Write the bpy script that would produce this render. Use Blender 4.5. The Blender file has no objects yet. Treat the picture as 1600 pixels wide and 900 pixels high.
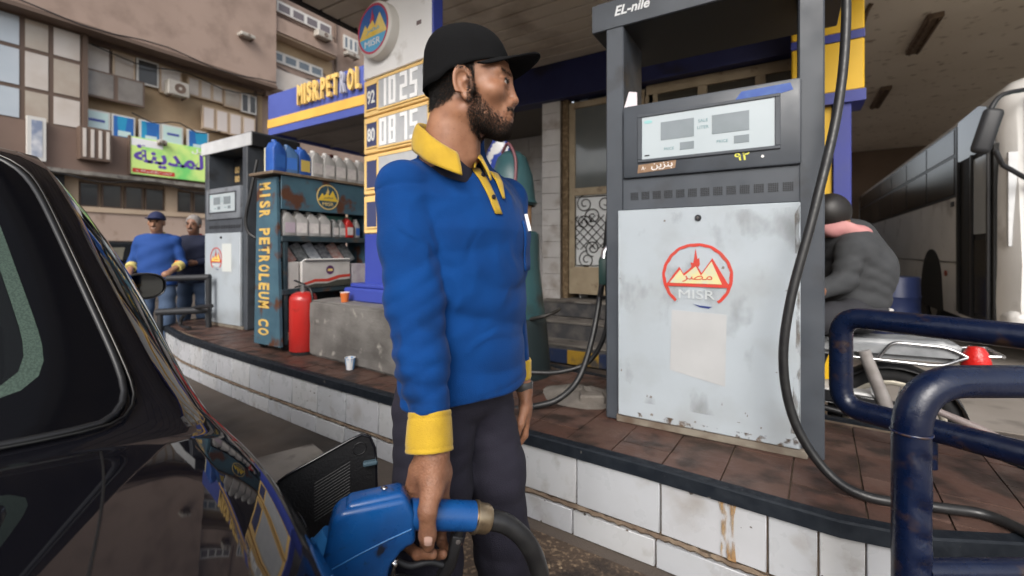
import bpy, bmesh, math, random
import numpy as np
from mathutils import Vector, Matrix
random.seed(7); np.random.seed(7)
sc = bpy.context.scene
COL = sc.collection
R = math.radians

# ---------------------------------------------------------------- camera
YAW, FPX, HV, EYE = R(31.6), 700.0, 392.0, 1.25      # 16 mm-class lens, level, horizon a little above the middle
cam = bpy.data.cameras.new('camera'); cam_o = bpy.data.objects.new('camera', cam); COL.objects.link(cam_o)
cam.sensor_width = 36.0; cam.lens = 36.0*FPX/1600.0; cam.shift_y = -(450-HV)/1600.0
cam.clip_start = 0.02; cam.clip_end = 500
cam_o.location = (0, 0, EYE); cam_o.rotation_euler = (R(90), 0, YAW)
cam.dof.use_dof = True; cam.dof.focus_distance = 1.15; cam.dof.aperture_fstop = 2.8
sc.camera = cam_o

# ---------------------------------------------------------------- sky, sun, exposure
SUN_EL, SUN_AZ = R(36), R(160)          # azimuth measured from +Y clockwise: light from behind the camera, a little right
world = bpy.data.worlds.new('World'); sc.world = world; world.use_nodes = True
wn = world.node_tree; bg = wn.nodes['Background']
sky = wn.nodes.new('ShaderNodeTexSky'); sky.sky_type = 'NISHITA'; sky.sun_disc = False
sky.sun_elevation = SUN_EL; sky.sun_rotation = SUN_AZ; sky.air_density = 1.0; sky.dust_density = 4.0; sky.ozone_density = 1.0
hs = wn.nodes.new('ShaderNodeHueSaturation'); hs.inputs['Saturation'].default_value = 0.35
wn.links.new(sky.outputs[0], hs.inputs['Color']); wn.links.new(hs.outputs[0], bg.inputs[0]); bg.inputs[1].default_value = 0.15
sl = bpy.data.lights.new('sun', 'SUN'); sl.energy = 0.9; sl.angle = R(32); sl.color = (1, .96, .9)
so = bpy.data.objects.new('sun', sl); COL.objects.link(so)
_sd = Vector((math.sin(SUN_AZ)*math.cos(SUN_EL), math.cos(SUN_AZ)*math.cos(SUN_EL), math.sin(SUN_EL)))
so.rotation_euler = _sd.to_track_quat('Z', 'Y').to_euler(); so.location = (0, -5, 12)
sc.view_settings.view_transform = 'Standard'; sc.view_settings.look = 'None'
sc.view_settings.exposure = 0.78; sc.view_settings.gamma = 1.0
sc.cycles.use_denoising = True; sc.cycles.max_bounces = 8; sc.cycles.glossy_bounces = 4; sc.cycles.transparent_max_bounces = 12
sc.cycles.sample_clamp_indirect = 6

# ---------------------------------------------------------------- measuring helpers (pixel of the 1600 px photo + a known plane -> metres)
_s, _c = math.sin(YAW), math.cos(YAW)
def ray(u, v):
    t = (u-800)/FPX
    return Vector((-_s+_c*t, _c+_s*t, (HV-v)/FPX))
def on_d(u, v, d): return ray(u, v)*d + Vector((0, 0, EYE))
def on_z(u, v, z): return on_d(u, v, (z-EYE)/ray(u, v).z)
def on_y(u, v, y): return on_d(u, v, y/ray(u, v).y)
def on_x(u, v, x): return on_d(u, v, x/ray(u, v).x)

# ---------------------------------------------------------------- materials
MATS = {}
def lin(h):
    h = h.lstrip('#'); o = []
    for i in (0, 2, 4):
        x = int(h[i:i+2], 16)/255; o.append(x/12.92 if x <= .04045 else ((x+.055)/1.055)**2.4)
    return tuple(o)
def mat(name, c, r=.5, m=0.0, c2=None, sc_=6.0, lo=.4, hi=.7, bump=0.0, bsc=80.0, coat=0.0, dirt=None, dsc=3.0, dlo=.55, dhi=.7,
        rv=0.0, trans=0.0, spec=.5, alpha=1.0, emit=None, stretch=None, sheen=0.0, sss=0.0, ior=1.45, det=6.0, bump2=None, cior=1.5):
    if name in MATS: return MATS[name]
    M = bpy.data.materials.new(name); M.use_nodes = True; MATS[name] = M
    nt = M.node_tree; N = nt.nodes; L = nt.links; b = N['Principled BSDF']
    b.inputs['Base Color'].default_value = (*c, 1); b.inputs['Roughness'].default_value = r; b.inputs['Metallic'].default_value = m
    b.inputs['Coat Weight'].default_value = coat; b.inputs['Coat Roughness'].default_value = .03; b.inputs['Coat IOR'].default_value = cior
    b.inputs['Transmission Weight'].default_value = trans; b.inputs['Specular IOR Level'].default_value = spec
    b.inputs['Alpha'].default_value = alpha; b.inputs['IOR'].default_value = ior
    if sheen: b.inputs['Sheen Weight'].default_value = sheen; b.inputs['Sheen Roughness'].default_value = .4
    if sss: b.inputs['Subsurface Weight'].default_value = sss; b.inputs['Subsurface Radius'].default_value = (.012, .005, .003); b.inputs['Subsurface Scale'].default_value = 1.0
    if emit: b.inputs['Emission Color'].default_value = (*emit[0], 1); b.inputs['Emission Strength'].default_value = emit[1]
    tc = N.new('ShaderNodeTexCoord'); vec = tc.outputs['Object']
    if stretch:
        mp = N.new('ShaderNodeMapping'); mp.inputs['Scale'].default_value = stretch; L.new(vec, mp.inputs[0]); vec = mp.outputs[0]
    def noise(scale, detail=det):
        n = N.new('ShaderNodeTexNoise'); n.inputs['Scale'].default_value = scale; n.inputs['Detail'].default_value = detail; L.new(vec, n.inputs['Vector']); return n
    def ramp(src, a, bb):
        q = N.new('ShaderNodeMapRange'); q.inputs[1].default_value = a; q.inputs[2].default_value = bb; L.new(src, q.inputs[0]); return q.outputs[0]
    cur = None
    if c2 is not None:
        n = noise(sc_); mx = N.new('ShaderNodeMix'); mx.data_type = 'RGBA'
        mx.inputs[6].default_value = (*c, 1); mx.inputs[7].default_value = (*c2, 1)
        L.new(ramp(n.outputs[0], lo, hi), mx.inputs[0]); cur = mx.outputs[2]
    if dirt is not None:
        n = noise(dsc, 8); mx = N.new('ShaderNodeMix'); mx.data_type = 'RGBA'
        if cur: L.new(cur, mx.inputs[6])
        else: mx.inputs[6].default_value = (*c, 1)
        mx.inputs[7].default_value = (*dirt, 1); L.new(ramp(n.outputs[0], dlo, dhi), mx.inputs[0]); cur = mx.outputs[2]
    if cur: L.new(cur, b.inputs['Base Color'])
    if rv:
        n = noise(sc_*2.3); q = N.new('ShaderNodeMapRange'); q.inputs[1].default_value = .3; q.inputs[2].default_value = .7
        q.inputs[3].default_value = max(0, r-rv); q.inputs[4].default_value = min(1, r+rv); L.new(n.outputs[0], q.inputs[0]); L.new(q.outputs[0], b.inputs['Roughness'])
    if bump:
        n = noise(bsc, 4); bp = N.new('ShaderNodeBump'); bp.inputs['Strength'].default_value = min(1, bump); bp.inputs['Distance'].default_value = .004 if bump <= 1 else .004*bump
        L.new(n.outputs[0], bp.inputs['Height']); L.new(bp.outputs[0], b.inputs['Normal'])
        if bump2:
            n2 = noise(bump2[0], 3); n2.inputs['Distortion'].default_value = 1.2; n2.noise_type = 'RIDGED_MULTIFRACTAL'; b2 = N.new('ShaderNodeBump'); b2.inputs['Strength'].default_value = 1; b2.inputs['Distance'].default_value = bump2[1]; L.new(n2.outputs[0], b2.inputs['Height']); L.new(b2.outputs[0], bp.inputs['Normal'])
    return M

# ---------------------------------------------------------------- mesh builder
_boxcache = {}
def _bevbox(bw, key):
    if key in _boxcache: return _boxcache[key]
    sx, sy, sz = key[:3]
    bm = bmesh.new(); bmesh.ops.create_cube(bm, size=1.0)
    for v in bm.verts: v.co = Vector((v.co.x*sx, v.co.y*sy, v.co.z*sz))
    bmesh.ops.bevel(bm, geom=bm.edges[:], offset=bw, segments=key[4], affect='EDGES', profile=.5)
    vs = [v.co.copy() for v in bm.verts]; bm.verts.index_update()
    fs = [[v.index for v in f.verts] for f in bm.faces]; bm.free()
    _boxcache[key] = (vs, fs); return vs, fs
class MB:
    def __init__(s): s.v = []; s.f = []
    def add(s, vs, fs):
        k = len(s.v); s.v += [tuple(p) for p in vs]; s.f += [[i+k for i in f] for f in fs]; return s
    def box(s, c, d, bev=0.0, rot=None, seg=1):
        if bev > 0:
            bev = min(bev, min(d)*.49); vs, fs = _bevbox(bev, (round(d[0], 5), round(d[1], 5), round(d[2], 5), round(bev, 5), seg))
        else:
            x, y, z = d[0]/2, d[1]/2, d[2]/2
            vs = [Vector(p) for p in ((-x,-y,-z),(x,-y,-z),(x,y,-z),(-x,y,-z),(-x,-y,z),(x,-y,z),(x,y,z),(-x,y,z))]
            fs = [(0,3,2,1),(4,5,6,7),(0,1,5,4),(1,2,6,5),(2,3,7,6),(3,0,4,7)]
        c = Vector(c)
        return s.add([(rot @ p if rot else p)+c for p in vs], fs)
    def bb(s, x0, x1, y0, y1, z0, z1, bev=0.0, seg=1):
        return s.box(((x0+x1)/2, (y0+y1)/2, (z0+z1)/2), (abs(x1-x0), abs(y1-y0), abs(z1-z0)), bev, None, seg)
    def prism(s, poly, o, xd, yd, nd, t):           # polygon in (xd, yd) extruded by t along nd
        o, xd, yd, nd = map(Vector, (o, xd, yd, nd)); n = len(poly)
        a = [o+xd*p[0]+yd*p[1] for p in poly]; b = [p+nd*t for p in a]
        s.add(a+b, [list(range(n))[::-1], list(range(n, 2*n))]+[(i, (i+1) % n, n+(i+1) % n, n+i) for i in range(n)]); return s
    def tube(s, path, r, seg=10, cap=True, closed=False):
        P = [Vector(p) for p in path]; n = len(P); rr = r if isinstance(r, (list, tuple)) else [r]*n
        T = []
        for i in range(n):
            a = P[i-1] if (i > 0 or closed) else P[i]; b = P[(i+1) % n] if (i < n-1 or closed) else P[i]; T.append((b-a).normalized())
        up = Vector((0, 0, 1)) if abs(T[0].z) < .9 else Vector((1, 0, 0))
        N = T[0].cross(up).normalized(); vs = []
        for i in range(n):
            N = (N-T[i]*N.dot(T[i])).normalized(); B = T[i].cross(N)
            for k in range(seg):
                a = 2*math.pi*k/seg; vs.append(P[i]+(N*math.cos(a)+B*math.sin(a))*rr[i])
        fs = []
        for i in range(n if closed else n-1):
            j = (i+1) % n
            for k in range(seg): fs.append((i*seg+k, i*seg+(k+1) % seg, j*seg+(k+1) % seg, j*seg+k))
        if cap and not closed: fs += [list(range(seg))[::-1], list(range((n-1)*seg, n*seg))]
        return s.add(vs, fs)
    def lathe(s, prof, c=(0, 0, 0), seg=24, ax='z', cap=True):
        vs = []; c = Vector(c); n = len(prof)
        for (r, h) in prof:
            for k in range(seg):
                a = 2*math.pi*k/seg; x, y = r*math.cos(a), r*math.sin(a)
                vs.append(c+Vector({'z': (x, y, h), 'y': (x, h, -y) , 'x': (h, x, y)}[ax]))
        fs = [(i*seg+k, i*seg+(k+1) % seg, (i+1)*seg+(k+1) % seg, (i+1)*seg+k) for i in range(n-1) for k in range(seg)]
        if cap: fs += [list(range(seg))[::-1], list(range((n-1)*seg, n*seg))]
        return s.add(vs, fs)
    def grid(s, P, nu, nv, flip=False, cu=False, cv=False):
        fs = []
        for i in range(nu if cu else nu-1):
            for j in range(nv if cv else nv-1):
                q = [i*nv+j, ((i+1) % nu)*nv+j, ((i+1) % nu)*nv+(j+1) % nv, i*nv+(j+1) % nv]; fs.append(q[::-1] if flip else q)
        return s.add(P, fs)
    def xf(s, m):
        s.v = [tuple(m @ Vector(p)) for p in s.v]; return s
    def mesh(s, name, m, smooth=None):
        me = bpy.data.meshes.new(name); me.from_pydata(s.v, [], s.f); me.materials.append(m)
        if smooth:
            me.shade_smooth()
            if smooth < 180: me.set_sharp_from_angle(angle=R(smooth))
        me.update(); return me
    def build(s, name, m, parent=None, smooth=None):
        return link(name, s.mesh(name, m, smooth), parent)
def link(name, me, parent=None):
    o = bpy.data.objects.new(name, me); COL.objects.link(o)
    if parent is not None: o.parent = parent
    return o
def tag(o, label=None, cat=None, group=None, kind=None):
    for k, v in (('label', label), ('category', cat), ('group', group), ('kind', kind)):
        if v: o[k] = v
    return o
def thing(name, label, cat, loc=(0, 0, 0), rz=0.0, group=None):
    o = bpy.data.objects.new(name, None); COL.objects.link(o); o.location = loc; o.rotation_euler = (0, 0, rz); o.empty_display_size = .1
    return tag(o, label, cat, group)
def copy_tree(o, parent=None):
    c = o.copy(); COL.objects.link(c); c.parent = parent
    for ch in list(o.children): copy_tree(ch, c)
    return c
def struct(name, mb, m, smooth=None, parent=None):
    o = mb.build(name, m, parent, smooth)
    if parent is None: o['kind'] = 'structure'
    return o
_dg = None
def text(name, body, h, m, parent, org, xd=(1, 0, 0), up=(0, 0, 1), ext=.001, bold=0.0, width=None, align='C', shear=0.0):
    cu = bpy.data.curves.new('t', 'FONT'); cu.body = body; cu.size = 1; cu.offset = bold; cu.shear = shear; cu.resolution_u = 3
    o = bpy.data.objects.new('t', cu); COL.objects.link(o)
    dg = bpy.context.evaluated_depsgraph_get(); me = bpy.data.meshes.new_from_object(o.evaluated_get(dg))
    bpy.data.objects.remove(o); bpy.data.curves.remove(cu)
    V = np.array([v.co[:] for v in me.vertices]); F = [list(p.vertices) for p in me.polygons]; bpy.data.meshes.remove(me)
    lo, hi = V.min(0), V.max(0); k = h/(hi[1]-lo[1]); kx = k if width is None else width/(hi[0]-lo[0])
    xs = (V[:, 0]-lo[0])*kx; w = (hi[0]-lo[0])*kx; ys = (V[:, 1]-lo[1])*k-h/2
    if align == 'C': xs -= w/2
    xd, up, org = Vector(xd), Vector(up), Vector(org); nd = xd.cross(up)
    fr = [org+xd*float(a)+up*float(b)+nd*ext for a, b in zip(xs, ys)]; bk = [org+xd*float(a)+up*float(b) for a, b in zip(xs, ys)]
    n = len(fr); mb = MB(); fs = [f for f in F]
    from collections import Counter
    ed = Counter()
    for f in F:
        for i in range(len(f)): ed[(f[i], f[(i+1) % len(f)])] += 1
    side = [(a, n+a, n+b, b) for (a, b) in ed if (b, a) not in ed]
    mb.add(fr+bk, fs+side)
    return mb.build(name, m, parent)
def rrect(x0, x1, y0, y1, r, n=5):
    o = []
    for cx, cy, a0 in ((x1-r, y1-r, 0), (x0+r, y1-r, 90), (x0+r, y0+r, 180), (x1-r, y0+r, 270)):
        for k in range(n+1):
            a = R(a0+90*k/n); o.append((cx+r*math.cos(a), cy+r*math.sin(a)))
    return o
def smooth_path(P, n=8):
    P = [Vector(p) for p in P]; o = []
    for i in range(len(P)-1):
        a = P[max(0, i-1)]; b = P[i]; c = P[i+1]; d = P[min(len(P)-1, i+2)]
        for k in range(n):
            t = k/n; o.append(.5*((2*b)+(c-a)*t+(2*a-5*b+4*c-d)*t*t+(3*b-a-3*c+d)*t**3))
    o.append(P[-1]); return o
X, Y, Z = Vector((1, 0, 0)), Vector((0, 1, 0)), Vector((0, 0, 1))
# ================================================================ SETTING
def poly_sheet(pts, z, m, name, parent=None, t=.02):
    mb = MB(); mb.prism(pts, (0, 0, z-t), X, Y, Z, t); return struct(name, mb, m, parent=parent)
m_asph = mat('asphalt', (.060, .050, .043), .75, c2=(.115, .09, .072), sc_=1.4, lo=.35, hi=.7, bump=1.0, bsc=120, dirt=(.03, .025, .022), dsc=.9, dlo=.55, dhi=.68, rv=.2)
g = MB(); g.bb(-90, 90, -90, 90, -.3, 0.0); struct('ground', g, m_asph)
m_grav = mat('rough_aggregate', (.085, .058, .04), .8, c2=(.27, .19, .12), sc_=55, lo=.52, hi=.68, bump=2.0, bsc=60, dirt=(.03, .022, .018), dsc=4, dlo=.5, dhi=.62)
mb = MB(); mb.prism([(-1.35, 1.2), (-.9, .75), (.1, .55), (1.3, 1.0), (1.2, 1.55), (.4, 1.70), (-1.0, 1.76), (-1.4, 1.7)], (0, 0, .0), X, Y, Z, .004)
struct('aggregate_patch', mb, m_grav)
m_conc = mat('concrete', (.25, .23, .205), .85, c2=(.14, .125, .11), sc_=3, bump=1, bsc=50, dirt=(.06, .05, .045), dsc=7, dlo=.55, dhi=.72)
mb = MB(); mb.prism([(-2.75, 1.35), (-2.1, 1.2), (-1.95, 1.62), (-2.6, 1.78)], (0, 0, 0), X, Y, Z, .012)
tag(mb.build('concrete_cover_slab', m_conc), 'flat grey concrete cover slab lying in the road by the kerb', 'slab')
# gravel stones on the patch, loose
rs = random.Random(3); mb = MB()
for i in range(420):
    x = rs.uniform(-1.2, 1.0); y = rs.uniform(.85, 1.66); r = rs.uniform(.004, .011)
    mb.box((x, y, .004+r*.3), (r*2, r*1.6, r), r*.3, Matrix.Rotation(rs.uniform(0, 6), 3, 'Z'))
tag(mb.build('loose_gravel', mat('gravel_stone', (.30, .22, .14), .8, c2=(.12, .09, .06), sc_=40)), 'loose brown gravel scattered on the ground at the kerb', 'gravel', kind='stuff')

# ---- pump island
KF = [(-6.02, 2.26), (-5.2, 2.10), (-4.4, 2.02), (-3.58, 1.956), (-2.7, 1.904), (-2.0, 1.868), (-1.04, 1.822), (-.5, 1.80), (-.06, 1.765), (.14, 1.75)]
KC = [(.36, 1.785), (.59, 1.90), (.78, 2.08), (.88, 2.28), (.86, 2.5), (.70, 2.7), (.45, 2.8)]
KB = [(-1.0, 2.92), (-3.0, 3.3), (-5.6, 3.52), (-6.15, 3.35), (-6.35, 3.0), (-6.3, 2.6)]
ISL = KF+KC+KB; IZ = .40
m_grout = mat('brown_grout', (.12, .085, .06), .9, c2=(.22, .17, .12), sc_=14, bump=1, bsc=90)
def inset(P, t):
    n = len(P); o = []
    for i in range(n):
        a, b, c = Vector(P[i-1]), Vector(P[i]), Vector(P[(i+1) % n])
        e1 = (b-a).normalized(); e2 = (c-b).normalized(); n1 = Vector((-e1.y, e1.x)); n2 = Vector((-e2.y, e2.x)); q = (n1+n2).normalized()
        o.append(tuple(b+q*t/max(.5, q.dot(n1))))
    return o
core = MB(); core.prism(inset(ISL, .022), (0, 0, -.02), X, Y, Z, IZ+.02-.012)
island = struct('pump_island', core, m_grout)
m_tile = [mat('kerb_tile_%d' % i, c, .32, c2=c2, sc_=5, lo=.4, hi=.8, dirt=(.24, .215, .19), dsc=d, dlo=.58, dhi=.85, rv=.12, det=8) for i, (c, c2, d) in enumerate((((.43, .44, .465), (.38, .39, .405), 4.5), ((.405, .42, .445), (.355, .365, .38), 7), ((.445, .455, .47), (.39, .39, .39), 11)))]
m_rust = mat('rust_stain', (.30, .16, .06), .8, c2=(.40, .30, .17), sc_=18)
_nt = m_rust.node_tree; _tc = _nt.nodes.new('ShaderNodeTexCoord'); _mp = _nt.nodes.new('ShaderNodeMapping'); _mp.inputs['Scale'].default_value = (1, 1, .22); _nz = _nt.nodes.new('ShaderNodeTexNoise'); _nz.inputs['Scale'].default_value = 75; _nz.inputs['Detail'].default_value = 5
_mr = _nt.nodes.new('ShaderNodeMapRange'); _mr.inputs[1].default_value = .42; _mr.inputs[2].default_value = .68; _mr.inputs[4].default_value = .85
_nt.links.new(_tc.outputs['Object'], _mp.inputs[0]); _nt.links.new(_mp.outputs[0], _nz.inputs['Vector']); _nt.links.new(_nz.outputs[0], _mr.inputs[0]); _nt.links.new(_mr.outputs[0], _nt.nodes['Principled BSDF'].inputs['Alpha'])
def stain_mat(name, c, c2, scale, lo, hi, top, st=(1, 1, 1)):
    M = mat(name, c, .8, c2=c2, sc_=18); nt = M.node_tree; tc = nt.nodes.new('ShaderNodeTexCoord'); mp = nt.nodes.new('ShaderNodeMapping'); mp.inputs['Scale'].default_value = st
    nz = nt.nodes.new('ShaderNodeTexNoise'); nz.inputs['Scale'].default_value = scale; nz.inputs['Detail'].default_value = 7; mr = nt.nodes.new('ShaderNodeMapRange'); mr.inputs[1].default_value = lo; mr.inputs[2].default_value = hi; mr.inputs[4].default_value = top
    nt.links.new(tc.outputs['Object'], mp.inputs[0]); nt.links.new(mp.outputs[0], nz.inputs['Vector']); nt.links.new(nz.outputs[0], mr.inputs[0]); nt.links.new(mr.outputs[0], nt.nodes['Principled BSDF'].inputs['Alpha']); return M
def along(P):
    d = [0]
    for a, b in zip(P, P[1:]): d.append(d[-1]+(Vector(b)-Vector(a)).length)
    return d
def at_len(P, D, s):
    s = max(0, min(D[-1]-1e-6, s))
    for i in range(len(P)-1):
        if s <= D[i+1]:
            t = (s-D[i])/(D[i+1]-D[i]); a, b = Vector(P[i]), Vector(P[i+1]); return a.lerp(b, t)
KL = KF+KC; DL = along(KL); s0 = DL[len(KF)-1]
def kerb_tile(a, b, z0, z1, k):
    p, q = at_len(KL, DL, a+.0035), at_len(KL, DL, b-.0035); e = (q-p).normalized(); n = Vector((e.y, -e.x))
    mb = MB(); c = (p+q)/2-n*.014; rot = Matrix((( e.x, -e.y, 0), (e.y, e.x, 0), (0, 0, 1)))
    jig = rs.uniform(-.0025, .0025)
    mb.box((c.x+n.x*jig, c.y+n.y*jig, (z0+z1)/2), ((q-p).length, .022, z1-z0-.006), .0025, rot)
    mb.build('kerb_tile', m_tile[k % 3], island, 40)
# tile joints measured on the long front face, narrow cut tiles round the bend
js = []
s = s0-.20
for w in [.366, .362, .354]+[.32]*30:
    js.append((max(0, s-w), s)); s -= w
    if s <= .05: break
js += [(s0-.20, s0-.055), (s0-.055, s0+.07)]; s = s0+.07
while s < DL[-1]-.1: js.append((s, s+.105)); s += .105
for i, (a, b) in enumerate(js):
    kerb_tile(a, b, .140, .346, i); kerb_tile(a-.02 if a > .03 else a, b-.02, .0, .112, i+1)
# rough mortar line between the two courses
mb = MB(); pts = []
for i in range(420):
    s = DL[-1]*i/419; p = at_len(KL, DL, s); q = at_len(KL, DL, min(s+.02, DL[-1])); e = (q-p).normalized() if (q-p).length > 1e-6 else e; n = Vector((e.y, -e.x))
    pts.append((p.x-n.x*(.012+rs.uniform(-.004, .003)), p.y-n.y*(.012+rs.uniform(-.004, .003)), .126+rs.uniform(-.004, .004)))
mb.tube(pts, [.0125+rs.uniform(-.005, .002) for _ in pts], 5); mb.build('mortar_line', m_grout, island, 60)
# dark steel edge trim
m_trim = mat('blue_black_edge', (.006, .009, .014), .6, c2=(.014, .018, .024), sc_=20, dirt=(.15, .14, .13), dsc=30, dlo=.68, dhi=.76, rv=.15, spec=.3)
edge = MB(); o_, i_ = ISL, inset(ISL, .05); oo = inset(ISL, -.012); n = len(ISL)
V = [(*oo[i], .348) for i in range(n)]+[(*oo[i], .396) for i in range(n)]+[(*inset(ISL, -.006)[i], .402) for i in range(n)]+[(*inset(ISL, .035)[i], .402) for i in range(n)]+[(*inset(ISL, .035)[i], .38) for i in range(n)]
F_ = []
for r_ in range(4):
    for i in range(n): j = (i+1) % n; F_.append((r_*n+i, r_*n+j, (r_+1)*n+j, (r_+1)*n+i))
F_ += [(4*n+i, 4*n+(i+1) % n, (i+1) % n, i) for i in range(n)]
edge.add(V, F_); edge.build('edge_trim', m_trim, island)
# brown paving tiles on top, each clipped to the island outline
def clip(poly, A):
    m = len(A)
    for i in range(m):
        a, b = A[i], A[(i+1) % m]; out = []
        def side(p): return (b[0]-a[0])*(p[1]-a[1])-(b[1]-a[1])*(p[0]-a[0])
        for k in range(len(poly)):
            p, q = poly[k], poly[(k+1) % len(poly)]; sp, sq = side(p), side(q)
            if sp >= 0: out.append(p)
            if sp*sq < 0: t = sp/(sp-sq); out.append((p[0]+(q[0]-p[0])*t, p[1]+(q[1]-p[1])*t))
        poly = out
        if len(poly) < 3: return None
    return poly
m_pave = [mat('brown_paver_%d' % i, c, .55, c2=c2, sc_=4, lo=.35, hi=.7, dirt=(.032, .020, .016), dsc=7, dlo=.48, dhi=.62, rv=.2, bump=.5, bsc=60) for i, (c, c2) in enumerate((((.080, .040, .030), (.11, .066, .052)), ((.088, .042, .031), (.068, .040, .031)), ((.075, .038, .029), (.10, .060, .046))))]
HULL = [(-6.25, 2.55), (-5.98, 2.30), (-4.4, 2.06), (-2.0, 1.905), (.13, 1.79), (.34, 1.825), (.56, 1.93), (.74, 2.11), (.84, 2.29), (.82, 2.48), (.67, 2.67), (.44, 2.76), (-1.0, 2.88), (-5.6, 3.47), (-6.1, 3.3)]
tilt = R(-3.0); ca, sa = math.cos(tilt), math.sin(tilt); T = .215
for i in range(-30, 8):
    for j in range(-1, 9):
        x, y = i*T, 1.72+j*T; gp = .003
        sq = [(x+gp, y+gp), (x+T-gp, y+gp), (x+T-gp, y+T-gp), (x+gp, y+T-gp)]
        sq = [(px*ca-(py-1.75)*sa, px*sa+(py-1.75)*ca+1.75) for px, py in sq]
        pl = clip(sq, HULL)
        if pl:
            mb = MB(); mb.prism(pl, (0, 0, IZ-.02), X, Y, Z, .019+rs.uniform(-.0025, .0018)); mb.build('paving_tile', m_pave[rs.randrange(3)], island)
# mortar mound at the pump foot, fallen rubble
mb = MB(); P = []
for i in range(7):
    for k in range(16):
        a = 2*math.pi*k/16; r = (i/6); P.append((-1.02+.27*r*math.cos(a)*(1+.15*math.sin(3*a)), 2.44+.2*r*math.sin(a), IZ-.005+.055*(1-r*r)*(1+.2*math.sin(5*a+i))))
mb.grid(P, 7, 16, cv=True); mb.build('mortar_mound', mat('old_mortar', (.13, .115, .10), .9, c2=(.2, .18, .16), sc_=9, bump=1, bsc=60), island, 180)
mb = MB(); mb.box((-.93, 2.36, IZ+.03), (.14, .09, .05), .01, Matrix.Rotation(.5, 3, 'Z')); mb.build('mortar_lump', MATS['old_mortar'], island)
# rust stain running down one kerb tile (a real stain, thin film of rust)
mb = MB(); cx = -.185
mb.prism([(cx-.03, .345), (cx+.03, .345), (cx+.022, .30), (cx+.024, .22), (cx+.03, .145), (cx-.022, .145), (cx-.018, .23), (cx-.02, .3)], (0, 1.7560, 0), X+Y*-.08, Z, -Y, .0015); mb.build('rust_stain', m_rust, island)

# dark chips and scuffs on the tiles, too small to pick apart
mb = MB()
for i in range(150):
    s = rs.uniform(.1, DL[-1]-.2); p = at_len(KL, DL, s); q = at_len(KL, DL, s+.02); e = (q-p).normalized(); n = Vector((e.y, -e.x))
    z = rs.choice((.345, .142, .112, .01, .2, .28))+rs.uniform(-.012, .006); r = rs.uniform(.002, .009); c = p-n*.0030
    if not (.005 < z < .343): continue
    mb.prism([(r*rs.uniform(.4, 1.2)*math.cos(a), r*rs.uniform(.3, .9)*math.sin(a)) for a in (0, .9, 1.8, 2.7, 3.6, 4.5, 5.4)], (c.x, c.y, z), (e.x, e.y, 0), Z, (n.x, n.y, 0), .0012)
ch = mb.build('tile_chips', mat('tile_chip', (.05, .045, .04), .8, c2=(.12, .09, .07), sc_=40), island); ch['kind'] = 'stuff'

# ---- canopy over the pumps: ceiling slats
m_slat = mat('ceiling_slat', (.68, .60, .50), .5, c2=(.60, .52, .42), sc_=1.2, dirt=(.36, .29, .22), dsc=2.2, dlo=.5, dhi=.75)
SZ, SX0, SX1, SY0, SY1 = 3.74, -4.16, .9, 0.7, 5.40
canopy = thing('canopy', 'wide station canopy with long brown ceiling slats above the pumps', 'canopy', (0, 0, 0))
mb = MB(); mb.bb(SX0+.02, SX1, SY0+.02, SY1+.1, SZ+.05, SZ+.5); mb.build('deck', mat('canopy_deck', (.05, .05, .05), .8), canopy)
y = SY0
while y < SY1-.05:
    mb = MB(); mb.bb(SX0+.03, SX1, y+.012, y+.21, SZ, SZ+.03, .006); mb.build('ceiling_slat', m_slat, canopy); y += .222
m_dkblue = mat('navy_paint', (.012, .016, .075), .5, c2=(.02, .026, .10), sc_=3, dirt=(.01, .01, .03), dsc=2)
mb = MB(); mb.bb(SX0-.03, SX0+.02, SY0, SY1, SZ-.02, SZ+.5); mb.bb(SX0-.03, SX1, SY0-.04, SY0+.015, SZ-.02, SZ+.5); mb.build('edge_fascia', mat('canopy_edge', (.03, .028, .03), .6), canopy)

# ---- station shop behind the pumps
shop = thing('station_shop', 'station shop with white tiled pillar, grille door and navy fascia', 'shop', (-2.3, 5.5, 0))
SY = 5.5
def sh(mb, name, m, sm=None, par=None):
    mb.v = [(a+2.3, b-5.5, c_) for a, b, c_ in mb.v]; return mb.build(name, m, par or shop, sm)
mb = MB(); mb.bb(-4.6, .42, SY-.12, SY+.1, 3.27, 3.75); sh(mb, 'fascia', m_dkblue)
mb = MB(); mb.bb(-4.6, .42, SY-.20, SY-.1, 3.24, 3.272); sh(mb, 'fascia_lip', m_dkblue)
m_cream = mat('cream_frame', (.42, .34, .23), .55, c2=(.34, .27, .18), sc_=5, dirt=(.16, .11, .07), dsc=7, dlo=.58)
m_wt = mat('white_wall_tile', (.62, .60, .58), .3, c2=(.52, .5, .48), sc_=3, dirt=(.34, .29, .25), dsc=4, dlo=.55, dhi=.75)
# tiled pillar: real tiles on three faces
px0 = on_y(853, 300, SY).x; px1 = on_y(880, 300, SY).x
mb = MB(); mb.bb(px0+.01, px1-.01, SY-.09, SY+.6, .1, 3.27); sh(mb, 'pillar_core', m_grout)
z = .30; k = 0
while z < 3.2:
    hgt = min(.215, 3.26-z)
    mb = MB(); mb.bb(px0, px1, SY-.112, SY-.085, z+.002, z+hgt-.002, .003); sh(mb, 'pillar_tile', m_wt)
    mb = MB(); mb.bb(px0-.014, px0+.012, SY-.084, SY+.6, z+.002, z+hgt-.002, .003); sh(mb, 'pillar_tile', m_wt)
    z += hgt; k += 1
mb = MB(); mb.bb(px0-.03, px1+.03, SY-.16, SY+.1, .0, .30, .01); sh(mb, 'pillar_foot', m_wt)
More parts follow.
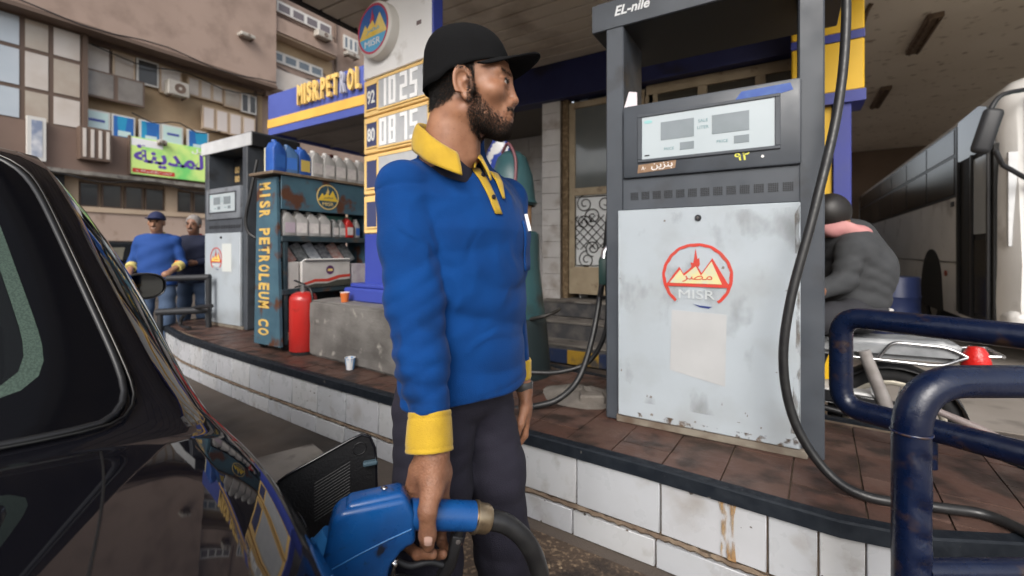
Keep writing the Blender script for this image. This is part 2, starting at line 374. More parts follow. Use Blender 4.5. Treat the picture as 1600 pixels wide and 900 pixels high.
# brown stone jamb and the door
m_jamb = mat('brown_stone', (.16, .11, .06), .8, c2=(.28, .2, .12), sc_=22, lo=.45, hi=.6, bump=.6, bsc=40)
mb = MB(); mb.bb(px1+.004, on_y(888, 300, SY).x, SY-.03, SY+.4, .62, 3.27); sh(mb, 'door_jamb', m_jamb)
DX0 = on_y(889, 300, SY).x; DX1 = DX0+1.0
m_glassd = mat('dim_shop_glass', (.10, .115, .115), .08, spec=.9, c2=(.16, .17, .165), sc_=.9)
m_skyrefl = mat('sky_reflection_pane', (.78, .80, .80), .22, c2=(.88, .89, .89), sc_=1.5, spec=.8)  # near-white base paints the bright sky reflection into the lower pane
m_iron = mat('wrought_iron', (.02, .018, .016), .5)
door = MB()
DZ0, DZM, DZ1 = .68, 2.03, 3.22
for a, b, c_, d in ((DX0, DX1, DZ0, DZ0+.36), (DX0, DX1, DZM-.05, DZM+.05), (DX0, DX1, DZ1-.08, DZ1), (DX0, DX0+.08, DZ0+.36, DZM-.05), (DX1-.08, DX1, DZ0+.36, DZM-.05), (DX0, DX0+.08, DZM+.05, DZ1-.08), (DX1-.08, DX1, DZM+.05, DZ1-.08)):
    door.bb(a, b, SY+.0, SY+.06, c_, d, .004)
dr = sh(door, 'door', m_cream)
mb = MB(); mb.bb(DX0+.08, DX1-.08, SY+.03, SY+.045, DZ0+.36, DZM-.05); sh(mb, 'pane', m_skyrefl, par=dr)
mb = MB(); mb.bb(DX0+.08, DX1-.08, SY+.03, SY+.045, DZM+.05, DZ1-.08); sh(mb, 'pane', m_glassd, par=dr)
mb = MB(); gx0, gx1, gz0, gz1 = DX0+.08, DX1-.08, DZ0+.36, DZM-.05; yy = SY+.0
def scroll(cx, cz, r, turns, a0, sgn):
    P = []
    for i in range(22):
        t = i/21; a = a0+sgn*turns*2*math.pi*t; rr = r*(1-.78*t); P.append((cx+rr*math.cos(a), yy+.012, cz+rr*math.sin(a)))
    mb.tube(P, .007, 5)
w_ = gx1-gx0
for (fx, fz, r, sg, a0) in ((.17, .88, .12, 1, 1.5), (.5, .88, .12, -1, 1.5), (.83, .88, .12, 1, 1.5), (.3, .70, .13, -1, -1.5), (.7, .70, .13, 1, -1.5), (.15, .62, .1, 1, 0), (.85, .62, .1, -1, 3.1), (.2, .1, .12, 1, 1.5), (.5, .1, .12, -1, 1.5), (.8, .1, .12, 1, 1.5), (.3, .26, .11, -1, -1.5), (.7, .26, .11, 1, -1.5)):
    scroll(gx0+fx*w_, gz0+fz*(gz1-gz0), r, 1.6, a0, sg)
for i in range(-7, 8):
    for sg in (1, -1):
        c0 = gx0+w_*(.5+i*.14); hh = .22; zc = gz0+.48*(gz1-gz0); P = []
        for t in (0, 1):
            xx = c0+sg*(t-.5)*2*hh; zz = zc+(t-.5)*2*hh; P.append([xx, zz])
        (xa, za), (xb, zb) = P
        def cl(xa, za, xb, zb):
            tt = [0, 1]
            for lim, s2 in ((gx0, 1), (gx1, -1)):
                da = (xa-lim)*s2; db = (xb-lim)*s2
                if da < 0 and db < 0: return None
                if da < 0: tt[0] = max(tt[0], da/(da-db))
                if db < 0: tt[1] = min(tt[1], da/(da-db))
            return tt
        tt = cl(xa, za, xb, zb)
        if tt and tt[0] < tt[1]:
            f = lambda t: (xa+(xb-xa)*t, yy+.012, za+(zb-za)*t); mb.tube([f(tt[0]), f(tt[1])], .006, 5)
mb.tube([(gx0+.01, yy+.012, gz0+.02), (gx1-.01, yy+.012, gz0+.02), (gx1-.01, yy+.012, gz1-.02), (gx0+.01, yy+.012, gz1-.02)], .008, 5, closed=True)
sh(mb, 'iron_grille', m_iron, 60, par=dr)
# shop windows to the right of the door (seen through the pump)
wx0, wx1 = DX1+.02, .36
mb = MB()
for a, b, c_, d in ((wx0, wx1, 3.14, 3.26), (wx0, wx1, .62, .95), (wx0, wx1, 2.60, 2.66)): mb = MB(); mb.bb(a, b, SY+.0, SY+.07, c_, d, .004); sh(mb, 'window_rail', m_cream)
pass
for xx in (on_y(1020, 150, SY).x, on_y(1097, 140, SY).x, wx0+.04, wx1-.04, -.25):
    mb = MB(); mb.bb(xx-.05, xx+.05, SY-.005, SY+.065, .95, 3.14, .004); sh(mb, 'window_mullion', m_cream)
mb = MB(); mb.bb(wx0, wx1, SY+.03, SY+.045, .95, 3.14); sh(mb, 'window_pane', mat('dark_shop_glass', (.035, .034, .028), .12, c2=(.07, .062, .05), sc_=.8, stretch=(.3, 1, 14), spec=.9))
# alcove left of the pillar: tiled back wall, ledge, hanging pipes, dark ceiling
ax0 = -4.6
mb = MB(); mb.bb(ax0, px0, 7.0, 7.2, 0, 3.6); sh(mb, 'alcove_wall', m_grout)
z = .3
while z < 3.2:
    x = ax0; off = 0
    while x < px0-.02:
        x2 = min(px0, x+.33)
        mb = MB(); mb.bb(x+.002, x2-.002, 6.978, 7.004, z+.002, z+.198, .002); sh(mb, 'wall_tile', m_wt); x = x2
    z += .2
mb = MB(); mb.bb(ax0, px0-.02, SY-.1, 7.0, 3.28, 3.4); sh(mb, 'alcove_ceiling', mat('alcove_ceiling', (.16, .14, .12), .8))
for a in ((px0+.45, px0+.47, 5.61, 7), (ax0-.1, ax0, SY, 7)): mb = MB(); mb.bb(*a, 0, 3.4); sh(mb, 'alcove_side', m_wt)
mb = MB(); mb.tube([(-3.15, 6.9, .5), (-3.15, 6.9, 3.2)], .025, 8); mb.tube([(-3.15, 6.9, 2.9), (-2.7, 6.9, 2.9)], .025, 8); mb.tube([(-3.3, 6.92, 2.0), (-2.7, 6.92, 1.95)], .03, 8); sh(mb, 'wall_pipe', mat('grey_pipe', (.1, .09, .085), .6), 60)
# interior back wall + floor behind the glazing, threshold and steps
mb = MB(); mb.bb(px1, .42, SY+.35, SY+.4, 0, 3.7); mb.bb(.36, .42, SY-.1, SY+.4, 0, 3.27); mb.bb(px1, .42, SY-.02, SY+.36, 0, .62); sh(mb, 'inner_wall', mat('shop_inner', (.10, .095, .085), .8))
m_stepd = mat('dark_step', (.06, .06, .065), .7, c2=(.14, .13, .12), sc_=6)
for nm, a in (('step', (DX0-.25, DX1+.6, SY-.34, SY-.02, .42, .60)), ('step', (DX0-.3, DX1+.7, SY-.70, SY-.34, .2, .40)), ('step', (DX0-.3, DX1+.9, SY-1.0, SY-.70, 0, .20))):
    mb = MB(); mb.bb(*a, .012); sh(mb, nm, m_stepd)
    mb = MB(); mb.bb(a[0], a[1], a[2]-.012, a[3], a[5], a[5]+.02, .004); sh(mb, 'step_tread', m_conc)
tx = on_y(892, 505, SY-1.02).x
for i, c_ in enumerate(((.02, .035, .09), (.45, .27, .03), (.02, .035, .09))):
    mb = MB(); mb.bb(tx-.3+i*.36-.1, tx+.06+i*.36-.1, SY-1.03, SY-1.014, .02, .17, .003); sh(mb, 'painted_block', mat('kerb_paint_%d' % (i % 2), c_, .6, dirt=(.08, .07, .06), dsc=6))

# ---- second canopy arm with the station lettering (left, behind the price pylon)
m_sblue = mat('sign_blue', (.075, .105, .36), .4, c2=(.06, .085, .30), sc_=1.5)
m_syel = mat('sign_yellow', (.72, .43, .09), .45, c2=(.62, .36, .07), sc_=2)
arm = thing('canopy_sign_arm', 'blue canopy fascia with yellow stripe and raised yellow station lettering', 'canopy', (-7.9, 4.6, 0))
A_y = 4.7
pTL, pBL = on_y(419, 153, A_y), on_y(419, 205, A_y)
ax0_ = pTL.x; zt = pTL.z; zb = on_y(415, 207, A_y).z
tr = on_y(570, 97, A_y).z; 
ZT = (zt+tr)/2; st = on_y(570, 128, A_y).z
def ar(mb, name, m, sm=None, par=None):
    mb.v = [(a+7.9, b-4.6, c_) for a, b, c_ in mb.v]; return mb.build(name, m, par or arm, sm)
x1_ = -4.25
def zat(u, v): return on_y(u, v, A_y).z
zy1 = zat(500, 166); zy0 = zat(500, 181); zbot = zat(500, 193)
mb = MB(); mb.bb(ax0_, x1_, A_y, A_y+.06, zy1, ZT, .005); f_ = ar(mb, 'fascia_panel', m_sblue)
mb = MB(); mb.bb(ax0_-.005, x1_, A_y-.012, A_y+.06, zy0, zy1, .004); ar(mb, 'yellow_stripe', m_syel)
mb = MB(); mb.bb(ax0_, x1_, A_y, A_y+.06, zbot, zy0, .004); ar(mb, 'lower_band', m_sblue)
mb = MB(); mb.bb(ax0_, ax0_+.06, A_y+.06, 8.6, zbot, ZT, .005); ar(mb, 'side_fascia', m_sblue)
m_soff = mat('grey_soffit', (.27, .25, .235), .7, c2=(.2, .185, .17), sc_=1.5)
mb = MB(); mb.bb(ax0_+.06, x1_, A_y+.06, 8.6, zbot+.06, zbot+.12); ar(mb, 'soffit', m_soff)
for k in range(5):
    mb = MB(); mb.bb(ax0_+.1, x1_, A_y+.5+k*.75, A_y+.54+k*.75, zbot+.02, zbot+.06); ar(mb, 'soffit_rib', m_soff)
m_dred = mat('red_steel', (.10, .014, .012), .55)
mb = MB(); q = on_y(465, 260, 6.2); mb.bb(q.x-.04, q.x+.04, 6.2, 6.28, 0, zbot+.06); mb.bb(q.x-.04, q.x+1.2, 6.2, 6.26, zbot-.16, zbot-.04); ar(mb, 'red_column', m_dred)
# raised letters, one R hanging crooked and faded
m_let = mat('letter_yellow', (.70, .47, .15), .45); m_letf = mat('letter_faded', (.36, .36, .42), .5)
lz0, lz1 = zat(500, 161), zat(500, 127); lz = (lz0+lz1)/2+.02; lh = .34
def lx(u): return on_y(u, 140, A_y).x
for ch, u0, u1, m_ in (('M', 470, 479.5, m_let), ('I', 481, 483.6, m_let), ('S', 485.5, 493, m_let), ('R', 494.5, 503.5, m_let), ('P', 506.5, 514.5, m_let), ('E', 516, 522.5, m_let), ('T', 523.5, 534, m_let), ('R', 537, 545, m_letf), ('O', 548, 558.5, m_let), ('L', 561, 568, m_let)):
    a, b = lx(u0), lx(u1); t_ = text('sign_letter', ch, lh if ch != 'I' else lh, m_, arm, ((a+b)/2+7.9, A_y-4.6-.03, lz), X, Z, ext=.05, bold=.03, width=abs(b-a)*.93)
mb = MB()
# dark blue hanging strip with white script under the arm
hp = on_y(548, 197, 5.6); mb.bb(hp.x-.42, hp.x+.6, 5.58, 5.62, hp.z-.16, hp.z+.1); hb = ar(mb, 'hanging_strip', m_sblue)
text('strip_script', ''.join(reversed('\uFEDF\uFEE0\uFED0\uFEB4\uFEF4\uFEDE')), .15, mat('white_paint', (.75, .75, .75), .5), hb, (hp.x+7.9-.1, 5.57-4.6, hp.z-.02), X, Z, ext=.004, bold=.02)
text('strip_script', ''.join(reversed('\uFED3\uFEAE\uFEF3\uFEDE')), .13, MATS['white_paint'], hb, (hp.x+7.9+.38, 5.57-4.6, hp.z), X, Z, ext=.004, bold=.02)

# ---- workshop garage to the right: ceiling, back wall, lamps
m_gceil = mat('garage_ceiling', (.72, .65, .55), .85, c2=(.66, .59, .49), sc_=.8, dirt=(.36, .29, .22), dsc=5, dlo=.6, dhi=.7)
garage = thing('workshop_garage', 'deep workshop garage with stained cream ceiling above the parked coach', 'garage', (4, 12, 0))
def ga(mb, name, m, sm=None):
    mb.v = [(a-4, b-12, c_) for a, b, c_ in mb.v]; return mb.build(name, m, garage, sm)
GZ = 4.6
mb = MB(); mb.bb(1.7, 18, -14, 4.39, -.1, .006); struct('bounce_slab', mb, mat('bounce_slab_concrete', (.36, .33, .29), .85, c2=(.28, .25, .22), sc_=.6, dirt=(.17, .15, .13), dsc=1.2, dlo=.58))  # pale ground slab added to bounce light into the garage
mb = MB(); mb.bb(.72, 16, 4.4, 19.0, -.1, .006); struct('garage_floor', mb, mat('garage_floor', (.24, .215, .19), .8, c2=(.15, .13, .11), sc_=.8, dirt=(.07, .06, .05), dsc=2, dlo=.55))
mb = MB(); mb.bb(.46, 14, 5.3, 19.4, GZ, GZ+.25); ga(mb, 'ceiling_slab', m_gceil)
mb = MB(); mb.bb(.4, 14, 19.0, 19.3, -.02, GZ-.003); ga(mb, 'back_wall', mat('garage_wall', (.17, .12, .085), .85, c2=(.12, .085, .06), sc_=.7))
for a in ((.43, .47, 5.65, 19.0),): mb = MB(); mb.bb(*a, -.02, 3.15); ga(mb, 'side_wall', mat('garage_side', (.46, .39, .31), .85, c2=(.38, .32, .25), sc_=.8))  # wall kept low; gap above added to let light onto the coach
m_fix = mat('brown_light_fitting', (.10, .065, .04), .7, c2=(.17, .12, .08), sc_=9)
for (a, b) in (((1420, 80), (1470, 18)), ((1360, 166), (1393, 133))):
    p, q = on_z(*a, GZ), on_z(*b, GZ); mb = MB(); xx = (p.x+q.x)/2
    y0_, y1_ = sorted((p.y, q.y)); mb.bb(xx-.09, xx+.09, y0_, y1_, GZ-.07, GZ+.01, .01); mb.tube([(xx-.05, y0_+.05, GZ-.085), (xx-.05, y1_-.05, GZ-.085)], .015, 8); mb.tube([(xx+.05, y0_+.05, GZ-.085), (xx+.05, y1_-.05, GZ-.085)], .015, 8); ga(mb, 'light_fitting', m_fix)
p = on_z(1362, 5, GZ); mb = MB(); mb.tube(smooth_path([(p.x, p.y, GZ), (p.x-.06, p.y+.1, GZ-.12), (p.x-.12, p.y+.4, GZ-.5), (p.x-.13, p.y+.5, GZ-.9)], 5), .03, 6); ga(mb, 'hanging_cable', m_fix, 60)
# ---- yellow and blue corner post of the shop
m_yel = mat('bright_yellow', (.70, .42, .012), .45, c2=(.6, .36, .01), sc_=2); m_pblue = mat('post_blue', (.03, .04, .24), .45, c2=(.04, .05, .2), sc_=3)
cp = thing('corner_sign_post', 'yellow sign box with blue bands on a blue post at the shop corner', 'sign post', (.44, 4.95, 0))
yq = 4.9
bx0, bx1 = on_y(1288, 60, yq).x-.25, on_y(1351, 60, yq).x
z1_, z2_, z3_ = on_y(1335, 140, yq).z, on_y(1335, 60, yq).z, on_y(1335, 47, yq).z
def cpp(mb, name, m): mb.v = [(a-.44, b-4.95, c_) for a, b, c_ in mb.v]; return mb.build(name, m, cp)
mb = MB(); mb.bb(bx0, bx1, yq, yq+.35, z1_, z2_, .01); cpp(mb, 'yellow_box', m_yel)
mb = MB(); mb.bb(bx0-.004, bx1+.004, yq-.006, yq+.356, z2_, z3_); cpp(mb, 'blue_band', m_pblue)
mb = MB(); mb.bb(bx0, bx1, yq, yq+.35, z3_, GZ, .01); cpp(mb, 'yellow_box', m_yel)
mb = MB(); mb.bb(bx0-.01, bx1+.01, yq-.012, yq+.362, z1_-.10, z1_); cpp(mb, 'blue_base_band', m_pblue)
p0_, p1_ = on_y(1302, 250, yq).x, on_y(1331, 250, yq).x
mb = MB(); mb.bb(p0_, p1_, yq+.02, yq+.2, 0, z1_-.10, .006); cpp(mb, 'blue_post', m_pblue)
mb = MB(); mb.bb(p0_-.18, p0_-.004, yq+.06, yq+.24, 0, z1_-.10, .006); cpp(mb, 'yellow_post', m_yel)
# ================================================================ EMBLEM
m_ered = mat('emblem_red', (.50, .035, .022), .5, c2=(.42, .06, .04), sc_=25); m_eyel = mat('emblem_yellow', (.75, .60, .22), .5, c2=(.70, .45, .03), sc_=8)
m_ewhite = mat('emblem_white', (.72, .72, .72), .5)
def emblem(par, o, xd, up, rad, ring, sky_m, sun_m, txt_m, base_m=None, worn=False, e=.0015):
    o, xd, up = Vector(o), Vector(xd), Vector(up); nd = xd.cross(up); k = rad
    def poly(name, pts, m, lift, t=None):
        mb = MB(); mb.prism([(a*k, b*k) for a, b in pts], o+nd*lift, xd, up, nd, t or e); return mb.build(name, m, par)
    circ = lambda r, a0=0, a1=360, n=40: [(r*math.cos(R(a0+(a1-a0)*i/n)), r*math.sin(R(a0+(a1-a0)*i/n))) for i in range(n+1)]
    if sky_m:
        poly('emblem_sky', circ(.93, -14, 194), sky_m, 0)
        if base_m: poly('emblem_base', circ(.93, 194, 346), base_m, 0)
    # ring as an arc strip
    a0, a1 = (-52, 232) if worn else (0, 360)
    mb = MB(); P = []
    n = 56
    for i in range(n+1):
        a = R(a0+(a1-a0)*i/n); wob = (.012*math.sin(i*1.7)+.01*math.sin(i*.6)) if worn else 0
        for r_, l in ((.91+wob, 0), (.91+wob, e*2), (1.0+wob*.4, e*2), (1.0+wob*.4, 0)): P.append(o+xd*(k*r_*math.cos(a))+up*(k*r_*math.sin(a))+nd*l)
    mb.grid(P, n+1, 4, cv=True); mb.build('emblem_ring', ring, par)
    if worn: poly('emblem_torn_edge', [(-.1, -.84), (.1, -.93), (.34, -.96), (.44, -.9), (.1, -.88)], mat('emblem_navy', (.015, .03, .16), .5), e)
    pyr = [(-.86, -.24), (-.48, .25), (-.36, .04), (-.02, .36), (.14, .07), (.43, .52), (.88, -.24)]
    poly('emblem_pyramids_outline', [(-.9, -.3)]+[(a*1.03, b+.03) for a, b in pyr[1:-1]]+[(.92, -.3)], ring if worn else sun_m, e)
    poly('emblem_pyramids', [(-.78, -.22), (-.47, .19), (-.36, .0), (-.02, .30), (.13, .02), (.42, .45), (.70, -.22)], sun_m, e*2.2)
    poly('emblem_flame', [(-.14, .24), (-.16, .42), (-.09, .40), (-.06, .58), (-.02, .84), (.03, .52), (.08, .56), (.1, .36), (.06, .28), (-.02, .36)], ring, e*2)
    if worn: poly('emblem_bar', [(-.92, -.32), (.94, -.32), (.92, -.24), (-.9, -.24)], ring, e*2.4)
    text('emblem_script', ''.join(reversed('\uFEE3\uFEBC\uFEAE')), .2*k, ring if worn else base_m or ring, par, o+nd*e*3+up*(-.08*k)+xd*(.02*k), xd, up, ext=e, bold=.0, width=.85*k)
    text('emblem_lettering', 'MISR', .27*k, txt_m, par, o+nd*e*2.4+up*(-.55*k), xd, up, ext=e, bold=.0, width=1.02*k)

# ================================================================ FUEL PUMPS
m_pgrey = mat('pump_grey', (.058, .066, .078), .42, c2=(.045, .051, .061), sc_=4, dirt=(.035, .035, .038), dsc=5, dlo=.58, dhi=.75, rv=.12)
m_pgrey2 = mat('pump_grey_light', (.17, .185, .205), .45, c2=(.13, .14, .16), sc_=5, dirt=(.06, .06, .06), dsc=8, dlo=.6, dhi=.72, rv=.1)
m_pdark = mat('pump_black', (.018, .019, .022), .5)
m_pwhite = mat('pump_white_panel', (.37, .41, .445), .38, c2=(.335, .37, .40), sc_=2.2, lo=.35, hi=.75, dirt=(.29, .31, .32), dsc=4, dlo=.5, dhi=.8, rv=.1)
m_silver = mat('pump_silver_top', (.55, .56, .57), .4, c2=(.45, .46, .47), sc_=5)
m_disp = mat('display_plate', (.41, .46, .485), .18, spec=.6, c2=(.37, .42, .445), sc_=3)
m_lcd = mat('lcd_grey', (.20, .23, .25), .15, c2=(.17, .2, .215), sc_=9)
m_prt = mat('display_print', (.16, .26, .28), .5)
m_rubber = mat('black_rubber', (.012, .012, .013), .38, c2=(.02, .02, .02), sc_=30, rv=.1)
m_paper = mat('paper', (.40, .405, .41), .7, c2=(.365, .37, .375), sc_=6)
m_chrome = mat('chrome', (.55, .55, .56), .2, m=1.0)
W, PH = .912, 2.0
def make_pump(label, loc, rz, top_m, main):
    t = thing('fuel_pump', label, 'fuel pump', loc, rz, 'grey fuel pumps on the island')
    for x0, x1 in ((.0, .09), (.828, .918)):
        mb = MB(); mb.bb(x0, x1, .0, .335, 0, 1.98, .006); mb.build('post', m_pgrey, t)
    mb = MB(); mb.bb(.09, .828, .015, .5, .0, 1.21); mb.build('cabinet', m_pgrey, t)
    mb = MB(); mb.bb(.06, .86, -.02, .49, -.001, .035, .004); mb.build('base_plate', mat('base_steel', (.20, .175, .14), .7, c2=(.1, .07, .05), sc_=12), t)
    # white door
    mb = MB(); mb.bb(.072, .835, -.03, -.002, .038, 1.05, .004); fp = mb.build('front_panel', m_pwhite, t, 40)
    mb = MB(); mb.lathe([(.0001, -.042), (.011, -.042), (.014, -.037), (.014, -.03)], (.445, 0, 1.0), 16, 'y', False); mb.build('lock', m_pdark, fp, 40)
    mb = MB(); mb.lathe([(.0001, -.0445), (.005, -.0445), (.005, -.042)], (.445, 0, 1.0), 12, 'y', False); mb.build('lock_core', m_chrome, fp, 40)
    # ventilation strip with perforated squares
    mb = MB(); mb.bb(.092, .832, -.012, .012, 1.052, 1.205, .003); vs = mb.build('vent_strip', m_pgrey, t)
    hole = None
    for i in range(13):
        cx = .150+i*.0535
        if hole is None:
            h_ = MB()
            for a in range(5):
                for b in range(5):
                    if (a+b) % 2 == 0 or True: h_.box(((a-2)*.0078, 0, (b-2)*.0078), (.0052, .004, .0052))
            hole = h_.mesh('vent_grid', m_pdark)
        o = link('vent_grid', hole, vs); o.location = (cx, -.0125, 1.118)
    # display head, proud of the posts
    mb = MB(); mb.bb(.098, .838, -.032, .42, 1.205, 1.56, .012, 2); dh = mb.build('display_head', m_pgrey2 if not main else m_pgrey, t, 40)
    zc0, zc1, xa, xb = 1.289, 1.491, .193, .745
    fr = MB()
    for a, b, c_, d in ((xa-.02, xb+.02, zc1, zc1+.014), (xa-.02, xb+.02, zc0-.014, zc0), (xa-.02, xa, zc0, zc1), (xb, xb+.02, zc0, zc1)): fr.bb(a, b, -.040, -.030, c_, d, .002)
    fr.build('display_bezel', m_pdark if False else m_pgrey, dh)
    mb = MB(); mb.bb(xa, xb, -.0345, -.031, zc0, zc1); mb.build('display_plate', m_disp, dh)
    for a, b, c_, d in ((.281, .428, 1.371, 1.455), (.503, .650, 1.369, 1.453), (.367, .428, 1.316, 1.35), (.591, .650, 1.317, 1.35)):
        mb = MB(); mb.bb(a, b, -.0362, -.0346, c_, d); mb.build('display_window', m_lcd, dh)
    for s_, x_, z_, h_ in (('SALE', .466, 1.437, .014), ('LITER', .466, 1.407, .014), ('PRICE', .318, 1.328, .013), ('PRICE', .545, 1.334, .013)):
        text('display_print', s_, h_, m_prt, dh, (x_, -.0347, z_), X, Z, ext=.0008, bold=.01)
    mb = MB(); mb.prism([(.02*math.cos(a*.4), .008*math.sin(a*.4)) for a in range(16)], (.222, -.0346, 1.466), X, Z, -Y, .001); mb.build('display_badge', mat('teal_print', (.25, .48, .48), .5), dh)
    mb = MB(); mb.bb(.205, .228, -.0358, -.0346, 1.303, 1.309); mb.build('display_mark', m_pdark, dh)
    # head canopy with its open dark box
    hd = MB(); hd.bb(-.075, 1.0, -.005, .012, 1.975, 2.115, .003); cp_ = hd.build('canopy_front', top_m, t)
    mb = MB(); mb.bb(-.075, 1.0, .012, .56, 1.975, 2.11, .003); mb.build('canopy_box', m_pdark, t)
    mb = MB(); mb.bb(-.055, .98, .02, .54, 2.1105, 2.13); mb.build('canopy_top', m_pgrey, t)
    return t, fp, dh, cp_
m_penw = mat('pump_lettering', (.66, .67, .68), .5)
pump, fp, dh, cf = make_pump('large grey fuel pump with worn white door, nearest, beside the attendant', (-.79, 2.2, IZ), 0, m_pgrey, True)
text('canopy_lettering', 'EL-nile', .048, m_penw, cf, (.135, -.006, 2.055), X, Z, ext=.002, bold=.022, width=.175, shear=.25)
emblem(fp, (.438, -.0302, .735), X, Z, .150, m_ered, None, mat('emblem_pale', (.56, .52, .26), .5, c2=(.42, .45, .4), sc_=20), mat('emblem_faint', (.46, .49, .50), .5), worn=True)
mb = MB(); mb.prism([(.33, .575), (.562, .569), (.556, .252), (.322, .295)], (0, -.0305, 0), X, Z, -Y, .0012); mb.build('paper_sheet', m_paper, fp)
rp = random.Random(5)
m_chip = mat('panel_grime', (.17, .15, .13), .8)
mb = MB()
for i in range(18):
    x, z = rp.uniform(.08, .83), rp.uniform(.045, .16) if i % 2 else rp.uniform(.05, 1.03); w, h = rp.uniform(.002, .008), rp.uniform(.001, .006); mb.prism([(-w, -h), (w*.7, -h*1.3), (w, h*.6), (-.3*w, h)], (x, -.0303, z), X, Z, -Y, .0004)
mb.build('panel_grime', m_chip, fp)
mb = MB(); mb.prism([(.073, .039), (.834, .039), (.834, .10), (.80, .075), (.55, .062), (.3, .07), (.12, .065), (.073, .09)], (0, -.0302, 0), X, Z, -Y, .0006); mb.build('rust_edge', stain_mat('edge_rust', (.10, .06, .035), (.22, .14, .08), 26, .52, .70, .8), fp)
mb = MB(); mb.prism([(.80, .1), (.834, .1), (.834, 1.04), (.815, 1.0), (.82, .5)], (0, -.0302, 0), X, Z, -Y, .0006); mb.build('grime_edge', stain_mat('edge_grime', (.16, .15, .14), (.24, .22, .2), 30, .45, .7, .7, (1, 1, .3)), fp)
mb = MB(); mb.prism([(.08, .12), (.83, .11), (.83, 1.03), (.08, 1.03)], (0, -.0301, 0), X, Z, -Y, .0003); mb.build('wipe_marks', stain_mat('wipe_marks', (.22, .22, .21), (.26, .26, .25), 7, .56, .78, .22, (1, 1, .55)), fp)
# sale stickers on the display head
m_bsti = mat('brown_sticker', (.20, .115, .065), .6, c2=(.28, .18, .11), sc_=30); m_wlet = mat('sticker_white', (.7, .68, .66), .6); m_ylet = mat('chalk_yellow', (.62, .60, .10), .7)
mb = MB(); mb.prism([(.17, 1.225), (.345, 1.235), (.35, 1.272), (.175, 1.265)], (0, -.0322, 0), X, Z, -Y, .0012); stk = mb.build('grade_sticker', m_bsti, dh)
text('sticker_script', ''.join(reversed('\uFE91\uFEE8\uFEB0\uFEF3\uFEE6')), .034, m_wlet, dh, (.285, -.0335, 1.251), X, Z, ext=.001, bold=.006, width=.098)
text('sticker_script', '\u0668\u0660', .018, m_wlet, dh, (.200, -.0335, 1.248), X, Z, ext=.001, bold=.008)
text('painted_numeral', '\u0669\u0662', .034, m_ylet, dh, (.622, -.0325, 1.258), X, Z, ext=.001, bold=.018, width=.058)
mb = MB(); mb.prism([(.006*math.cos(a*.7), .006*math.sin(a*.7)) for a in range(9)], (.70, -.0325, 1.25), X, Z, -Y, .001); mb.build('paint_dot', m_wlet, dh)
mb = MB(); mb.prism([(.595, 1.505), (.62, 1.538), (.80, 1.542), (.81, 1.512), (.74, 1.50)], (0, -.0322, 0), X, Z, -Y, .0008); mb.build('blue_tape', mat('blue_tape', (.03, .075, .30), .5, c2=(.05, .11, .32), sc_=30), dh)
mb = MB(); mb.prism([(-.03, 0), (.035, .004), (.028, .075), (-.012, .085)], (.125, .0, 1.562), X, Z+Y*.25, -Y, .002); mb.build('folded_note', mat('pink_paper', (.62, .57, .60), .7), pump)
# ---- second pump at the far left end
pump2, fp2, dh2, cf2 = make_pump('smaller looking grey fuel pump at the far end of the island, beside the oil rack', (-5.85, 2.6, IZ), 0, m_silver, False)
emblem(fp2, (.33, -.0302, .76), X, Z, .13, m_ered, None, m_eyel, m_ewhite, worn=True)
mb = MB(); mb.prism([(.46, .62), (.66, .62), (.66, .93), (.46, .93)], (0, -.0305, 0), X, Z, -Y, .0012); mb.build('paper_sheet', mat('aged_paper', (.5, .52, .5), .7), fp2)
mb = MB(); mb.bb(.09, .828, .28, .30, 1.56, 1.98); mb.build('back_sheet', m_pdark, pump2)
text('post_figures', '80', .08, mat('ochre_paint', (.55, .38, .16), .6), pump2, (.17, .279, 1.83), X, Z, ext=.001, bold=.03)
text('post_figures', '80', .08, MATS['ochre_paint'], pump2, (.17, .279, 1.72), X, Z, ext=.001, bold=.03)

# ---- hoses
def hose(name, label, pts, r, cat='hose', m=None):
    p0 = Vector(pts[0]); mb = MB(); mb.tube([q-p0 for q in smooth_path(pts, 9)], r, 12); o = mb.build(name, m or m_rubber, None, 60); o.location = p0
    return tag(o, label, cat)
hose('pump_hose', 'thick black hose hanging down the right post of the large pump', [on_d(1318, -120, 1.74), on_d(1322, 30, 1.72), on_d(1309, 170, 1.70), on_d(1272, 330, 1.68), on_d(1235, 470, 1.68), on_d(1224, 570, 1.68), on_d(1242, 660, 1.66), on_d(1290, 735, 1.60), on_z(1352, 775, .418), on_z(1460, 792, .418), on_z(1545, 806, .418), on_z(1640, 850, .418)], .0165)
mb = MB(); q = on_z(1448, 789, .418); mb.lathe([(.0185, -.012), (.0185, .012)], (0, 0, 0), 12, 'x'); o = mb.build('hose_clip', m_silver, None, 40); o.location = q; o.rotation_euler = (0, 0, R(-12)); tag(o, 'small pale collar clipped on the floor hose', 'hose clip')
hose('side_hose', 'long black hose drooping from the left side of the large pump to the island floor', [on_d(952, 330, 2.52), on_d(945, 400, 2.55), on_d(938, 460, 2.56), on_d(925, 530, 2.5), on_d(905, 590, 2.45), on_d(875, 622, 2.4), on_d(840, 634, 2.4), on_d(790, 640, 2.45), on_d(740, 640, 2.5)], .0165)
hose('side_hose', 'shorter black hose looping behind the long one left of the pump', [on_d(948, 430, 2.66), on_d(950, 480, 2.68), on_d(944, 525, 2.68), on_d(920, 565, 2.7), on_d(880, 580, 2.7), on_d(835, 582, 2.7), on_d(770, 575, 2.75)], .015)
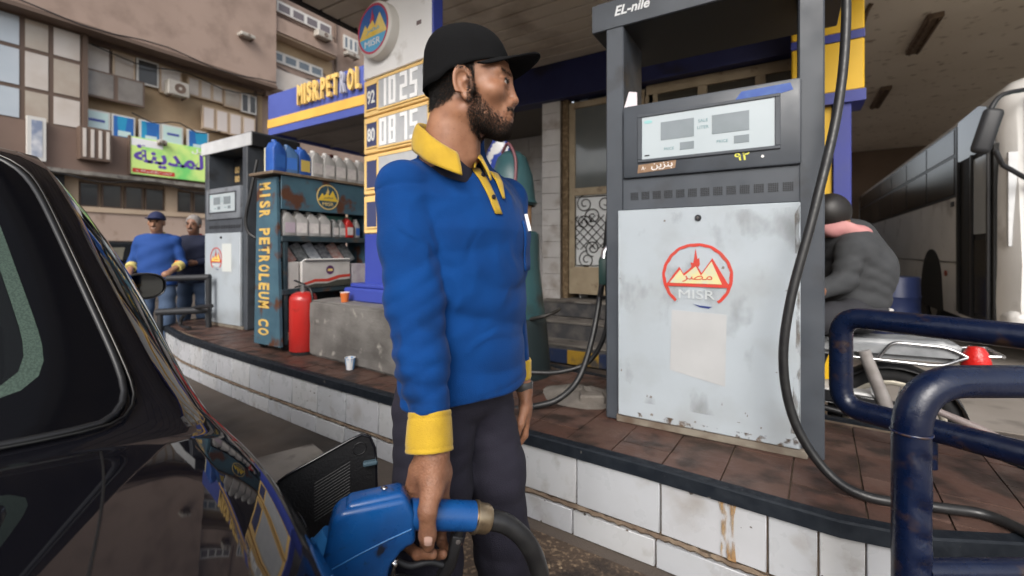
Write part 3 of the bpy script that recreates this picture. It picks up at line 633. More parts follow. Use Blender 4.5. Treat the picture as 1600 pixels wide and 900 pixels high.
# holstered nozzle on the pump's left flank
nz = thing('holstered_nozzle', 'dark green fuel nozzle holstered on the left flank of the large pump', 'nozzle', on_d(944, 430, 2.5))
mb = MB(); mb.box((0, 0, .02), (.05, .07, .15), .015, None, 2); mb.build('grip_cover', mat('dark_green_plastic', (.012, .035, .032), .5), nz, 40)
mb = MB(); mb.tube([(0, 0, .09), (.0, .01, .13), (.02, .02, .16)], .02, 10); mb.build('spout', m_chrome, nz, 60)
mb = MB(); mb.tube([(0, -.03, -.05), (-.02, -.03, -.11), (0, 0, -.13)], .008, 8); mb.build('trigger_guard', m_rubber, nz, 60)

# ================================================================ PRICE PYLON ON ITS PLINTH
m_plinth = mat('plinth_concrete', (.165, .155, .145), .85, c2=(.09, .083, .077), sc_=3.5, lo=.4, hi=.65, bump=1.0, bsc=45, dirt=(.32, .30, .27), dsc=9, dlo=.62, dhi=.72)
pr = R(-5.4); exd = Vector((math.cos(pr), math.sin(pr), 0)); eyd = Vector((-math.sin(pr), math.cos(pr), 0))
pl0 = Vector((-3.33, 2.245, IZ))
pln = thing('concrete_plinth', 'rough grey concrete plinth under the price pylon', 'plinth', pl0, pr)
bm = bmesh.new(); bmesh.ops.create_cube(bm, size=1)
for v in bm.verts: v.co = Vector(((v.co.x+.5)*1.32, (v.co.y+.5)*.95, (v.co.z+.5)*.452-.002))
bmesh.ops.bevel(bm, geom=bm.edges[:], offset=.02, segments=2, affect='EDGES'); bmesh.ops.subdivide_edges(bm, edges=bm.edges[:], cuts=6, use_grid_fill=True)
for v in bm.verts:
    if v.co.z > .02: v.co += Vector((rs.uniform(-1, 1), rs.uniform(-1, 1), rs.uniform(-1, 1)))*.004
me = bpy.data.meshes.new('plinth_block'); bm.to_mesh(me); bm.free(); me.materials.append(m_plinth); link('plinth_block', me, pln)
PZ = IZ+.45
pf = on_d(568, 400, 3.62); pf.z = PZ
pyl = thing('price_pylon', 'tall yellow and white price pylon with round emblem and two fuel prices', 'price sign', pf, pr)
PW = .80; PD = .09
def zl(v): return EYE+(HV-v)/FPX*3.62-PZ
zs = [zl(20), zl(127), zl(185), zl(243), zl(306), zl(366)]
m_py = mat('pylon_yellow', (.80, .55, .22), .45, c2=(.74, .49, .18), sc_=3); m_py2 = mat('pylon_yellow_strong', (.75, .48, .03), .45)
m_pw = mat('pylon_white', (.80, .79, .78), .4, c2=(.74, .73, .72), sc_=2, dirt=(.45, .42, .38), dsc=3, dlo=.6)
mb = MB(); mb.bb(.0, PW, .0, PD, zs[1]+.004, zs[0], .006); head = mb.build('white_head', m_pw, pyl)
mb = MB(); mb.bb(PW, PW+.018, -.004, PD, zs[5], zs[0]+.12, .004); mb.build('blue_edge', mat('pylon_blue', (.035, .055, .30), .4, c2=(.045, .07, .33), sc_=3), pyl)
m_seg = mat('flip_white', (.86, .86, .86), .5); m_segbg = mat('flip_grey', (.42, .43, .45), .5, c2=(.48, .49, .5), sc_=12); m_nav = mat('grade_navy', (.05, .06, .14), .5); m_numw = mat('number_white', (.70, .70, .68), .5)
SEG = {'0': 'abcdef', '1': 'bc', '2': 'abged', '8': 'abcdefg', '7': 'abc', '5': 'afgcd'}
def digit(par, ch, x0, z0, w, h, y):
    b = .028
    g_ = {'a': (x0, x0+w, z0+h-b, z0+h), 'g': (x0, x0+w, z0+h/2-b/2, z0+h/2+b/2), 'd': (x0, x0+w, z0, z0+b), 'f': (x0, x0+b, z0+h/2, z0+h), 'e': (x0, x0+b, z0, z0+h/2), 'b': (x0+w-b, x0+w, z0+h/2, z0+h), 'c': (x0+w-b, x0+w, z0, z0+h/2)}
    mb = MB()
    for i, s_ in enumerate(SEG[ch]): a, b2, c_, d = g_[s_]; mb.bb(a, b2, y-.004-.0002*i, y, c_, d)
    mb.build('price_digit', m_seg, par)
for k, (grade, pz) in enumerate((('92', '1025'), ('80', '0875'), (None, None), (None, None))):
    top, bot = zs[1+k]-.006, zs[2+k]+.006
    mb = MB(); mb.bb(.0, PW, .004, PD, bot, top, .005); pan = mb.build('price_panel', m_py, pyl)
    hgt = top-bot
    mb = MB(); mb.bb(.045, .165, -.002, .01, bot+.05, top-.05); gp_ = mb.build('grade_plate', m_nav, pan)
    mb = MB(); mb.bb(.20, PW-.05, -.002, .01, bot+.035, top-.03); mb.build('price_plate', m_segbg, pan)
    for a, b_, c_, d in ((.035, .175, bot+.038, bot+.05), (.035, .175, top-.05, top-.038), (.19, PW-.04, bot+.022, bot+.035), (.19, PW-.04, top-.03, top-.018)):
        mb = MB(); mb.bb(a, b_, -.006, .012, c_, d); mb.build('plate_frame', m_py, pan)
    if grade:
        text('grade_number', grade, .105, m_numw, pan, (.105, -.003, (bot+top)/2), X, Z, ext=.003, bold=.02, width=.095)
        for i, ch in enumerate(pz):
            digit(pan, ch, .215+i*.112+(.02 if i >= 2 else 0), bot+.042, .082, hgt-.078, -.0025)
mb = MB(); mb.bb(.0, PW, .01, .26, .0, zs[5], .006); mb.build('blue_shaft', MATS['pylon_blue'], pyl)
mb = MB(); mb.bb(-.14, PW+.1, -.09, .33, -.002, .105, .012); ft = mb.build('blue_foot', MATS['pylon_blue'], pyl)
mb = MB(); mb.bb(-.10, PW+.06, -.06, .30, .105, .14, .01); mb.build('foot_step', MATS['pylon_blue'], pyl)
# round emblem, a thick drum on the head
cc = Vector((.235, 0, (zs[0]+zs[1])/2+.045)); rad = .205
mb = MB(); mb.lathe([(rad*.92, -.082), (rad*1.02, -.07), (rad*1.05, -.045), (rad*1.05, .0)], cc, 40, 'y', False); rim = mb.build('emblem_drum', mat('drum_cream', (.60, .58, .54), .4), pyl, 40)
mb = MB(); mb.lathe([(.0001, -.078), (rad*.94, -.078), (rad*.94, -.07)], cc, 40, 'y', False); mb.build('emblem_face', mat('drum_face', (.62, .56, .56), .4), rim, 40)
emblem(rim, cc+Vector((0, -.079, 0)), X, Z, rad*.92, mat('emblem_magenta', (.45, .05, .09), .4), mat('emblem_blue', (.03, .10, .34), .4, c2=(.04, .2, .42), sc_=5), m_eyel, m_ewhite, mat('emblem_skyblue', (.10, .36, .58), .4), e=.002)
mb = MB(); mb.prism([(0, 0), (.05, 0), (.05, .03), (0, .03)], (.64, -.0005, (zs[0]+zs[1])/2-.02), X, Z, -Y, .001); mb.build('small_mark', mat('mark_brown', (.16, .12, .12), .6), head)

# ================================================================ OIL RACK
m_rack = mat('rack_teal', (.042, .092, .128), .5, c2=(.058, .125, .165), sc_=5, dirt=(.085, .035, .02), dsc=6.5, dlo=.54, dhi=.64, rv=.12)
m_rackd = mat('rack_dark', (.02, .035, .045), .5, c2=(.04, .06, .07), sc_=8, dirt=(.07, .035, .02), dsc=8)
rk = thing('oil_display_rack', 'rusty teal metal oil rack with vertical yellow lettering and round emblem', 'rack', (-3.95, 2.15, IZ))
def rr_(mb, name, m, par=None, sm=None):
    mb.v = [(a+3.95, b-2.15, c_-IZ) for a, b, c_ in mb.v]; return mb.build(name, m, par or rk, sm)
RX = -3.60; RY1 = 3.12
mb = MB(); mb.prism([(-3.965, .45), (-3.575, .45), (-3.63, 1.87), (-3.915, 1.87)], (0, 2.15, 0), X, Z, Y, .025); fpnl = rr_(mb, 'lettered_panel', m_rack)
mb = MB(); mb.prism([(-3.965, .45), (-3.575, .45), (-3.63, 1.87), (-3.915, 1.87)], (0, RY1-.025, 0), X, Z, Y, .025); rr_(mb, 'end_panel', m_rack)
mb = MB(); mb.bb(RX-.012, RX, 2.176, RY1-.026, 1.60, 1.885, .003); fb_ = rr_(mb, 'emblem_board', m_rack)
mb = MB(); mb.bb(-3.94, RX+.02, 2.09, RY1+.04, 1.888, 1.912, .003); rr_(mb, 'top_shelf', mat('rusty_shelf', (.13, .09, .06), .7, c2=(.2, .16, .12), sc_=9))
SH2, SH3 = 1.375, .925
for zz in (SH2, SH3): mb = MB(); mb.bb(-3.94, RX+.012, 2.176, RY1-.026, zz-.045, zz, .003); rr_(mb, 'shelf', m_rackd)
for yy_ in (2.2, RY1-.06):
    mb = MB(); mb.bb(RX-.025, RX+.006, yy_, yy_+.03, .46, SH2-.046); rr_(mb, 'upright', m_rackd)
mb = MB(); mb.bb(-3.94, -3.925, 2.2, RY1-.05, .5, 1.885); rr_(mb, 'back_sheet', m_rackd)
for yy_ in (2.22, RY1-.08):
    for xx in (-3.93, -3.62):
        mb = MB(); mb.lathe([(.0001, -.02), (.045, -.02), (.05, 0), (.045, .02), (.0001, .02)], (xx, yy_, .451), 16, 'x', False); rr_(mb, 'castor', m_rubber, sm=40)
emblem(fb_, (RX+.001+3.95, 2.62-2.15, 1.742-IZ), Y, Z, .115, mat('emblem_ochre', (.62, .46, .18), .5), mat('emblem_teal', (.03, .07, .10), .5), mat('emblem_gold', (.68, .47, .05), .5), MATS['emblem_ochre'], MATS['emblem_teal'])
m_lety = mat('rack_letter', (.62, .40, .10), .55, c2=(.5, .33, .1), sc_=25, dirt=(.10, .13, .14), dsc=25, dlo=.6, dhi=.66)
word = 'MISR PETROLEUM CO'; zt_ = 1.80; stepz = (1.80-.56)/(len(word)-1)
for i, ch in enumerate(word):
    if ch == ' ': continue
    lean = Vector((-.03, 0, 0))*((1.8-(zt_-i*stepz))/1.3)
    text('rack_letter', ch, .16, m_lety, fpnl, Vector((-3.79+3.95, -.001, zt_-i*stepz-IZ))+lean, (0, 0, -1), (1, 0, 0), ext=.002, bold=.04, width=.060 if ch != 'I' else .022)

# ---- oil bottles
def bottle_mesh(w, d, h, kind):
    # handled jerry bottle: side outline with slanted shoulder, extruded and rounded
    out = [(-d/2, 0), (d/2, 0), (d/2, h*.60), (d*.40, h*.72), (d*.02, h*.90), (d*-.02, h*.93), (-d*.30, h*.93), (-d*.34, h*.86), (-d/2, h*.72)]
    mb = MB(); mb.prism(out, (-w/2, 0, 0), Y, Z, X, w)
    bm = bmesh.new(); vs = [bm.verts.new(p) for p in mb.v]
    for f in mb.f: bm.faces.new([vs[i] for i in f])
    bmesh.ops.recalc_face_normals(bm, faces=bm.faces[:])
    bmesh.ops.bevel(bm, geom=bm.edges[:], offset=.012, segments=2, affect='EDGES', profile=.6)
    me = bpy.data.meshes.new('body'); bm.to_mesh(me); bm.free(); me.shade_smooth(); me.set_sharp_from_angle(angle=R(60)); return me
def bottle(col, label, loc, rz, h=.26, w=.105, d=.13, lab=None, cap=None):
    t = thing('oil_bottle', label, 'bottle', loc, rz, 'oil bottles on the rack')
    m = {'blue': mat('bottle_blue', (.02, .085, .36), .35, c2=(.03, .11, .40), sc_=9), 'slate': mat('bottle_slate', (.05, .12, .26), .35), 'silver': mat('bottle_silver', (.33, .32, .31), .38, c2=(.42, .41, .40), sc_=6), 'grey': mat('bottle_grey', (.22, .22, .22), .4), 'red': mat('bottle_red', (.40, .018, .015), .4)}[col]
    me = bottle_mesh(w, d, h, col); me.materials.append(m); link('body', me, t)
    mb = MB(); mb.lathe([(.0001, h), (.019, h), (.021, h*.985), (.021, h*.92)], (0, -d*.16, 0), 14, 'z', False); mb.build('cap', cap or m, t, 40)
    mb = MB(); mb.tube(smooth_path([(0, d*.02, h*.90), (0, d*.26, h*.86), (0, d*.42, h*.72)], 4), .009, 8); mb.build('handle', m, t, 60)
    lm = lab or mat('bottle_label', (.55, .52, .50), .5, c2=(.45, .40, .42), sc_=20)
    for s_ in (-1, 1): mb = MB(); mb.bb(s_*w/2-.0015, s_*w/2+.0015, -d*.36, d*.36, h*.14, h*.54); mb.build('label', lm, t)
    return t
m_lcream = mat('label_cream', (.62, .58, .40), .5); m_lyel = mat('label_yellow', (.62, .47, .12), .5); m_lblue = mat('label_blue', (.03, .12, .42), .45)
ordn = ['first', 'second', 'third', 'fourth', 'fifth', 'sixth', 'seventh', 'eighth', 'ninth']
tops = [('blue', m_lblue, 'large bright blue oil bottle with cream side at the near end of the top shelf'), ('slate', m_lblue, 'slate blue oil bottle, second on the top shelf of the rack'), ('blue', m_lyel, 'deep blue oil bottle with yellow label next to the silver ones on the top shelf')]
yb = 2.18
for i, (c_, l_, lab_) in enumerate(tops): bottle(c_, lab_, (-3.68, yb+i*.115, 1.913), R(rs.uniform(-14, 14)), .27 if i == 0 else .25, lab=l_)
mb = MB(); mb.bb(-3.80, -3.735, 2.14, 2.19, 1.913, 2.13, .01); tag(mb.build('oil_carton', m_lcream), 'cream carton behind the first blue bottle on the top shelf', 'carton')
for i in range(5): bottle('silver', '%s silver oil bottle from the left on the top shelf' % ordn[i], (-3.68, yb+.36+i*.125, 1.913), R(rs.uniform(-10, 10)), .245, cap=mat('cap_pale', (.6, .58, .56), .4))
m_lpur = mat('label_mauve', (.48, .40, .46), .5)
for i in range(4): bottle('silver', '%s silver oil bottle from the left on the middle shelf' % ordn[i], (-3.68, 2.27+i*.115, SH2+.002), R(rs.uniform(-10, 10)), .22, lab=m_lpur if i == 0 else None)
for i in range(2): bottle('grey', 'small grey oil bottle, %s of two on the middle shelf' % ('left' if i == 0 else 'right'), (-3.67, 2.735+i*.075, SH2+.002), 0, .17, .075, .07)
bottle('red', 'red oil bottle on the middle shelf', (-3.67, 2.885, SH2+.002), 0, .19, .10, .09)
bottle('silver', 'narrow bottle with blue label beside the red one', (-3.67, 2.99, SH2+.002), 0, .185, .06, .06, lab=m_lblue)
mb = MB(); mb.bb(-3.80, -3.74, 2.72, 3.0, SH2+.001, SH2+.21, .004); tag(mb.build('green_carton', mat('green_print', (.10, .30, .25), .5)), 'green topped carton behind the small bottles on the middle shelf', 'carton')
# cartons and leaflets on the lower shelf
bx = thing('oil_carton_box', 'open white oil carton with round emblem and red wave stripe', 'box', (-3.70, 2.60, SH3+.001))
m_card = mat('white_card', (.50, .48, .46), .7, c2=(.42, .40, .38), sc_=8)
mb = MB(); mb.bb(-.12, .12, -.25, .25, 0, .225, .004); bd = mb.build('carton_body', m_card, bx)
mb = MB(); mb.box((.10, 0, .232), (.09, .47, .012), .003, Matrix.Rotation(R(-25), 3, 'Y')); mb.build('carton_flap', mat('flap_white', (.68, .67, .66), .7), bx)
for nm, pts, m_ in (('red_wave', [(-.25, .02), (-.12, .05), (.02, .045), (.14, .075), (.25, .08), (.25, .105), (.12, .1), (0, .07), (-.12, .075), (-.25, .04)], m_ered), ('black_wave', [(-.25, .002), (.25, .002), (.25, .06), (.1, .055), (0, .03), (-.12, .035), (-.25, .01)], mat('wave_dark', (.05, .05, .04), .6))):
    mb = MB(); mb.prism(pts, (.1205, 0, 0), Y, Z, X, .001); mb.build(nm, m_, bx)
mb = MB(); mb.prism([(.042*math.cos(a*.35), .042*math.sin(a*.35)) for a in range(18)], (.1205, .03, .15), Y, Z, X, .001); mb.build('round_print', mat('print_maroon', (.09, .03, .10), .5), bx)
mb = MB(); mb.bb(.1216, .1226, .005, .055, .14, .16); mb.build('print_bar', m_eyel, bx)
mb = MB(); mb.bb(-3.81, -3.59, 2.88, 3.06, SH3+.001, SH3+.2, .004); o = mb.build('small_carton', mat('card_grey', (.45, .42, .45), .7, c2=(.35, .3, .36), sc_=14)); tag(o, 'small grey printed carton right of the white oil carton', 'box')
mb = MB(); mb.bb(-3.82, -3.60, 2.22, 2.335, SH3+.001, SH3+.23, .004); tag(mb.build('plain_carton', m_card), 'plain pale carton left of the white oil carton on the lower shelf', 'box')
m_lea = [mat('leaflet_%d' % i, c_, .5, c2=c3, sc_=30) for i, (c_, c3) in enumerate((((.42, .22, .20), (.5, .45, .42)), ((.13, .14, .15), (.35, .36, .36)), ((.45, .47, .5), (.25, .28, .33)), ((.08, .09, .11), (.3, .3, .32))))]
nml = ['reddish', 'dark', 'pale blue', 'black', 'second reddish', 'second dark']
for i in range(6):
    mb = MB(); mb.box((0, 0, .1), (.02, .10, .19), .002, Matrix.Rotation(R(-24), 3, 'Y') @ Matrix.Rotation(R(22), 3, 'X')); o = mb.build('leaflet', m_lea[i % 4]); o.location = (-3.74, 2.3+i*.125, SH3+.21 if .1 < i*.1 < .5 else SH3+.205)
    tag(o, '%s leaflet leaning above the cartons on the lower shelf' % nml[i], 'leaflet', 'leaflets on the rack')

# ---- fire extinguisher
m_red = mat('extinguisher_red', (.42, .022, .018), .32, c2=(.35, .018, .016), sc_=4, dirt=(.16, .02, .015), dsc=9, dlo=.6, dhi=.75, coat=.3)
ex = thing('fire_extinguisher', 'red fire extinguisher standing on the island by the plinth', 'extinguisher', (-3.44, 2.27, IZ))
r_ = .108
mb = MB(); mb.lathe([(.0001, .025), (r_*.96, .025), (r_, .035), (r_, .44), (r_*.97, .465), (r_*.82, .49), (r_*.5, .507), (.03, .512), (.0001, .512)], (0, 0, 0), 32, 'z', False); mb.build('cylinder', m_red, ex, 40)
mb = MB(); mb.lathe([(.0001, 0), (r_*.92, 0), (r_*.92, .026), (.0001, .026)], (0, 0, 0), 32, 'z', False); mb.build('foot_ring', m_rubber, ex, 40)
mb = MB(); mb.lathe([(.026, .51), (.026, .555), (.018, .56), (.018, .575), (.0001, .575)], (0, 0, 0), 16, 'z', False); mb.build('valve', mat('valve_steel', (.25, .25, .25), .35, m=.8), ex, 40)
mb = MB(); mb.box((-.05, 0, .585), (.14, .022, .012), .004, Matrix.Rotation(R(12), 3, 'Y')); mb.box((-.05, 0, .555), (.13, .02, .01), .004, Matrix.Rotation(R(-12), 3, 'Y')); mb.build('lever', m_rubber, ex)
mb = MB(); mb.tube(smooth_path([(.02, 0, .55), (.09, .0, .54), (.125, 0, .46), (.12, .0, .3), (.118, 0, .18)], 6), .010, 8); mb.build('discharge_hose', m_rubber, ex, 60)
# ---- paper cups
def cup(label, loc, m, h=.085):
    t = thing('paper_cup', label, 'cup', loc)
    mb = MB(); mb.lathe([(.0001, 0), (.026, 0), (.036, h), (.034, h), (.025, .004), (.0001, .004)], (0, 0, 0), 20, 'z', False); mb.build('cup_wall', m, t, 40)
    mb = MB(); mb.tube([(.0355*math.cos(a*.3142), .0355*math.sin(a*.3142), h) for a in range(20)], .0022, 6, closed=True); mb.build('rim', mat('cup_rim', (.72, .7, .68), .5), t, 60)
    return t
q = on_z(543, 579, IZ); c1 = cup('blue and white paper cup on the island floor', q+Vector((-.01, .03, .001)), mat('cup_blue', (.10, .26, .50), .5, c2=(.65, .65, .66), sc_=26, lo=.5, hi=.54, stretch=(1, 1, .01)))
q = on_z(532, 473, PZ); cup('orange paper cup on the concrete plinth', q+Vector((0, .04, .002)), mat('cup_orange', (.52, .13, .03), .5), .075)

# ---- teal dispenser drum behind the attendant
td = thing('teal_dispenser', 'dark teal cone shaped air and water stand behind the attendant', 'dispenser', on_d(800, 392, 3.15)*1.0)
td.location.z = IZ-.002
m_teal = mat('teal_enamel', (.022, .062, .070), .4, c2=(.03, .08, .088), sc_=4, dirt=(.02, .025, .025), dsc=5, rv=.1)
kk = 3.15/700
def tz(v): return EYE+(HV-v)*kk-IZ
mb = MB(); mb.lathe([(.0001, tz(236)), (.05, tz(237)), (.10, tz(246)), (.145, tz(275)), (.165, tz(312)), (.18, tz(318)), (.165, tz(322))], (0, 0, 0), 28, 'z', False); mb.build('dome', m_teal, td, 40)
mb = MB(); mb.lathe([(.14, tz(322)), (.135, tz(362))], (0, 0, 0), 28, 'z', False); nk = mb.build('amber_neck', mat('amber_band', (.30, .15, .07), .35, c2=(.42, .26, .14), sc_=9), td, 40)
mb = MB(); mb.bb(.105, .14, -.06, -.02, tz(358), tz(335)); mb.build('blue_label', m_lblue, nk)
mb = MB(); mb.lathe([(.17, tz(362)), (.19, tz(366)), (.195, tz(420)), (.235, tz(492))], (0, 0, 0), 28, 'z', False); mb.build('upper_body', m_teal, td, 40)
mb = MB(); mb.lathe([(.225, tz(492)), (.24, tz(497)), (.245, tz(505)), (.275, .0)], (0, 0, 0), 28, 'z', False); mb.build('lower_body', mat('dark_teal_base', (.012, .02, .022), .5), td, 40)
mb = MB(); mb.tube(smooth_path([(-.05, -.05, tz(240)), (.02, -.08, tz(228)), (.09, -.1, tz(255)), (.1, -.13, tz(300))], 6), .011, 8); mb.build('red_hose', mat('maroon_hose', (.14, .05, .06), .5), td, 60)
mb = MB(); mb.tube(smooth_path([(.2, -.1, tz(492)), (.3, -.12, tz(486)), (.36, -.05, tz(480)), (.32, .1, tz(480))], 6), .012, 8); mb.build('bracket', m_iron, td, 60)
bl = thing('blue_hanging_bag', 'blue and white plastic sack hanging behind the attendant\'s neck', 'sack', on_d(780, 232, 3.5))
P = []
for i in range(9):
    for k in range(14):
        a = 2*math.pi*k/14; t_ = i/8; w = .02+.11*math.sin(min(1, t_*1.5)*1.57)*(1-.25*t_); P.append((w*math.cos(a)*(1+.12*math.sin(3*a+i)), .05*math.sin(a), .1-.28*t_))
mb = MB(); mb.grid(P, 9, 14, cv=True); mb.build('sack_body', mat('sack_blue', (.03, .06, .30), .4, c2=(.68, .68, .68), sc_=7, lo=.52, hi=.56), bl, 180)
mb = MB(); mb.tube([(0, 0, .1), (0, 0, .5)], .004, 6); mb.build('sack_cord', m_rubber, bl)
# ================================================================ IMPLICIT SURFACES (for people): smooth-blended shapes -> one continuous mesh
f4 = np.float32
def A3(p): return np.array(p, dtype=f4)
def ell(P, c, r, rot=None):
    q = P-A3(c)
    if rot is not None: q = q @ A3(rot)          # columns of rot = local axes
    r = A3(r); k0 = np.linalg.norm(q/r, axis=-1); k1 = np.linalg.norm(q/(r*r), axis=-1)
    return k0*(k0-1)/np.maximum(k1, 1e-6)
def cap(P, a, b, ra, rb):
    a, b = A3(a), A3(b); ab = b-a; t = np.clip(((P-a) @ ab)/float(ab @ ab), 0, 1)
    return np.linalg.norm(P-a-t[..., None]*ab, axis=-1)-(ra+(rb-ra)*t)
def smin(a, b, k):
    h = np.clip(.5+.5*(b-a)/k, 0, 1); return b*(1-h)+a*h-k*h*(1-h)
def smax(a, b, k): return -smin(-a, -b, k)
def chain(P, pts, k=.02):
    d = None
    for (a, ra), (b, rb) in zip(pts, pts[1:]):
        e = cap(P, a, b, ra, rb); d = e if d is None else smin(d, e, k)
    return d
def wav(P, f, ph=0.0):                              # cheap smooth pseudo noise
    x, y, z = P[..., 0], P[..., 1], P[..., 2]
    return (np.sin(f*(x*1.3+y*.7+.5*z)+ph)*np.sin(f*(y*1.1-z*.9)+1.7+ph)+np.sin(f*1.9*(z*.8-x*.6+y*.2)+2.3*ph))*.5
def nets(fn, lo, hi, h):
    lo = np.array(lo, f4); n = np.ceil((np.array(hi)-lo)/h).astype(int)+1
    xs = [lo[i]+h*np.arange(n[i], dtype=f4) for i in range(3)]
    D = np.empty(n, f4)
    YY, ZZ = np.meshgrid(xs[1], xs[2], indexing='ij'); st = max(1, int(400000/(n[1]*n[2])))
    for i in range(0, n[0], st):
        b = xs[0][i:i+st]; P = np.empty((len(b), n[1], n[2], 3), f4); P[..., 0] = b[:, None, None]; P[..., 1] = YY; P[..., 2] = ZZ
        D[i:i+st] = fn(P)
    m = n-1; acc = np.zeros((*m, 3), f4); cnt = np.zeros(m, f4); S = D < 0
    cor = [(i, j, k) for i in (0, 1) for j in (0, 1) for k in (0, 1)]
    sl_ = lambda c: tuple(slice(c[i], c[i]+m[i]) for i in range(3))
    for c in cor:
        for ax in range(3):
            if c[ax]: continue
            e = list(c); e[ax] = 1
            a, b = D[sl_(c)], D[sl_(e)]; cr = (a < 0) != (b < 0)
            t = np.where(cr, a/np.where(cr, a-b, 1), 0)
            for q in range(3): acc[..., q] += np.where(cr, c[q]+(t if q == ax else 0), 0)
            cnt += cr
    act = cnt > 0; idx = -np.ones(m, int); idx[act] = np.arange(act.sum())
    ijk = np.argwhere(act); V = lo+h*(ijk+acc[act]/cnt[act][:, None])
    F = []
    for ax in range(3):
        u, v = (ax+1) % 3, (ax+2) % 3
        s0 = [slice(None)]*3; s1 = [slice(None)]*3; s0[ax] = slice(0, -1); s1[ax] = slice(1, None)
        cr = S[tuple(s0)] != S[tuple(s1)]; E = np.argwhere(cr); E = E[(E[:, u] > 0) & (E[:, v] > 0) & (E[:, u] < m[u]) & (E[:, v] < m[v])]
        o = np.zeros(3, int); o[u] = 1; w = np.zeros(3, int); w[v] = 1
        q = np.stack([idx[tuple((E-o-w).T)], idx[tuple((E-w).T)], idx[tuple(E.T)], idx[tuple((E-o).T)]], 1)
        neg = S[tuple(E.T)]; q[~neg] = q[~neg][:, ::-1]; F.append(q)
    F = np.concatenate(F); F = F[(F >= 0).all(1)]
    return V, F
def np_mesh(name, V, F, m, smooth=True):
    me = bpy.data.meshes.new(name); me.vertices.add(len(V)); me.vertices.foreach_set('co', np.asarray(V, np.float32).ravel())
    me.loops.add(F.size); me.loops.foreach_set('vertex_index', F.astype(np.int32).ravel()); me.polygons.add(len(F))
    me.polygons.foreach_set('loop_start', np.arange(0, F.size, F.shape[1], dtype=np.int32)); me.polygons.foreach_set('loop_total', np.full(len(F), F.shape[1], np.int32))
    me.update(calc_edges=True); me.validate(); me.materials.append(m)
    if smooth: me.shade_smooth()
    return me
def joinVF(parts):
    V, F, k = [], [], 0
    for v, f in parts: V.append(v); F.append(f+k); k += len(v)
    return np.concatenate(V), np.concatenate(F)
# camera-facing working frame (x right, y away, z up) -> world
CR = np.array([[_c, -_s, 0], [_s, _c, 0], [0, 0, 1]], float)
def toW(V): return np.asarray(V, float) @ CR.T
def L3(u, v, d): return ((u-800)/FPX*d, d, EYE+(HV-v)/FPX*d)
def hairs(name, V, N, ln, rad, m, parent, bend, jit=.35, seed=1):
    rg = np.random.RandomState(seed); n = len(V)
    d = N+np.asarray(bend)+rg.normal(0, jit, (n, 3)); d /= np.linalg.norm(d, axis=1)[:, None]
    l = ln*rg.uniform(.55, 1.2, n)[:, None]; t = np.cross(d, [0.3, .5, .8]); t /= np.linalg.norm(t, axis=1)[:, None]; b = np.cross(d, t)
    base = V-N*.0015; mid = base+d*l*.55; d2 = d+np.asarray(bend)*.5+rg.normal(0, jit*.5, (n, 3)); d2 /= np.linalg.norm(d2, axis=1)[:, None]; tip = mid+d2*l*.5
    Q = []
    for k in range(3):
        a = k*2.0944; Q.append(base+(t*math.cos(a)+b*math.sin(a))*rad)
    for k in range(3):
        a = k*2.0944; Q.append(mid+(t*math.cos(a)+b*math.sin(a))*rad*.75)
    Q.append(tip); VV = np.stack(Q, 1).reshape(-1, 3); i = np.arange(n)[:, None]*7
    F = np.concatenate([i+np.array(q) for q in ((0, 1, 4), (0, 4, 3), (1, 2, 5), (1, 5, 4), (2, 0, 3), (2, 3, 5), (3, 4, 6), (4, 5, 6), (5, 3, 6))])
    return link(name, np_mesh(name, VV, F, m, True), parent)
def sample(V, F, n, seed=2):
    rg = np.random.RandomState(seed); T = np.concatenate([F[:, [0, 1, 2]], F[:, [0, 2, 3]]]) if F.shape[1] == 4 else F
    a, b, c = V[T[:, 0]], V[T[:, 1]], V[T[:, 2]]; nn = np.cross(b-a, c-a); ar = np.linalg.norm(nn, axis=1); nn = nn/np.maximum(ar, 1e-12)[:, None]
    k = rg.choice(len(T), n, p=ar/ar.sum()); r1, r2 = np.sqrt(rg.rand(n)), rg.rand(n)
    return a[k]*(1-r1)[:, None]+b[k]*(r1*(1-r2))[:, None]+c[k]*(r1*r2)[:, None], nn[k]

# ================================================================ THE ATTENDANT
m_skin = mat('skin', (.30, .145, .082), .46, c2=(.20, .085, .045), sc_=34, lo=.3, hi=.78, bump=.12, bsc=900, sss=.10, det=10, dirt=(.16, .065, .035), dsc=160, dlo=.62, dhi=.8, rv=.08)
m_skin2 = mat('hand_skin', (.25, .118, .067), .5, c2=(.17, .075, .042), sc_=38, lo=.4, hi=.7, bump=.5, bsc=300, sss=.1, rv=.08)
m_hair = mat('black_hair', (.012, .010, .009), .45); m_beard = mat('beard_hair', (.022, .014, .010), .5)
m_cap = mat('black_cap_cloth', (.0035, .0035, .004), .9, bump=.5, bsc=600, spec=.2)
m_shirt = mat('royal_blue_fleece', (.0015, .041, .175), .9, c2=(.0015, .031, .135), sc_=9, bump=.35, bsc=500, sheen=.05, spec=.2, bump2=(9, .012), dirt=(.002, .018, .07), dsc=7, dlo=.60, dhi=.78)
m_yk = mat('yellow_knit', (.46, .29, .014), .8, c2=(.36, .22, .012), sc_=14, bump=.5, bsc=450, sheen=.2, dirt=(.30, .2, .02), dsc=9, dlo=.6, dhi=.8)
m_trou = mat('dark_trouser', (.010, .009, .018), .85, c2=(.015, .013, .025), sc_=10, bump=.4, bsc=400)
m_navy = mat('navy_undershirt', (.010, .010, .022), .9)
mbase = Vector(CR @ np.array([-.125, 1.12, 0]))
man = thing('person', 'attendant in royal blue shirt with yellow collar and black cap, filling the car', 'person', mbase)
def MW(V): return toW(V)-np.array(mbase)
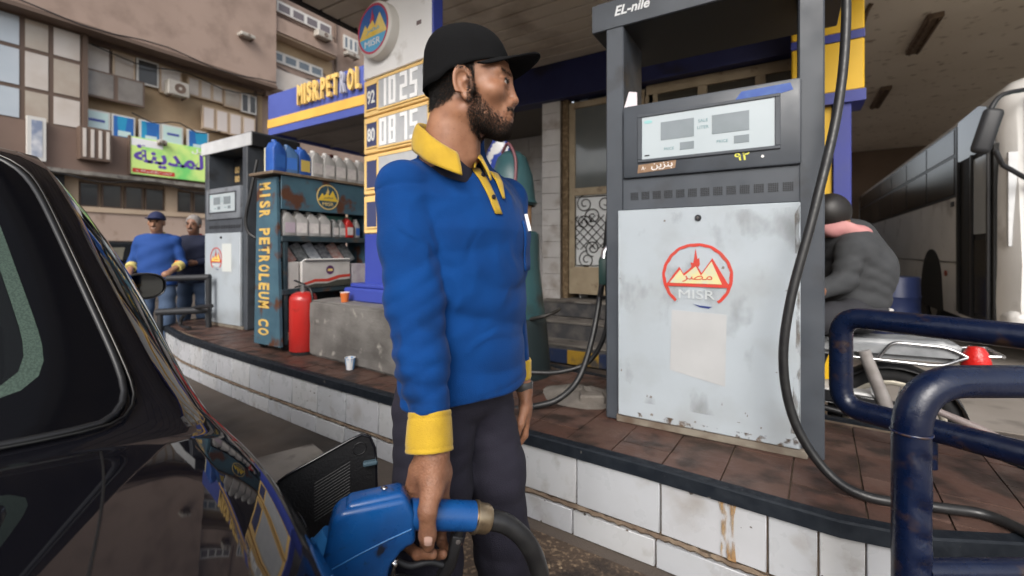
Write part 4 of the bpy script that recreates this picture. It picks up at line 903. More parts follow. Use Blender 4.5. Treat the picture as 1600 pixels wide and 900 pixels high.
# --- head frame (metres, origin at the ear hole; hx forward, hy towards his left, hz up) mapped into the camera frame
EAR = np.array(L3(735, 135, 1.05))
hyaw, hpit = R(-7), R(0)
Hx = np.array([math.cos(hyaw), math.sin(hyaw), 0]); Hy = np.array([-math.sin(hyaw), math.cos(hyaw), 0]); Hz = np.array([0, 0, 1.])
HM = np.stack([Hx, Hy, Hz], 1).astype(f4)       # local->camera
def toH(P): return (P-EAR.astype(f4)) @ HM
def fromH(V): return V @ HM.T.astype(float)+EAR
mm = .001
def sym(P): Q = P.copy(); Q[..., 1] = np.abs(Q[..., 1]); return Q
def head_f(P):                                   # P in head frame
    S = sym(P); e = lambda c, r: ell(S, np.array(c)*mm, np.array(r)*mm)
    d = e((-8, 0, 42), (97, 74, 84))
    d = smin(d, e((34, 0, -8), (56, 58, 66)), .03)
    d = smin(d, e((44, 0, -52), (42, 46, 52)), .03)
    jaw = cap(S, (4*mm, 49*mm, -72*mm), (70*mm, 14*mm, -104*mm), .016, .014); d = smin(d, jaw, .030)
    d = smin(d, e((72, 0, -102), (19, 22, 18)), .022)
    d = smin(d, e((60, 44, -30), (24, 22, 18)), .026)
    d = smin(d, cap(S, (84*mm, 8*mm, 17*mm), (70*mm, 44*mm, 17*mm), .011, .011), .018)
    d = smax(d, -e((99, 31, -5), (19, 17, 13)), .014)                                   # eye socket
    d = smin(d, e((77, 31, -5), (14.6, 14.6, 14)), .004)                                  # eyeball under the lids
    d = smin(d, cap(S, (88*mm, 20*mm, 1*mm), (80*mm, 44*mm, 0*mm), .0042, .004), .006)   # upper lid
    d = smin(d, cap(S, (89*mm, 21*mm, -13*mm), (81*mm, 43*mm, -14*mm), .003, .003), .008)
    d = smax(d, -e((93, 31, -5.8), (9, 12.5, 3.8)), .0012)
    d = smin(d, cap(S, (87*mm, 0, 12*mm), (104*mm, 0, -36*mm), .0075, .0085), .014)       # nose
    d = smin(d, e((103, 0, -41), (9.5, 10.5, 8.5)), .008)
    d = smin(d, e((94, 12.5, -45), (10, 6.5, 7)), .006)
    d = smax(d, -e((100, 6.5, -52.5), (6, 3.6, 4)), .003)
    d = smin(d, e((86, 0, -68), (13, 30, 22)), .018)                                   # muzzle
    d = smin(d, e((95, 0, -69.5), (8, 22, 5)), .006); d = smin(d, e((92.5, 0, -81), (8.5, 19, 6)), .006)
    d = smax(d, -cap(S, (104*mm, 0, -75*mm), (86*mm, 26*mm, -74.5*mm), .0022, .0016), .004)
    # ear
    Q = S-A3((.002, .0755, -.022)); ct, st2 = math.cos(.30), math.sin(.30)
    x = Q[..., 0]*math.cos(.16)+Q[..., 2]*math.sin(.16); z = -Q[..., 0]*math.sin(.16)+Q[..., 2]*math.cos(.16); y = Q[..., 1]
    y2 = y+x*.40; E = np.stack([x, y2, z], -1)
    rim = np.sqrt((x/.0175)**2+((z-.002)/.032)**2); ring_d = np.sqrt(((rim-1)*.0175)**2+(y2-.005)**2)-.0043
    ear = smin(ell(E, (0, .0, .001), (.0165, .0045, .031)), np.where(z > -.02, ring_d, .02), .004)
    ear = smin(ear, ell(E, (.004, .001, -.028), (.0085, .0055, .010)), .006)               # lobe
    ear = smax(ear, -ell(E, (.005, .008, -.005), (.0085, .0095, .013)), .002); ear = smax(ear, -ell(E, (-.001, .008, .014), (.009, .0075, .010)), .002)
    ear = smin(ear, ell(E, (.0145, .002, -.006), (.004, .005, .006)), .004)               # tragus
    d = smin(d, ear, .004)
    # neck, running down into the shirt
    nk = chain(S, [((-.034, 0, -.04), .056), ((-.046, 0, -.115), .055), ((-.062, 0, -.19), .062)], .02)
    nk = smin(nk, cap(S, (-.01, .045, -.075), (.004, .012, -.165), .018, .014), .03)
    d = smin(d, nk, .028)
    return d
hv, hf = nets(head_f, (-.125, -.10, -.25), (.125, .10, .14), .0026)
head_n = None
HEADW = MW(fromH(hv))
# --- hand gripping the nozzle (camera frame): back of the hand to the camera's left, thumb down the near side
def hand_f(P):
    g = lambda u, v, d: L3(u, v, d)
    w0, w1 = g(672, 660, .880), g(670, 728, .868)
    d = smin(cap(P, w0, w1, .0285, .0290), cap(P, L3(684, 670, .885), L3(682, 730, .875), .024, .024), .02)
    # palm, flattened blend of metacarpal capsules
    for a, b, r in (((652, 735, .875), (641, 776, .885), .0165), ((668, 735, .872), (662, 782, .89), .017), ((682, 738, .872), (680, 780, .90), .0165), ((692, 742, .878), (690, 775, .905), .0145)):
        d = smin(d, cap(P, g(*a), g(*b), r, r*.95), .022)
    d = smin(d, cap(P, g(680, 716, .856), g(676, 768, .842), .018, .019), .020)          # thenar side
    for a, b in (((658, 712, .852), (646, 764, .868)), ((668, 710, .848), (660, 768, .870)), ((680, 712, .853), (677, 766, .876))): d = smin(d, cap(P, g(*a), g(*b), .0042, .0046), .010)
    th = chain(P, [(g(674, 762, .842), .0195), (g(668, 798, .822), .0160), (g(668, 836, .822), .0148), (g(669, 852, .826), .0115)], .010)
    d = smin(d, th, .014)
    # fingers: over the handle and curled under it, index lowest and nearest
    fin = [[((642, 776, .888), .0125), ((634, 812, .915), .0105), ((634, 850, .900), .0100), ((652, 866, .862), .0098), ((676, 866, .845), .0090)],
           [((662, 780, .892), .0125), ((664, 815, .925), .0108), ((664, 850, .915), .0102), ((676, 868, .880), .0098), ((692, 866, .865), .0088)],
           [((680, 780, .900), .0120), ((690, 812, .930), .0104), ((690, 846, .925), .0098), ((698, 862, .895), .0092), ((706, 858, .88), .0084)],
           [((692, 776, .905), .0105), ((710, 806, .930), .0092), ((712, 834, .928), .0086), ((716, 848, .905), .0080)]]
    for ch in fin:
        c = chain(P, [(g(*p), r) for p, r in ch], .006); d = smin(d, c, .006)
    for (u, v, dd), r in (((647, 776, .880), .0128), ((662, 780, .882), .013), ((680, 779, .888), .0125)): d = smin(d, ell(P, g(u, v, dd), (r, r, r*.9)), .006)
    return d+.0005*np.sin(P[..., 2]*1400+P[..., 0]*300)*np.exp(-((P[..., 2]-.745)/.012)**2)+.0004*np.sin(P[..., 2]*900)*np.sin(P[..., 0]*700)
lo_ = np.array([-.24, .80, .60]); hi_ = np.array([-.06, .97, .935])
gv, gf = nets(hand_f, lo_, hi_, .0024)
# left hand hanging, half hidden
def lhand_f(P):
    d = chain(P, [((.010, 1.262, .95), .026), ((.034, 1.255, .865), .024)], .01)
    d = smin(d, ell(P, (.038, 1.255, .815), (.020, .040, .048)), .02)
    for k, oy in enumerate((-.028, -.010, .009, .027)):
        d = smin(d, chain(P, [((.040, 1.255+oy, .785), .010), ((.036, 1.257+oy, .745+.004*k), .009), ((.022, 1.258+oy, .722+.006*k), .008)], .006), .006)
    d = smin(d, chain(P, [((.034, 1.22, .82), .013), ((.022, 1.205, .785), .011), ((.014, 1.205, .755), .009)], .008), .012)
    return d
lv, lf = nets(lhand_f, (-.02, 1.17, .69), (.10, 1.32, .99), .0045)
# hidden core under the clothes so the body is one figure
phi = R(40); Fv = np.array([math.cos(phi), -math.sin(phi), 0]); Lv = np.array([math.sin(phi), math.cos(phi), 0])
TC = np.array([-.127, 1.128, 0])
def B(l, f, z): return tuple(TC+Lv*l+Fv*f+np.array([0, 0, z]))
SHR, SHL = B(-.172, -.005, 1.390), B(.172, -.005, 1.390)
EL, WR = L3(648, 470, .945), L3(671, 646, .888)
ELL_, WRL = (-.022, 1.262, 1.13), (.006, 1.262, .93)
HIPR, KNR, ANR = (-.185, 1.075, .88), (-.19, 1.03, .49), (-.20, 1.08, .10)
HIPL, KNL, ANL = (-.078, 1.175, .88), (-.026, 1.165, .49), (.005, 1.22, .10)
def core_f(P):
    d = cap(P, B(0, 0, .95), B(0, 0, 1.34), .095, .10); d = smin(d, cap(P, SHR, SHL, .05, .05), .04)
    d = smin(d, cap(P, B(0, -.02, 1.38), tuple(fromH(np.array([[-.062, 0, -.17]]))[0]), .055, .05), .04)
    for pts in ([(SHR, .045), (EL, .036), (WR, .026)], [(SHL, .045), (ELL_, .036), (WRL, .025)], [(HIPR, .075), (KNR, .05), (ANR, .035)], [(HIPL, .075), (KNL, .05), (ANL, .035)]): d = smin(d, chain(P, pts, .02), .03)
    for a in (ANR, ANL): d = smin(d, cap(P, a, (a[0]+.10, a[1]-.03, .05), .035, .03), .03)
    return d
cv_, cf_ = nets(core_f, (-.38, .80, .0), (.16, 1.42, 1.55), .011)
BV, BF = joinVF([(HEADW, hf), (MW(gv), gf), (MW(lv), lf), (MW(cv_), cf_)])
me = np_mesh('body', BV, BF, m_skin); me.materials.append(m_skin2)
mi = np.zeros(len(BF), np.int32); mi[len(hf):] = 1; me.polygons.foreach_set('material_index', mi)
body = link('body', me, man)
m_lip = mat('lip_skin', (.33, .13, .10), .45)
# nails
mb = MB(); nc = Vector(MW(np.array([L3(669, 848, .8075)]))[0]); 
P = []
wx = Vector((_c, _s, 0)); wy = Vector((-_s, _c, 0))
for i in range(6):
    for j in range(6):
        a, b = (i/5-.5)*2, (j/5-.5)*2; q_ = np.array(L3(669+a*6.4*(1-.12*max(0, -b)), 846-b*7.5+a*a*(1.5 if b > 0 else -1.2), 1.0)); q_[2] -= EYE; t_ = .77
        for _ in range(60):
            pt = q_*t_+np.array([0, 0, EYE]); dd_ = float(hand_f(pt[None, None, None].astype(f4))[0, 0, 0])
            if dd_ < .0008: break
            t_ += max(.0003, dd_*.7)
        P.append(Vector(MW((q_*(t_)+np.array([0, 0, EYE]))[None])[0]))
mb.grid(P, 6, 6, True); mb.build('thumb_nail', mat('nail', (.50, .32, .26), .3), man, 180)
# eyes
for sgn in (-1, 1):
    mb = MB(); c0 = np.array([.0775, sgn*.031, -.0055]); P = []
    for i in range(13):
        th = math.pi*i/12
        for k in range(20):
            a = 2*math.pi*k/20; P.append(tuple(MW(fromH(np.array([c0+np.array([math.cos(th), math.sin(th)*math.cos(a), math.sin(th)*math.sin(a)])*.0137]))) [0]))
    mb.grid(P, 13, 20, cv=True); ey = mb.build('eye', mat('eye_white', (.45, .40, .36), .15), man, 180)
    mb = MB(); P = []
    for i in range(5):
        th = .42*i/4
        for k in range(16):
            a = 2*math.pi*k/16; P.append(tuple(MW(fromH(np.array([c0+np.array([math.cos(th), math.sin(th)*math.cos(a), math.sin(th)*math.sin(a)])*.0141]))) [0]))
    mb.grid(P, 5, 16, cv=True); mb.build('iris', mat('iris_brown', (.02, .012, .008), .08), ey, 180)
# --- beard, sideburn, nape hair, eyebrows: single hairs rooted on the face
pv, pn = sample(HEADW, hf, 150000, 4)
Hl = (pv+np.array(mbase)) @ CR; Hl = (Hl-EAR) @ HM.astype(float)      # back to head frame
hx_, hy_, hz_ = Hl[:, 0]/mm, np.abs(Hl[:, 1])/mm, Hl[:, 2]/mm
out = head_f((Hl+(pn @ CR @ HM.astype(float))*.004).astype(f4)) > 0.002
rgm = np.random.RandomState(9)
jit = rgm.normal(0, 4, len(Hl)); 
line_top = np.interp(hx_, [8, 22, 40, 60, 78, 92], [18, -4, -48, -68, -74, -86])           # upper edge of the beard on the cheek
line_bot = np.interp(hx_, [-10, 10, 40, 70, 100], [-82, -104, -122, -130, -130])
bd_ = out & (hx_ > 6+.15*np.abs(hz_+40)*0) & (hz_ < line_top+jit) & (hz_ > line_bot-8+jit) & (hx_ > np.interp(hz_, [-110, -80, -40, 0, 40], [12, 2, 7, 12, 12])+jit*1.4)
lipz = (hx_ > 86) & (hy_ < 25) & (hz_ < -64) & (hz_ > -88); bd_ &= ~lipz
mus = out & (hx_ > 84) & (hz_ > -67.5+jit*.2) & (hz_ < -57+jit*.3) & (hy_ < 30) & (hy_ > 2)
sel = np.where(bd_)[0]
keep = rgm.rand(len(sel)) < np.clip(.25+.75*np.clip((line_top[sel]-hz_[sel])/26, 0, 1), 0, 1)*np.clip((hx_[sel]-0)/30+.35, .35, 1)
sel = sel[keep][:15000]
hairs('beard', pv[sel], pn[sel], .0085, .00042, m_beard, man, tuple(CR @ HM.astype(float) @ np.array([.15, 0, -.9])), .4, 3)
sel = np.where(mus)[0][:1500]; hairs('moustache', pv[sel], pn[sel], .0075, .0004, m_beard, man, tuple(CR @ HM.astype(float) @ np.array([-.1, 0, -1.0])), .3, 5)
brow = out & (hx_ > 64) & (hz_ > 12+.04*hy_+jit*.2) & (hz_ < 18+.03*hy_+jit*.2) & (hy_ > 9) & (hy_ < 50); sel = np.where(brow)[0][:900]
hairs('eyebrow', pv[sel], pn[sel], .008, .00045, m_hair, man, tuple(CR @ HM.astype(float) @ np.array([-.6, -.9, .1])), .3, 6)
nape = out & (hx_ < 24) & (hz_ > np.interp(hx_, [-110, -75, -45, -25, -12, 10, 24], [-48, -56, -50, -36, -20, -16, 0])+jit) & (hz_ < 75) & ~((hx_ > -22) & (hx_ < 20) & (hz_ < 14) & (hy_ > 60))
sel = np.where(nape)[0][:16000]; hairs('hair', pv[sel], pn[sel], .012, .0006, m_hair, man, tuple(CR @ HM.astype(float) @ np.array([-.35, 0, -1.1])), .35, 8)
lash = out & (hx_ > 76) & (hz_ > -4) & (hz_ < 1) & (hy_ > 20) & (hy_ < 44); sel = np.where(lash)[0][:220]
hairs('eyelash', pv[sel], pn[sel], .007, .00035, m_hair, man, tuple(CR @ HM.astype(float) @ np.array([.9, 0, -.2])), .25, 9)
# --- cap: six-panel crown and curved visor (head frame)
mb = MB(); P = []; nu, nv = 72, 22
c0 = np.array([-12, 0, 46]); 
def crown(a, t):        # a azimuth (0 = front), t 0 at rim .. 1 at the button
    ca_, sa_ = math.cos(a), math.sin(a)
    zr = np.interp(ca_, [-1, -.75, -.45, -.22, .1, .5, 1], [-12, -14, -8, 8, 18, 32, 48]); rx = 101 if ca_ > 0 else 106; ry = 83
    zc = 46; top = 138-zc; ph = t*math.pi/2
    k = max(0.0, math.cos(ph))**.80; zz = zc+top*math.sin(ph)**.92
    if t < .18: zz = zr+(zz-zr)*(t/.18) if zr < zz else zz
    seam = 1-.020*math.exp(-((a/(math.pi/3)-round(a/(math.pi/3)))*9)**2)
    wob = 1+.010*math.sin(3*a+5*t)+.008*math.sin(7*a-3*t)
    sq = 1-.04*max(0, ca_)*math.sin(ph*2)
    return np.array([-8-10*math.sin(ph)**2+rx*ca_*k*seam*wob*sq, ry*sa_*k*seam*wob, zz])*mm
for i in range(nu):
    for j in range(nv): P.append(tuple(MW(fromH(crown(2*math.pi*i/nu, j/(nv-1))[None]))[0]))
mb.grid(P, nu, nv, cu=True); capo = mb.build('cap', m_cap, man, 180)
sm = capo.modifiers.new('thick', 'SOLIDIFY'); sm.thickness = .003; sm.offset = -1
mb = MB(); P = []; nu, nv = 30, 10
for i in range(nu):
    a = R(-66+132*i/(nu-1))
    for j in range(nv):
        t = j/(nv-1); rx = 100+72*t*math.cos(a)**.7 if abs(a) < 1.5 else 100; 
        x = -8+(98+(74*t)*max(0, math.cos(a*1.15))**.6)*math.cos(a*(1-.1*t)); y = (83+2*t)*math.sin(a)*(1-.06*t)
        z = 56+4*t-((y/83)**2)*(40+14*t)+ (4*t*t)
        P.append(tuple(MW(fromH((np.array([x, y, z])*mm)[None]))[0]))
mb.grid(P, nu, nv, True); vz = mb.build('visor', m_cap, capo, 180); sm = vz.modifiers.new('thick', 'SOLIDIFY'); sm.thickness = .004; sm.offset = 0
mb = MB(); mb.lathe([(.0001, .004), (.005, .003), (.007, 0)], tuple(MW(fromH(np.array([[-.018, 0, .138]])))[0]), 12, 'z', False); mb.build('cap_button', m_cap, capo, 180)

# --- shirt
def tors(P, grow=0.0):
    q = P-A3(TC); z = P[..., 2]; l = q @ A3(Lv); f = q @ A3(Fv)
    zz = [.84, .90, 1.0, 1.1, 1.2, 1.3, 1.37, 1.42, 1.47]
    rw = np.interp(z, zz, [.178, .180, .178, .178, .186, .196, .192, .160, .09]).astype(f4)+grow
    rd = np.interp(z, zz, [.128, .130, .126, .124, .130, .134, .124, .108, .07]).astype(f4)+grow
    fc = np.interp(z, zz, [.012, .012, .014, .016, .016, .010, -.004, -.018, -.03]).astype(f4)
    k = np.sqrt((l/rw)**2+((f-fc)/rd)**2); d = (k-1)*np.minimum(rw, rd)
    return d, l, f
def crease(P, dv, f, warp, ph):
    dv = A3(dv); x, y, z = P[..., 0], P[..., 1], P[..., 2]
    q = np.sin(f*(P @ dv)+warp*np.sin(8.5*x+5.1*z+ph)+warp*.7*np.sin(13*z-9*y+1.7*ph))
    m = np.clip(.5+.9*np.sin(9*x+6.3*z+2.1*ph)*np.sin(7.2*z-5.5*y+ph), 0, 1)
    return (np.sqrt(q*q+.006)-.62)*m
def folds_old(P):
    x, y, z = P[..., 0], P[..., 1], P[..., 2]
    d = .0045*np.sin(34*(z*.9+.55*x-.3*y)+2.2*np.sin(9*x+4*z))*np.clip((1.36-z)/.12, 0, 1)*(.45+.55*np.sin(5*z+6*x+1))
    return d+.0022*wav(P, 46, .6)+.0012*wav(P, 95, 1.1)
def folds(P):
    z = P[..., 2]; k = np.clip((1.40-z)/.10, .15, 1)
    return -k*(.0085*crease(P, (.55, -.2, .8), 22, 1.6, .4)+.0062*crease(P, (-.3, .3, .9), 30, 1.9, 2.2)+.0036*crease(P, (.8, -.5, .5), 46, 2.2, 4.1))+.0012*wav(P, 40, .6)
def shirt_f(P):
    z = P[..., 2]; d, l, f = tors(P)
    sh_ = np.minimum(cap(P, B(-.155, -.012, 1.392), B(0, -.02, 1.435), .058, .060), cap(P, B(.155, -.012, 1.392), B(0, -.02, 1.435), .058, .060)); d = smin(d, sh_, .05)
    d = smin(d, cap(P, B(0, -.03, 1.39), B(0, -.055, 1.470), .092, .062), .045)
    d = d+folds(P)*.9
    # right sleeve with bunching folds
    ar = chain(P, [(SHR, .063), (tuple((np.array(SHR)*.5+np.array(EL)*.5)), .063), (EL, .060), (tuple(np.array(EL)*.45+np.array(WR)*.55), .052), (WR, .0395)], .02)
    xx = P[..., 0]; low = np.clip((1.33-z)/.2, 0, 1)
    ar = ar-low*(.0070*crease(P, (.75, .2, 1.0), 44, 1.7, .9)+.0058*crease(P, (-.85, .1, 1.0), 58, 1.9, 3.3)+.0040*crease(P, (.1, .3, 1.0), 85, 1.6, 5.))+.001*wav(P, 60, .2)
    hem = .905+.012*np.sin(9*l)+.03*np.clip(l, 0, 1); d = d+.0022*np.exp(-((z-hem-.024)/.004)**2); d = smax(d, hem-z, .008)
    _ad = (np.array(EL)-np.array(SHR)); _ad /= np.linalg.norm(_ad); ar = ar+.003*np.exp(-(((P-A3(SHR)) @ A3(_ad)-.012)/.005)**2)
    d = smin(d, ar, .007)
    al = chain(P, [(SHL, .066), (ELL_, .056), (WRL, .044)], .02)-.004*crease(P, (.3, .2, 1), 50, 1.4, 2.); d = smin(d, al, .008)
    # open neck
    d = smax(d, -cap(P, tuple(fromH(np.array([[-.056, 0, -.165]]))[0]), tuple(fromH(np.array([[-.05, 0, -.06]]))[0]), .0605, .098), .006)
    # hem cut, slightly curved, and cuff end
    return d
def shirt_cut(P):
    d = shirt_f(P); z = P[..., 2]
    wr = np.array(WR); dr = (np.array(WR)-np.array(EL)); dr /= np.linalg.norm(dr)
    d = smax(d, (P-A3(wr)) @ A3(dr)-.002, .004)
    d = smax(d, .925-z-1.0*np.clip(.0-P[..., 0], 0, .03)*3, .004) if False else d
    return d
sv, sf = nets(shirt_cut, (-.40, .79, .80), (.16, 1.42, 1.56), .0052)
shirt = link('shirt', np_mesh('shirt', MW(sv), sf, m_shirt), man)
# cuff
def cuff_f(P):
    a, b = np.array(WR), np.array(L3(671, 706, .868)); ax_ = (b-a)/np.linalg.norm(b-a)
    a2 = a-ax_*.006; b2 = b
    q = P-A3(a2); t = q @ A3(ax_); ln = np.linalg.norm(b2-a2)
    rad = np.linalg.norm(q-t[..., None]*A3(ax_), axis=-1); rr = .0425+.0035*np.clip(t/ln, 0, 1)+.0009*np.sin(5*np.arctan2(q[..., 1], q[..., 0])+30*t)-.0016*np.exp(-((t-.012)/.002)**2)-.0016*np.exp(-((t-ln+.010)/.002)**2)
    d = np.maximum(rad-rr, -(rad-(rr-.007))); d = smax(d, -t, .004); d = smax(d, t-ln, .004)
    return d
kv, kf = nets(cuff_f, (-.26, .78, .81), (-.06, .99, .96), .0028)
link('cuff', np_mesh('cuff', MW(kv), kf, m_yk), man)
def cuff2_f(P):
    q = P-A3((.014, 1.262, .92)); rad = np.linalg.norm(q[..., :2], axis=-1); d = np.maximum(rad-.041, -(rad-.034)); return smax(d, np.abs(q[..., 2])-.03, .004)
kv, kf = nets(cuff2_f, (-.05, 1.19, .87), (.09, 1.33, .97), .005); link('cuff', np_mesh('cuff', MW(kv), kf, m_yk), man)
mb = MB(); wb = Vector(MW(np.array([(.032, 1.257, .873)]))[0]); mb.lathe([(.026, -.012), (.0275, -.01), (.0275, .01), (.026, .012)], wb, 20, 'z'); mb.build('watch_strap', mat('watch_dark', (.05, .05, .05), .4), man, 40)
# collar: fold-over strip round the neck, open at the front, with two points
NB = fromH(np.array([[-.058, 0, -.160]]))[0]
def colpt(a, t):        # a: angle round the neck from the front (camera frame body facing), t: 0 stand bottom, .35 top fold, 1 outer tip
    dirv = Fv*math.cos(a)+Lv*math.sin(a); back = (1-math.cos(a))/2
    front = max(0, math.cos(a)); 
    zt_ = NB[2]+.085*back**.8-.014*front; r0 = .0575+.003*back+.012*front
    if t <= .35: s_ = t/.35; r = r0+.002*s_; z = zt_-.028*(1-s_)
    else:
        s_ = (t-.35)/.65; drop = .046+.014*math.sin(a)**2+.012*front**3+.006*back; r = r0+.004+(.016+.026*front)*s_+.006*math.sin(math.pi*s_); z = zt_+.004*math.sin(math.pi*min(1, s_*2.2))-drop*s_**1.15
    return NB*np.array([1, 1, 0])+dirv*r+np.array([0, 0, z])
mb = MB(); P = []; nu, nv = 64, 14
for i in range(nu):
    a = R(24+(336-24)*i/(nu-1))
    for j in range(nv): P.append(tuple(MW(colpt(a, j/(nv-1))[None])[0]))
mb.grid(P, nu, nv); col_ = mb.build('collar', m_yk, man, 180); s_ = col_.modifiers.new('t', 'SOLIDIFY'); s_.thickness = .004; s_.offset = 1
# navy undershirt at the throat
mb = MB(); P = []
for i in range(40):
    a = R(-95+190*i/39); dv = Fv*math.cos(a)+Lv*math.sin(a)
    for j in range(5): r = .0590+.0012*j; P.append(tuple(MW((NB*np.array([1, 1, 0])+dv*r+np.array([0, 0, NB[2]+.020+.03*(1-math.cos(a))/2-.018*j-.018*max(0, math.cos(a))]))[None])[0]))
mb.grid(P, 40, 5); mb.build('undershirt', m_navy, man, 180)
# placket: two yellow strips laid on the chest surface, buttons, pocket, pen
def chest(l, z, lift):
    p = np.array(B(l, .30, z)); 
    for _ in range(40):
        v = float(shirt_f(p[None, None, None].astype(f4))[0, 0, 0])-lift
        p = p-Fv*v*.8
        if abs(v) < 1e-4: break
    return p
def strip(name, pts_l, zs_, w0, w1, m, lift, par):
    mb = MB(); P = []
    for l, z, w in zip(pts_l, zs_, np.linspace(w0, w1, len(zs_))):
        for k in range(5): P.append(tuple(MW(chest(l+w*(k/4-.5), z, lift)[None])[0]))
    mb.grid(P, len(zs_), 5, True); o = mb.build(name, m, par, 180); s2 = o.modifiers.new('t', 'SOLIDIFY'); s2.thickness = .003; s2.offset = 0; return o
zz_ = np.linspace(1.448, 1.335, 9)
strip('placket', -.012+np.zeros(9)-.010*np.linspace(1, 0, 9), zz_, .028, .022, m_yk, .004, man)
strip('placket', .022+np.zeros(9)+.020*np.linspace(1, 0, 9), np.linspace(1.445, 1.375, 9), .040, .008, m_yk, .007, man)
for i in range(2):
    q = Vector(MW(chest(-.016, 1.43-i*.055, .008)[None])[0]); mb = MB(); mb.lathe([(.0001, .004), (.005, .003), (.0058, 0)], (0, 0, 0), 12, 'z', False); fw = Vector(CR @ Fv); mb.xf(Matrix.Translation(q) @ fw.to_track_quat('Z', 'Y').to_matrix().to_4x4()); mb.build('button', m_navy, man, 60)
mb = MB(); P = []
for i in range(9):
    for j in range(9): P.append(tuple(MW(chest(.085+.105*j/8, 1.325-.125*i/8, .0035)[None])[0]))
mb.grid(P, 9, 9); pk = mb.build('chest_pocket', m_shirt, man, 180); s2 = pk.modifiers.new('t', 'SOLIDIFY'); s2.thickness = .003; s2.offset = 0
mb = MB(); a_ = Vector(MW(chest(.115, 1.30, .008)[None])[0]); b_ = Vector(MW(chest(.115, 1.343, .010)[None])[0]); mb.tube([a_, b_], .0048, 10); mb.build('pen', mat('pen_white', (.75, .75, .76), .35), man, 60)
# --- trousers and shoes
def trou_f(P):
    z = P[..., 2]
    rl = chain(P, [(HIPR, .100), (tuple(np.array(HIPR)*.5+np.array(KNR)*.5), .088), (KNR, .070), (ANR, .066)], .03)
    ll = chain(P, [(HIPL, .078), (tuple(np.array(HIPL)*.5+np.array(KNL)*.5), .082), (KNL, .070), (ANL, .068)], .03)
    pv_ = ell(P, tuple(TC+np.array([-.012, 0, .93])), (.128, .112, .11)); d = smin(smin(rl, ll, .012), pv_, .04)
    kz = np.exp(-((z-.56)/.12)**2)+.8*np.exp(-((z-.16)/.1)**2)+.4*np.exp(-((z-.82)/.08)**2)
    d = d-(.35+kz)*(.0065*crease(P, (.4, .1, 1.), 40, 1.4, 1.3)+.005*crease(P, (-.5, .2, 1.), 55, 1.6, 3.7))-.003*crease(P, (1., -.4, .25), 50, 1.2, 5.)+.001*wav(P, 40, 2.)
    return smax(smax(d, z-.985, .01), .055-z, .004)
tv, tf = nets(trou_f, (-.36, .86, .03), (.14, 1.36, 1.02), .0062); link('trousers', np_mesh('trousers', MW(tv), tf, m_trou), man)
def shoe_f(P):
    d = None
    for a, dx, dy in ((ANR, .15, -.02), (ANL, .15, -.05)):
        e = cap(P, (a[0]-.04, a[1]+.01, .045), (a[0]+dx, a[1]+dy, .035), .045, .038); e = smin(e, cap(P, a, (a[0], a[1], .06), .048, .05), .03); d = e if d is None else np.minimum(d, e)
    return smax(d, .001-P[..., 2], .006)
wv, wf = nets(shoe_f, (-.36, .96, -.02), (.26, 1.34, .16), .008)
half = len(wf)
link('shoes', np_mesh('shoes', MW(wv), wf, mat('black_shoe', (.015, .014, .014), .4)), man)
# ================================================================ THE CAR (dark saloon, seen over its right rear corner)
m_paint = mat('black_car_paint', (.004, .004, .006), .3, coat=1.0, c2=(.006, .006, .008), sc_=3, spec=.0, cior=1.5)
m_glass = bpy.data.materials.new('tinted_car_glass'); m_glass.use_nodes = True
_n = m_glass.node_tree; _b = _n.nodes['Principled BSDF']; _b.inputs['Base Color'].default_value = (.42, .50, .46, 1); _b.inputs['Roughness'].default_value = .02; _b.inputs['Transmission Weight'].default_value = 1.0; _b.inputs['IOR'].default_value = 1.1; _b.inputs['Coat Weight'].default_value = .6; _b.inputs['Coat Roughness'].default_value = .02
m_frit = mat('black_glass_border', (.003, .003, .004), .08, spec=.15)
m_seal = mat('rubber_seal', (.012, .012, .013), .35)
TH = R(9); fa = Vector((-math.cos(TH), math.sin(TH), 0)); fn = Vector((math.sin(TH), math.cos(TH), 0))     # forward, outward (kerb side)
# origin: on the ground, right flank line at the tail
side0 = Vector((-.70, .462, 0))-fa*.62
CW = .84
car = thing('car', 'glossy black saloon car with open fuel flap in the near corner', 'car', side0-fn*CW)
def cpos(s, w, z): return fn*(CW+w)+fa*s+Z*z            # local to the car root; w = 0 on the kerb-side flank, -2*CW on the other
def sstep(a, b, x): t = max(0, min(1, (x-a)/(b-a))); return t*t*(3-2*t)
LEN = 4.25
def section(s):
    """half outline from sill to the centre line: list of (w, z)"""
    pin = .10*(1-sstep(0, .9, s))**1.3+.16*sstep(3.6, LEN, s)**2            # plan taper at tail and nose
    belt = .90-.03*sstep(2.9, 4.2, s)-.02*(1-sstep(0, .6, s))
    low = [(-.10, .20), (-.05, .26), (-.018, .40), (-.006, .55), (.0, .68), (-.006, .78), (-.020, belt-.04), (-.045, belt)]
    g = sstep(.80, 1.42, s)**.8*(1-sstep(2.55, 3.25, s))                   # glasshouse height factor
    top = .965 if s < 2.2 else .955-.10*sstep(3.2, LEN, s)**1.6
    if s < .35: top -= .05*(1-s/.35)**2
    roofc = top+(1.53-top)*g; edge = (top-.035)+(1.475-(top-.035))*g
    we = -.12+(-.275+.12)*g                                                # roof edge tucks in
    up = []
    for t in (.12, .28, .45, .62, .78, .9, 1.0):
        bw = -.045+(we+.045)*t**(1.0+.5*g); bz = belt+(edge-belt)*(t**(.82 if g > .1 else .6)); up.append((bw, bz))
    rf = []
    for t in (.06, .15, .3, .5, .75, 1.0):
        rw = we+(-CW-we)*t; rz = edge+(roofc-edge)*(1-(1-t)**2.3); rf.append((rw, rz))
    return [(w-pin*(1 if w > -.3 else max(0, 1-(-w-.3)/.5)), z) for w, z in low+up+rf]
NS = 96; SS = [LEN*i/(NS-1) for i in range(NS)]
half = [section(s) for s in SS]; NP = len(half[0])
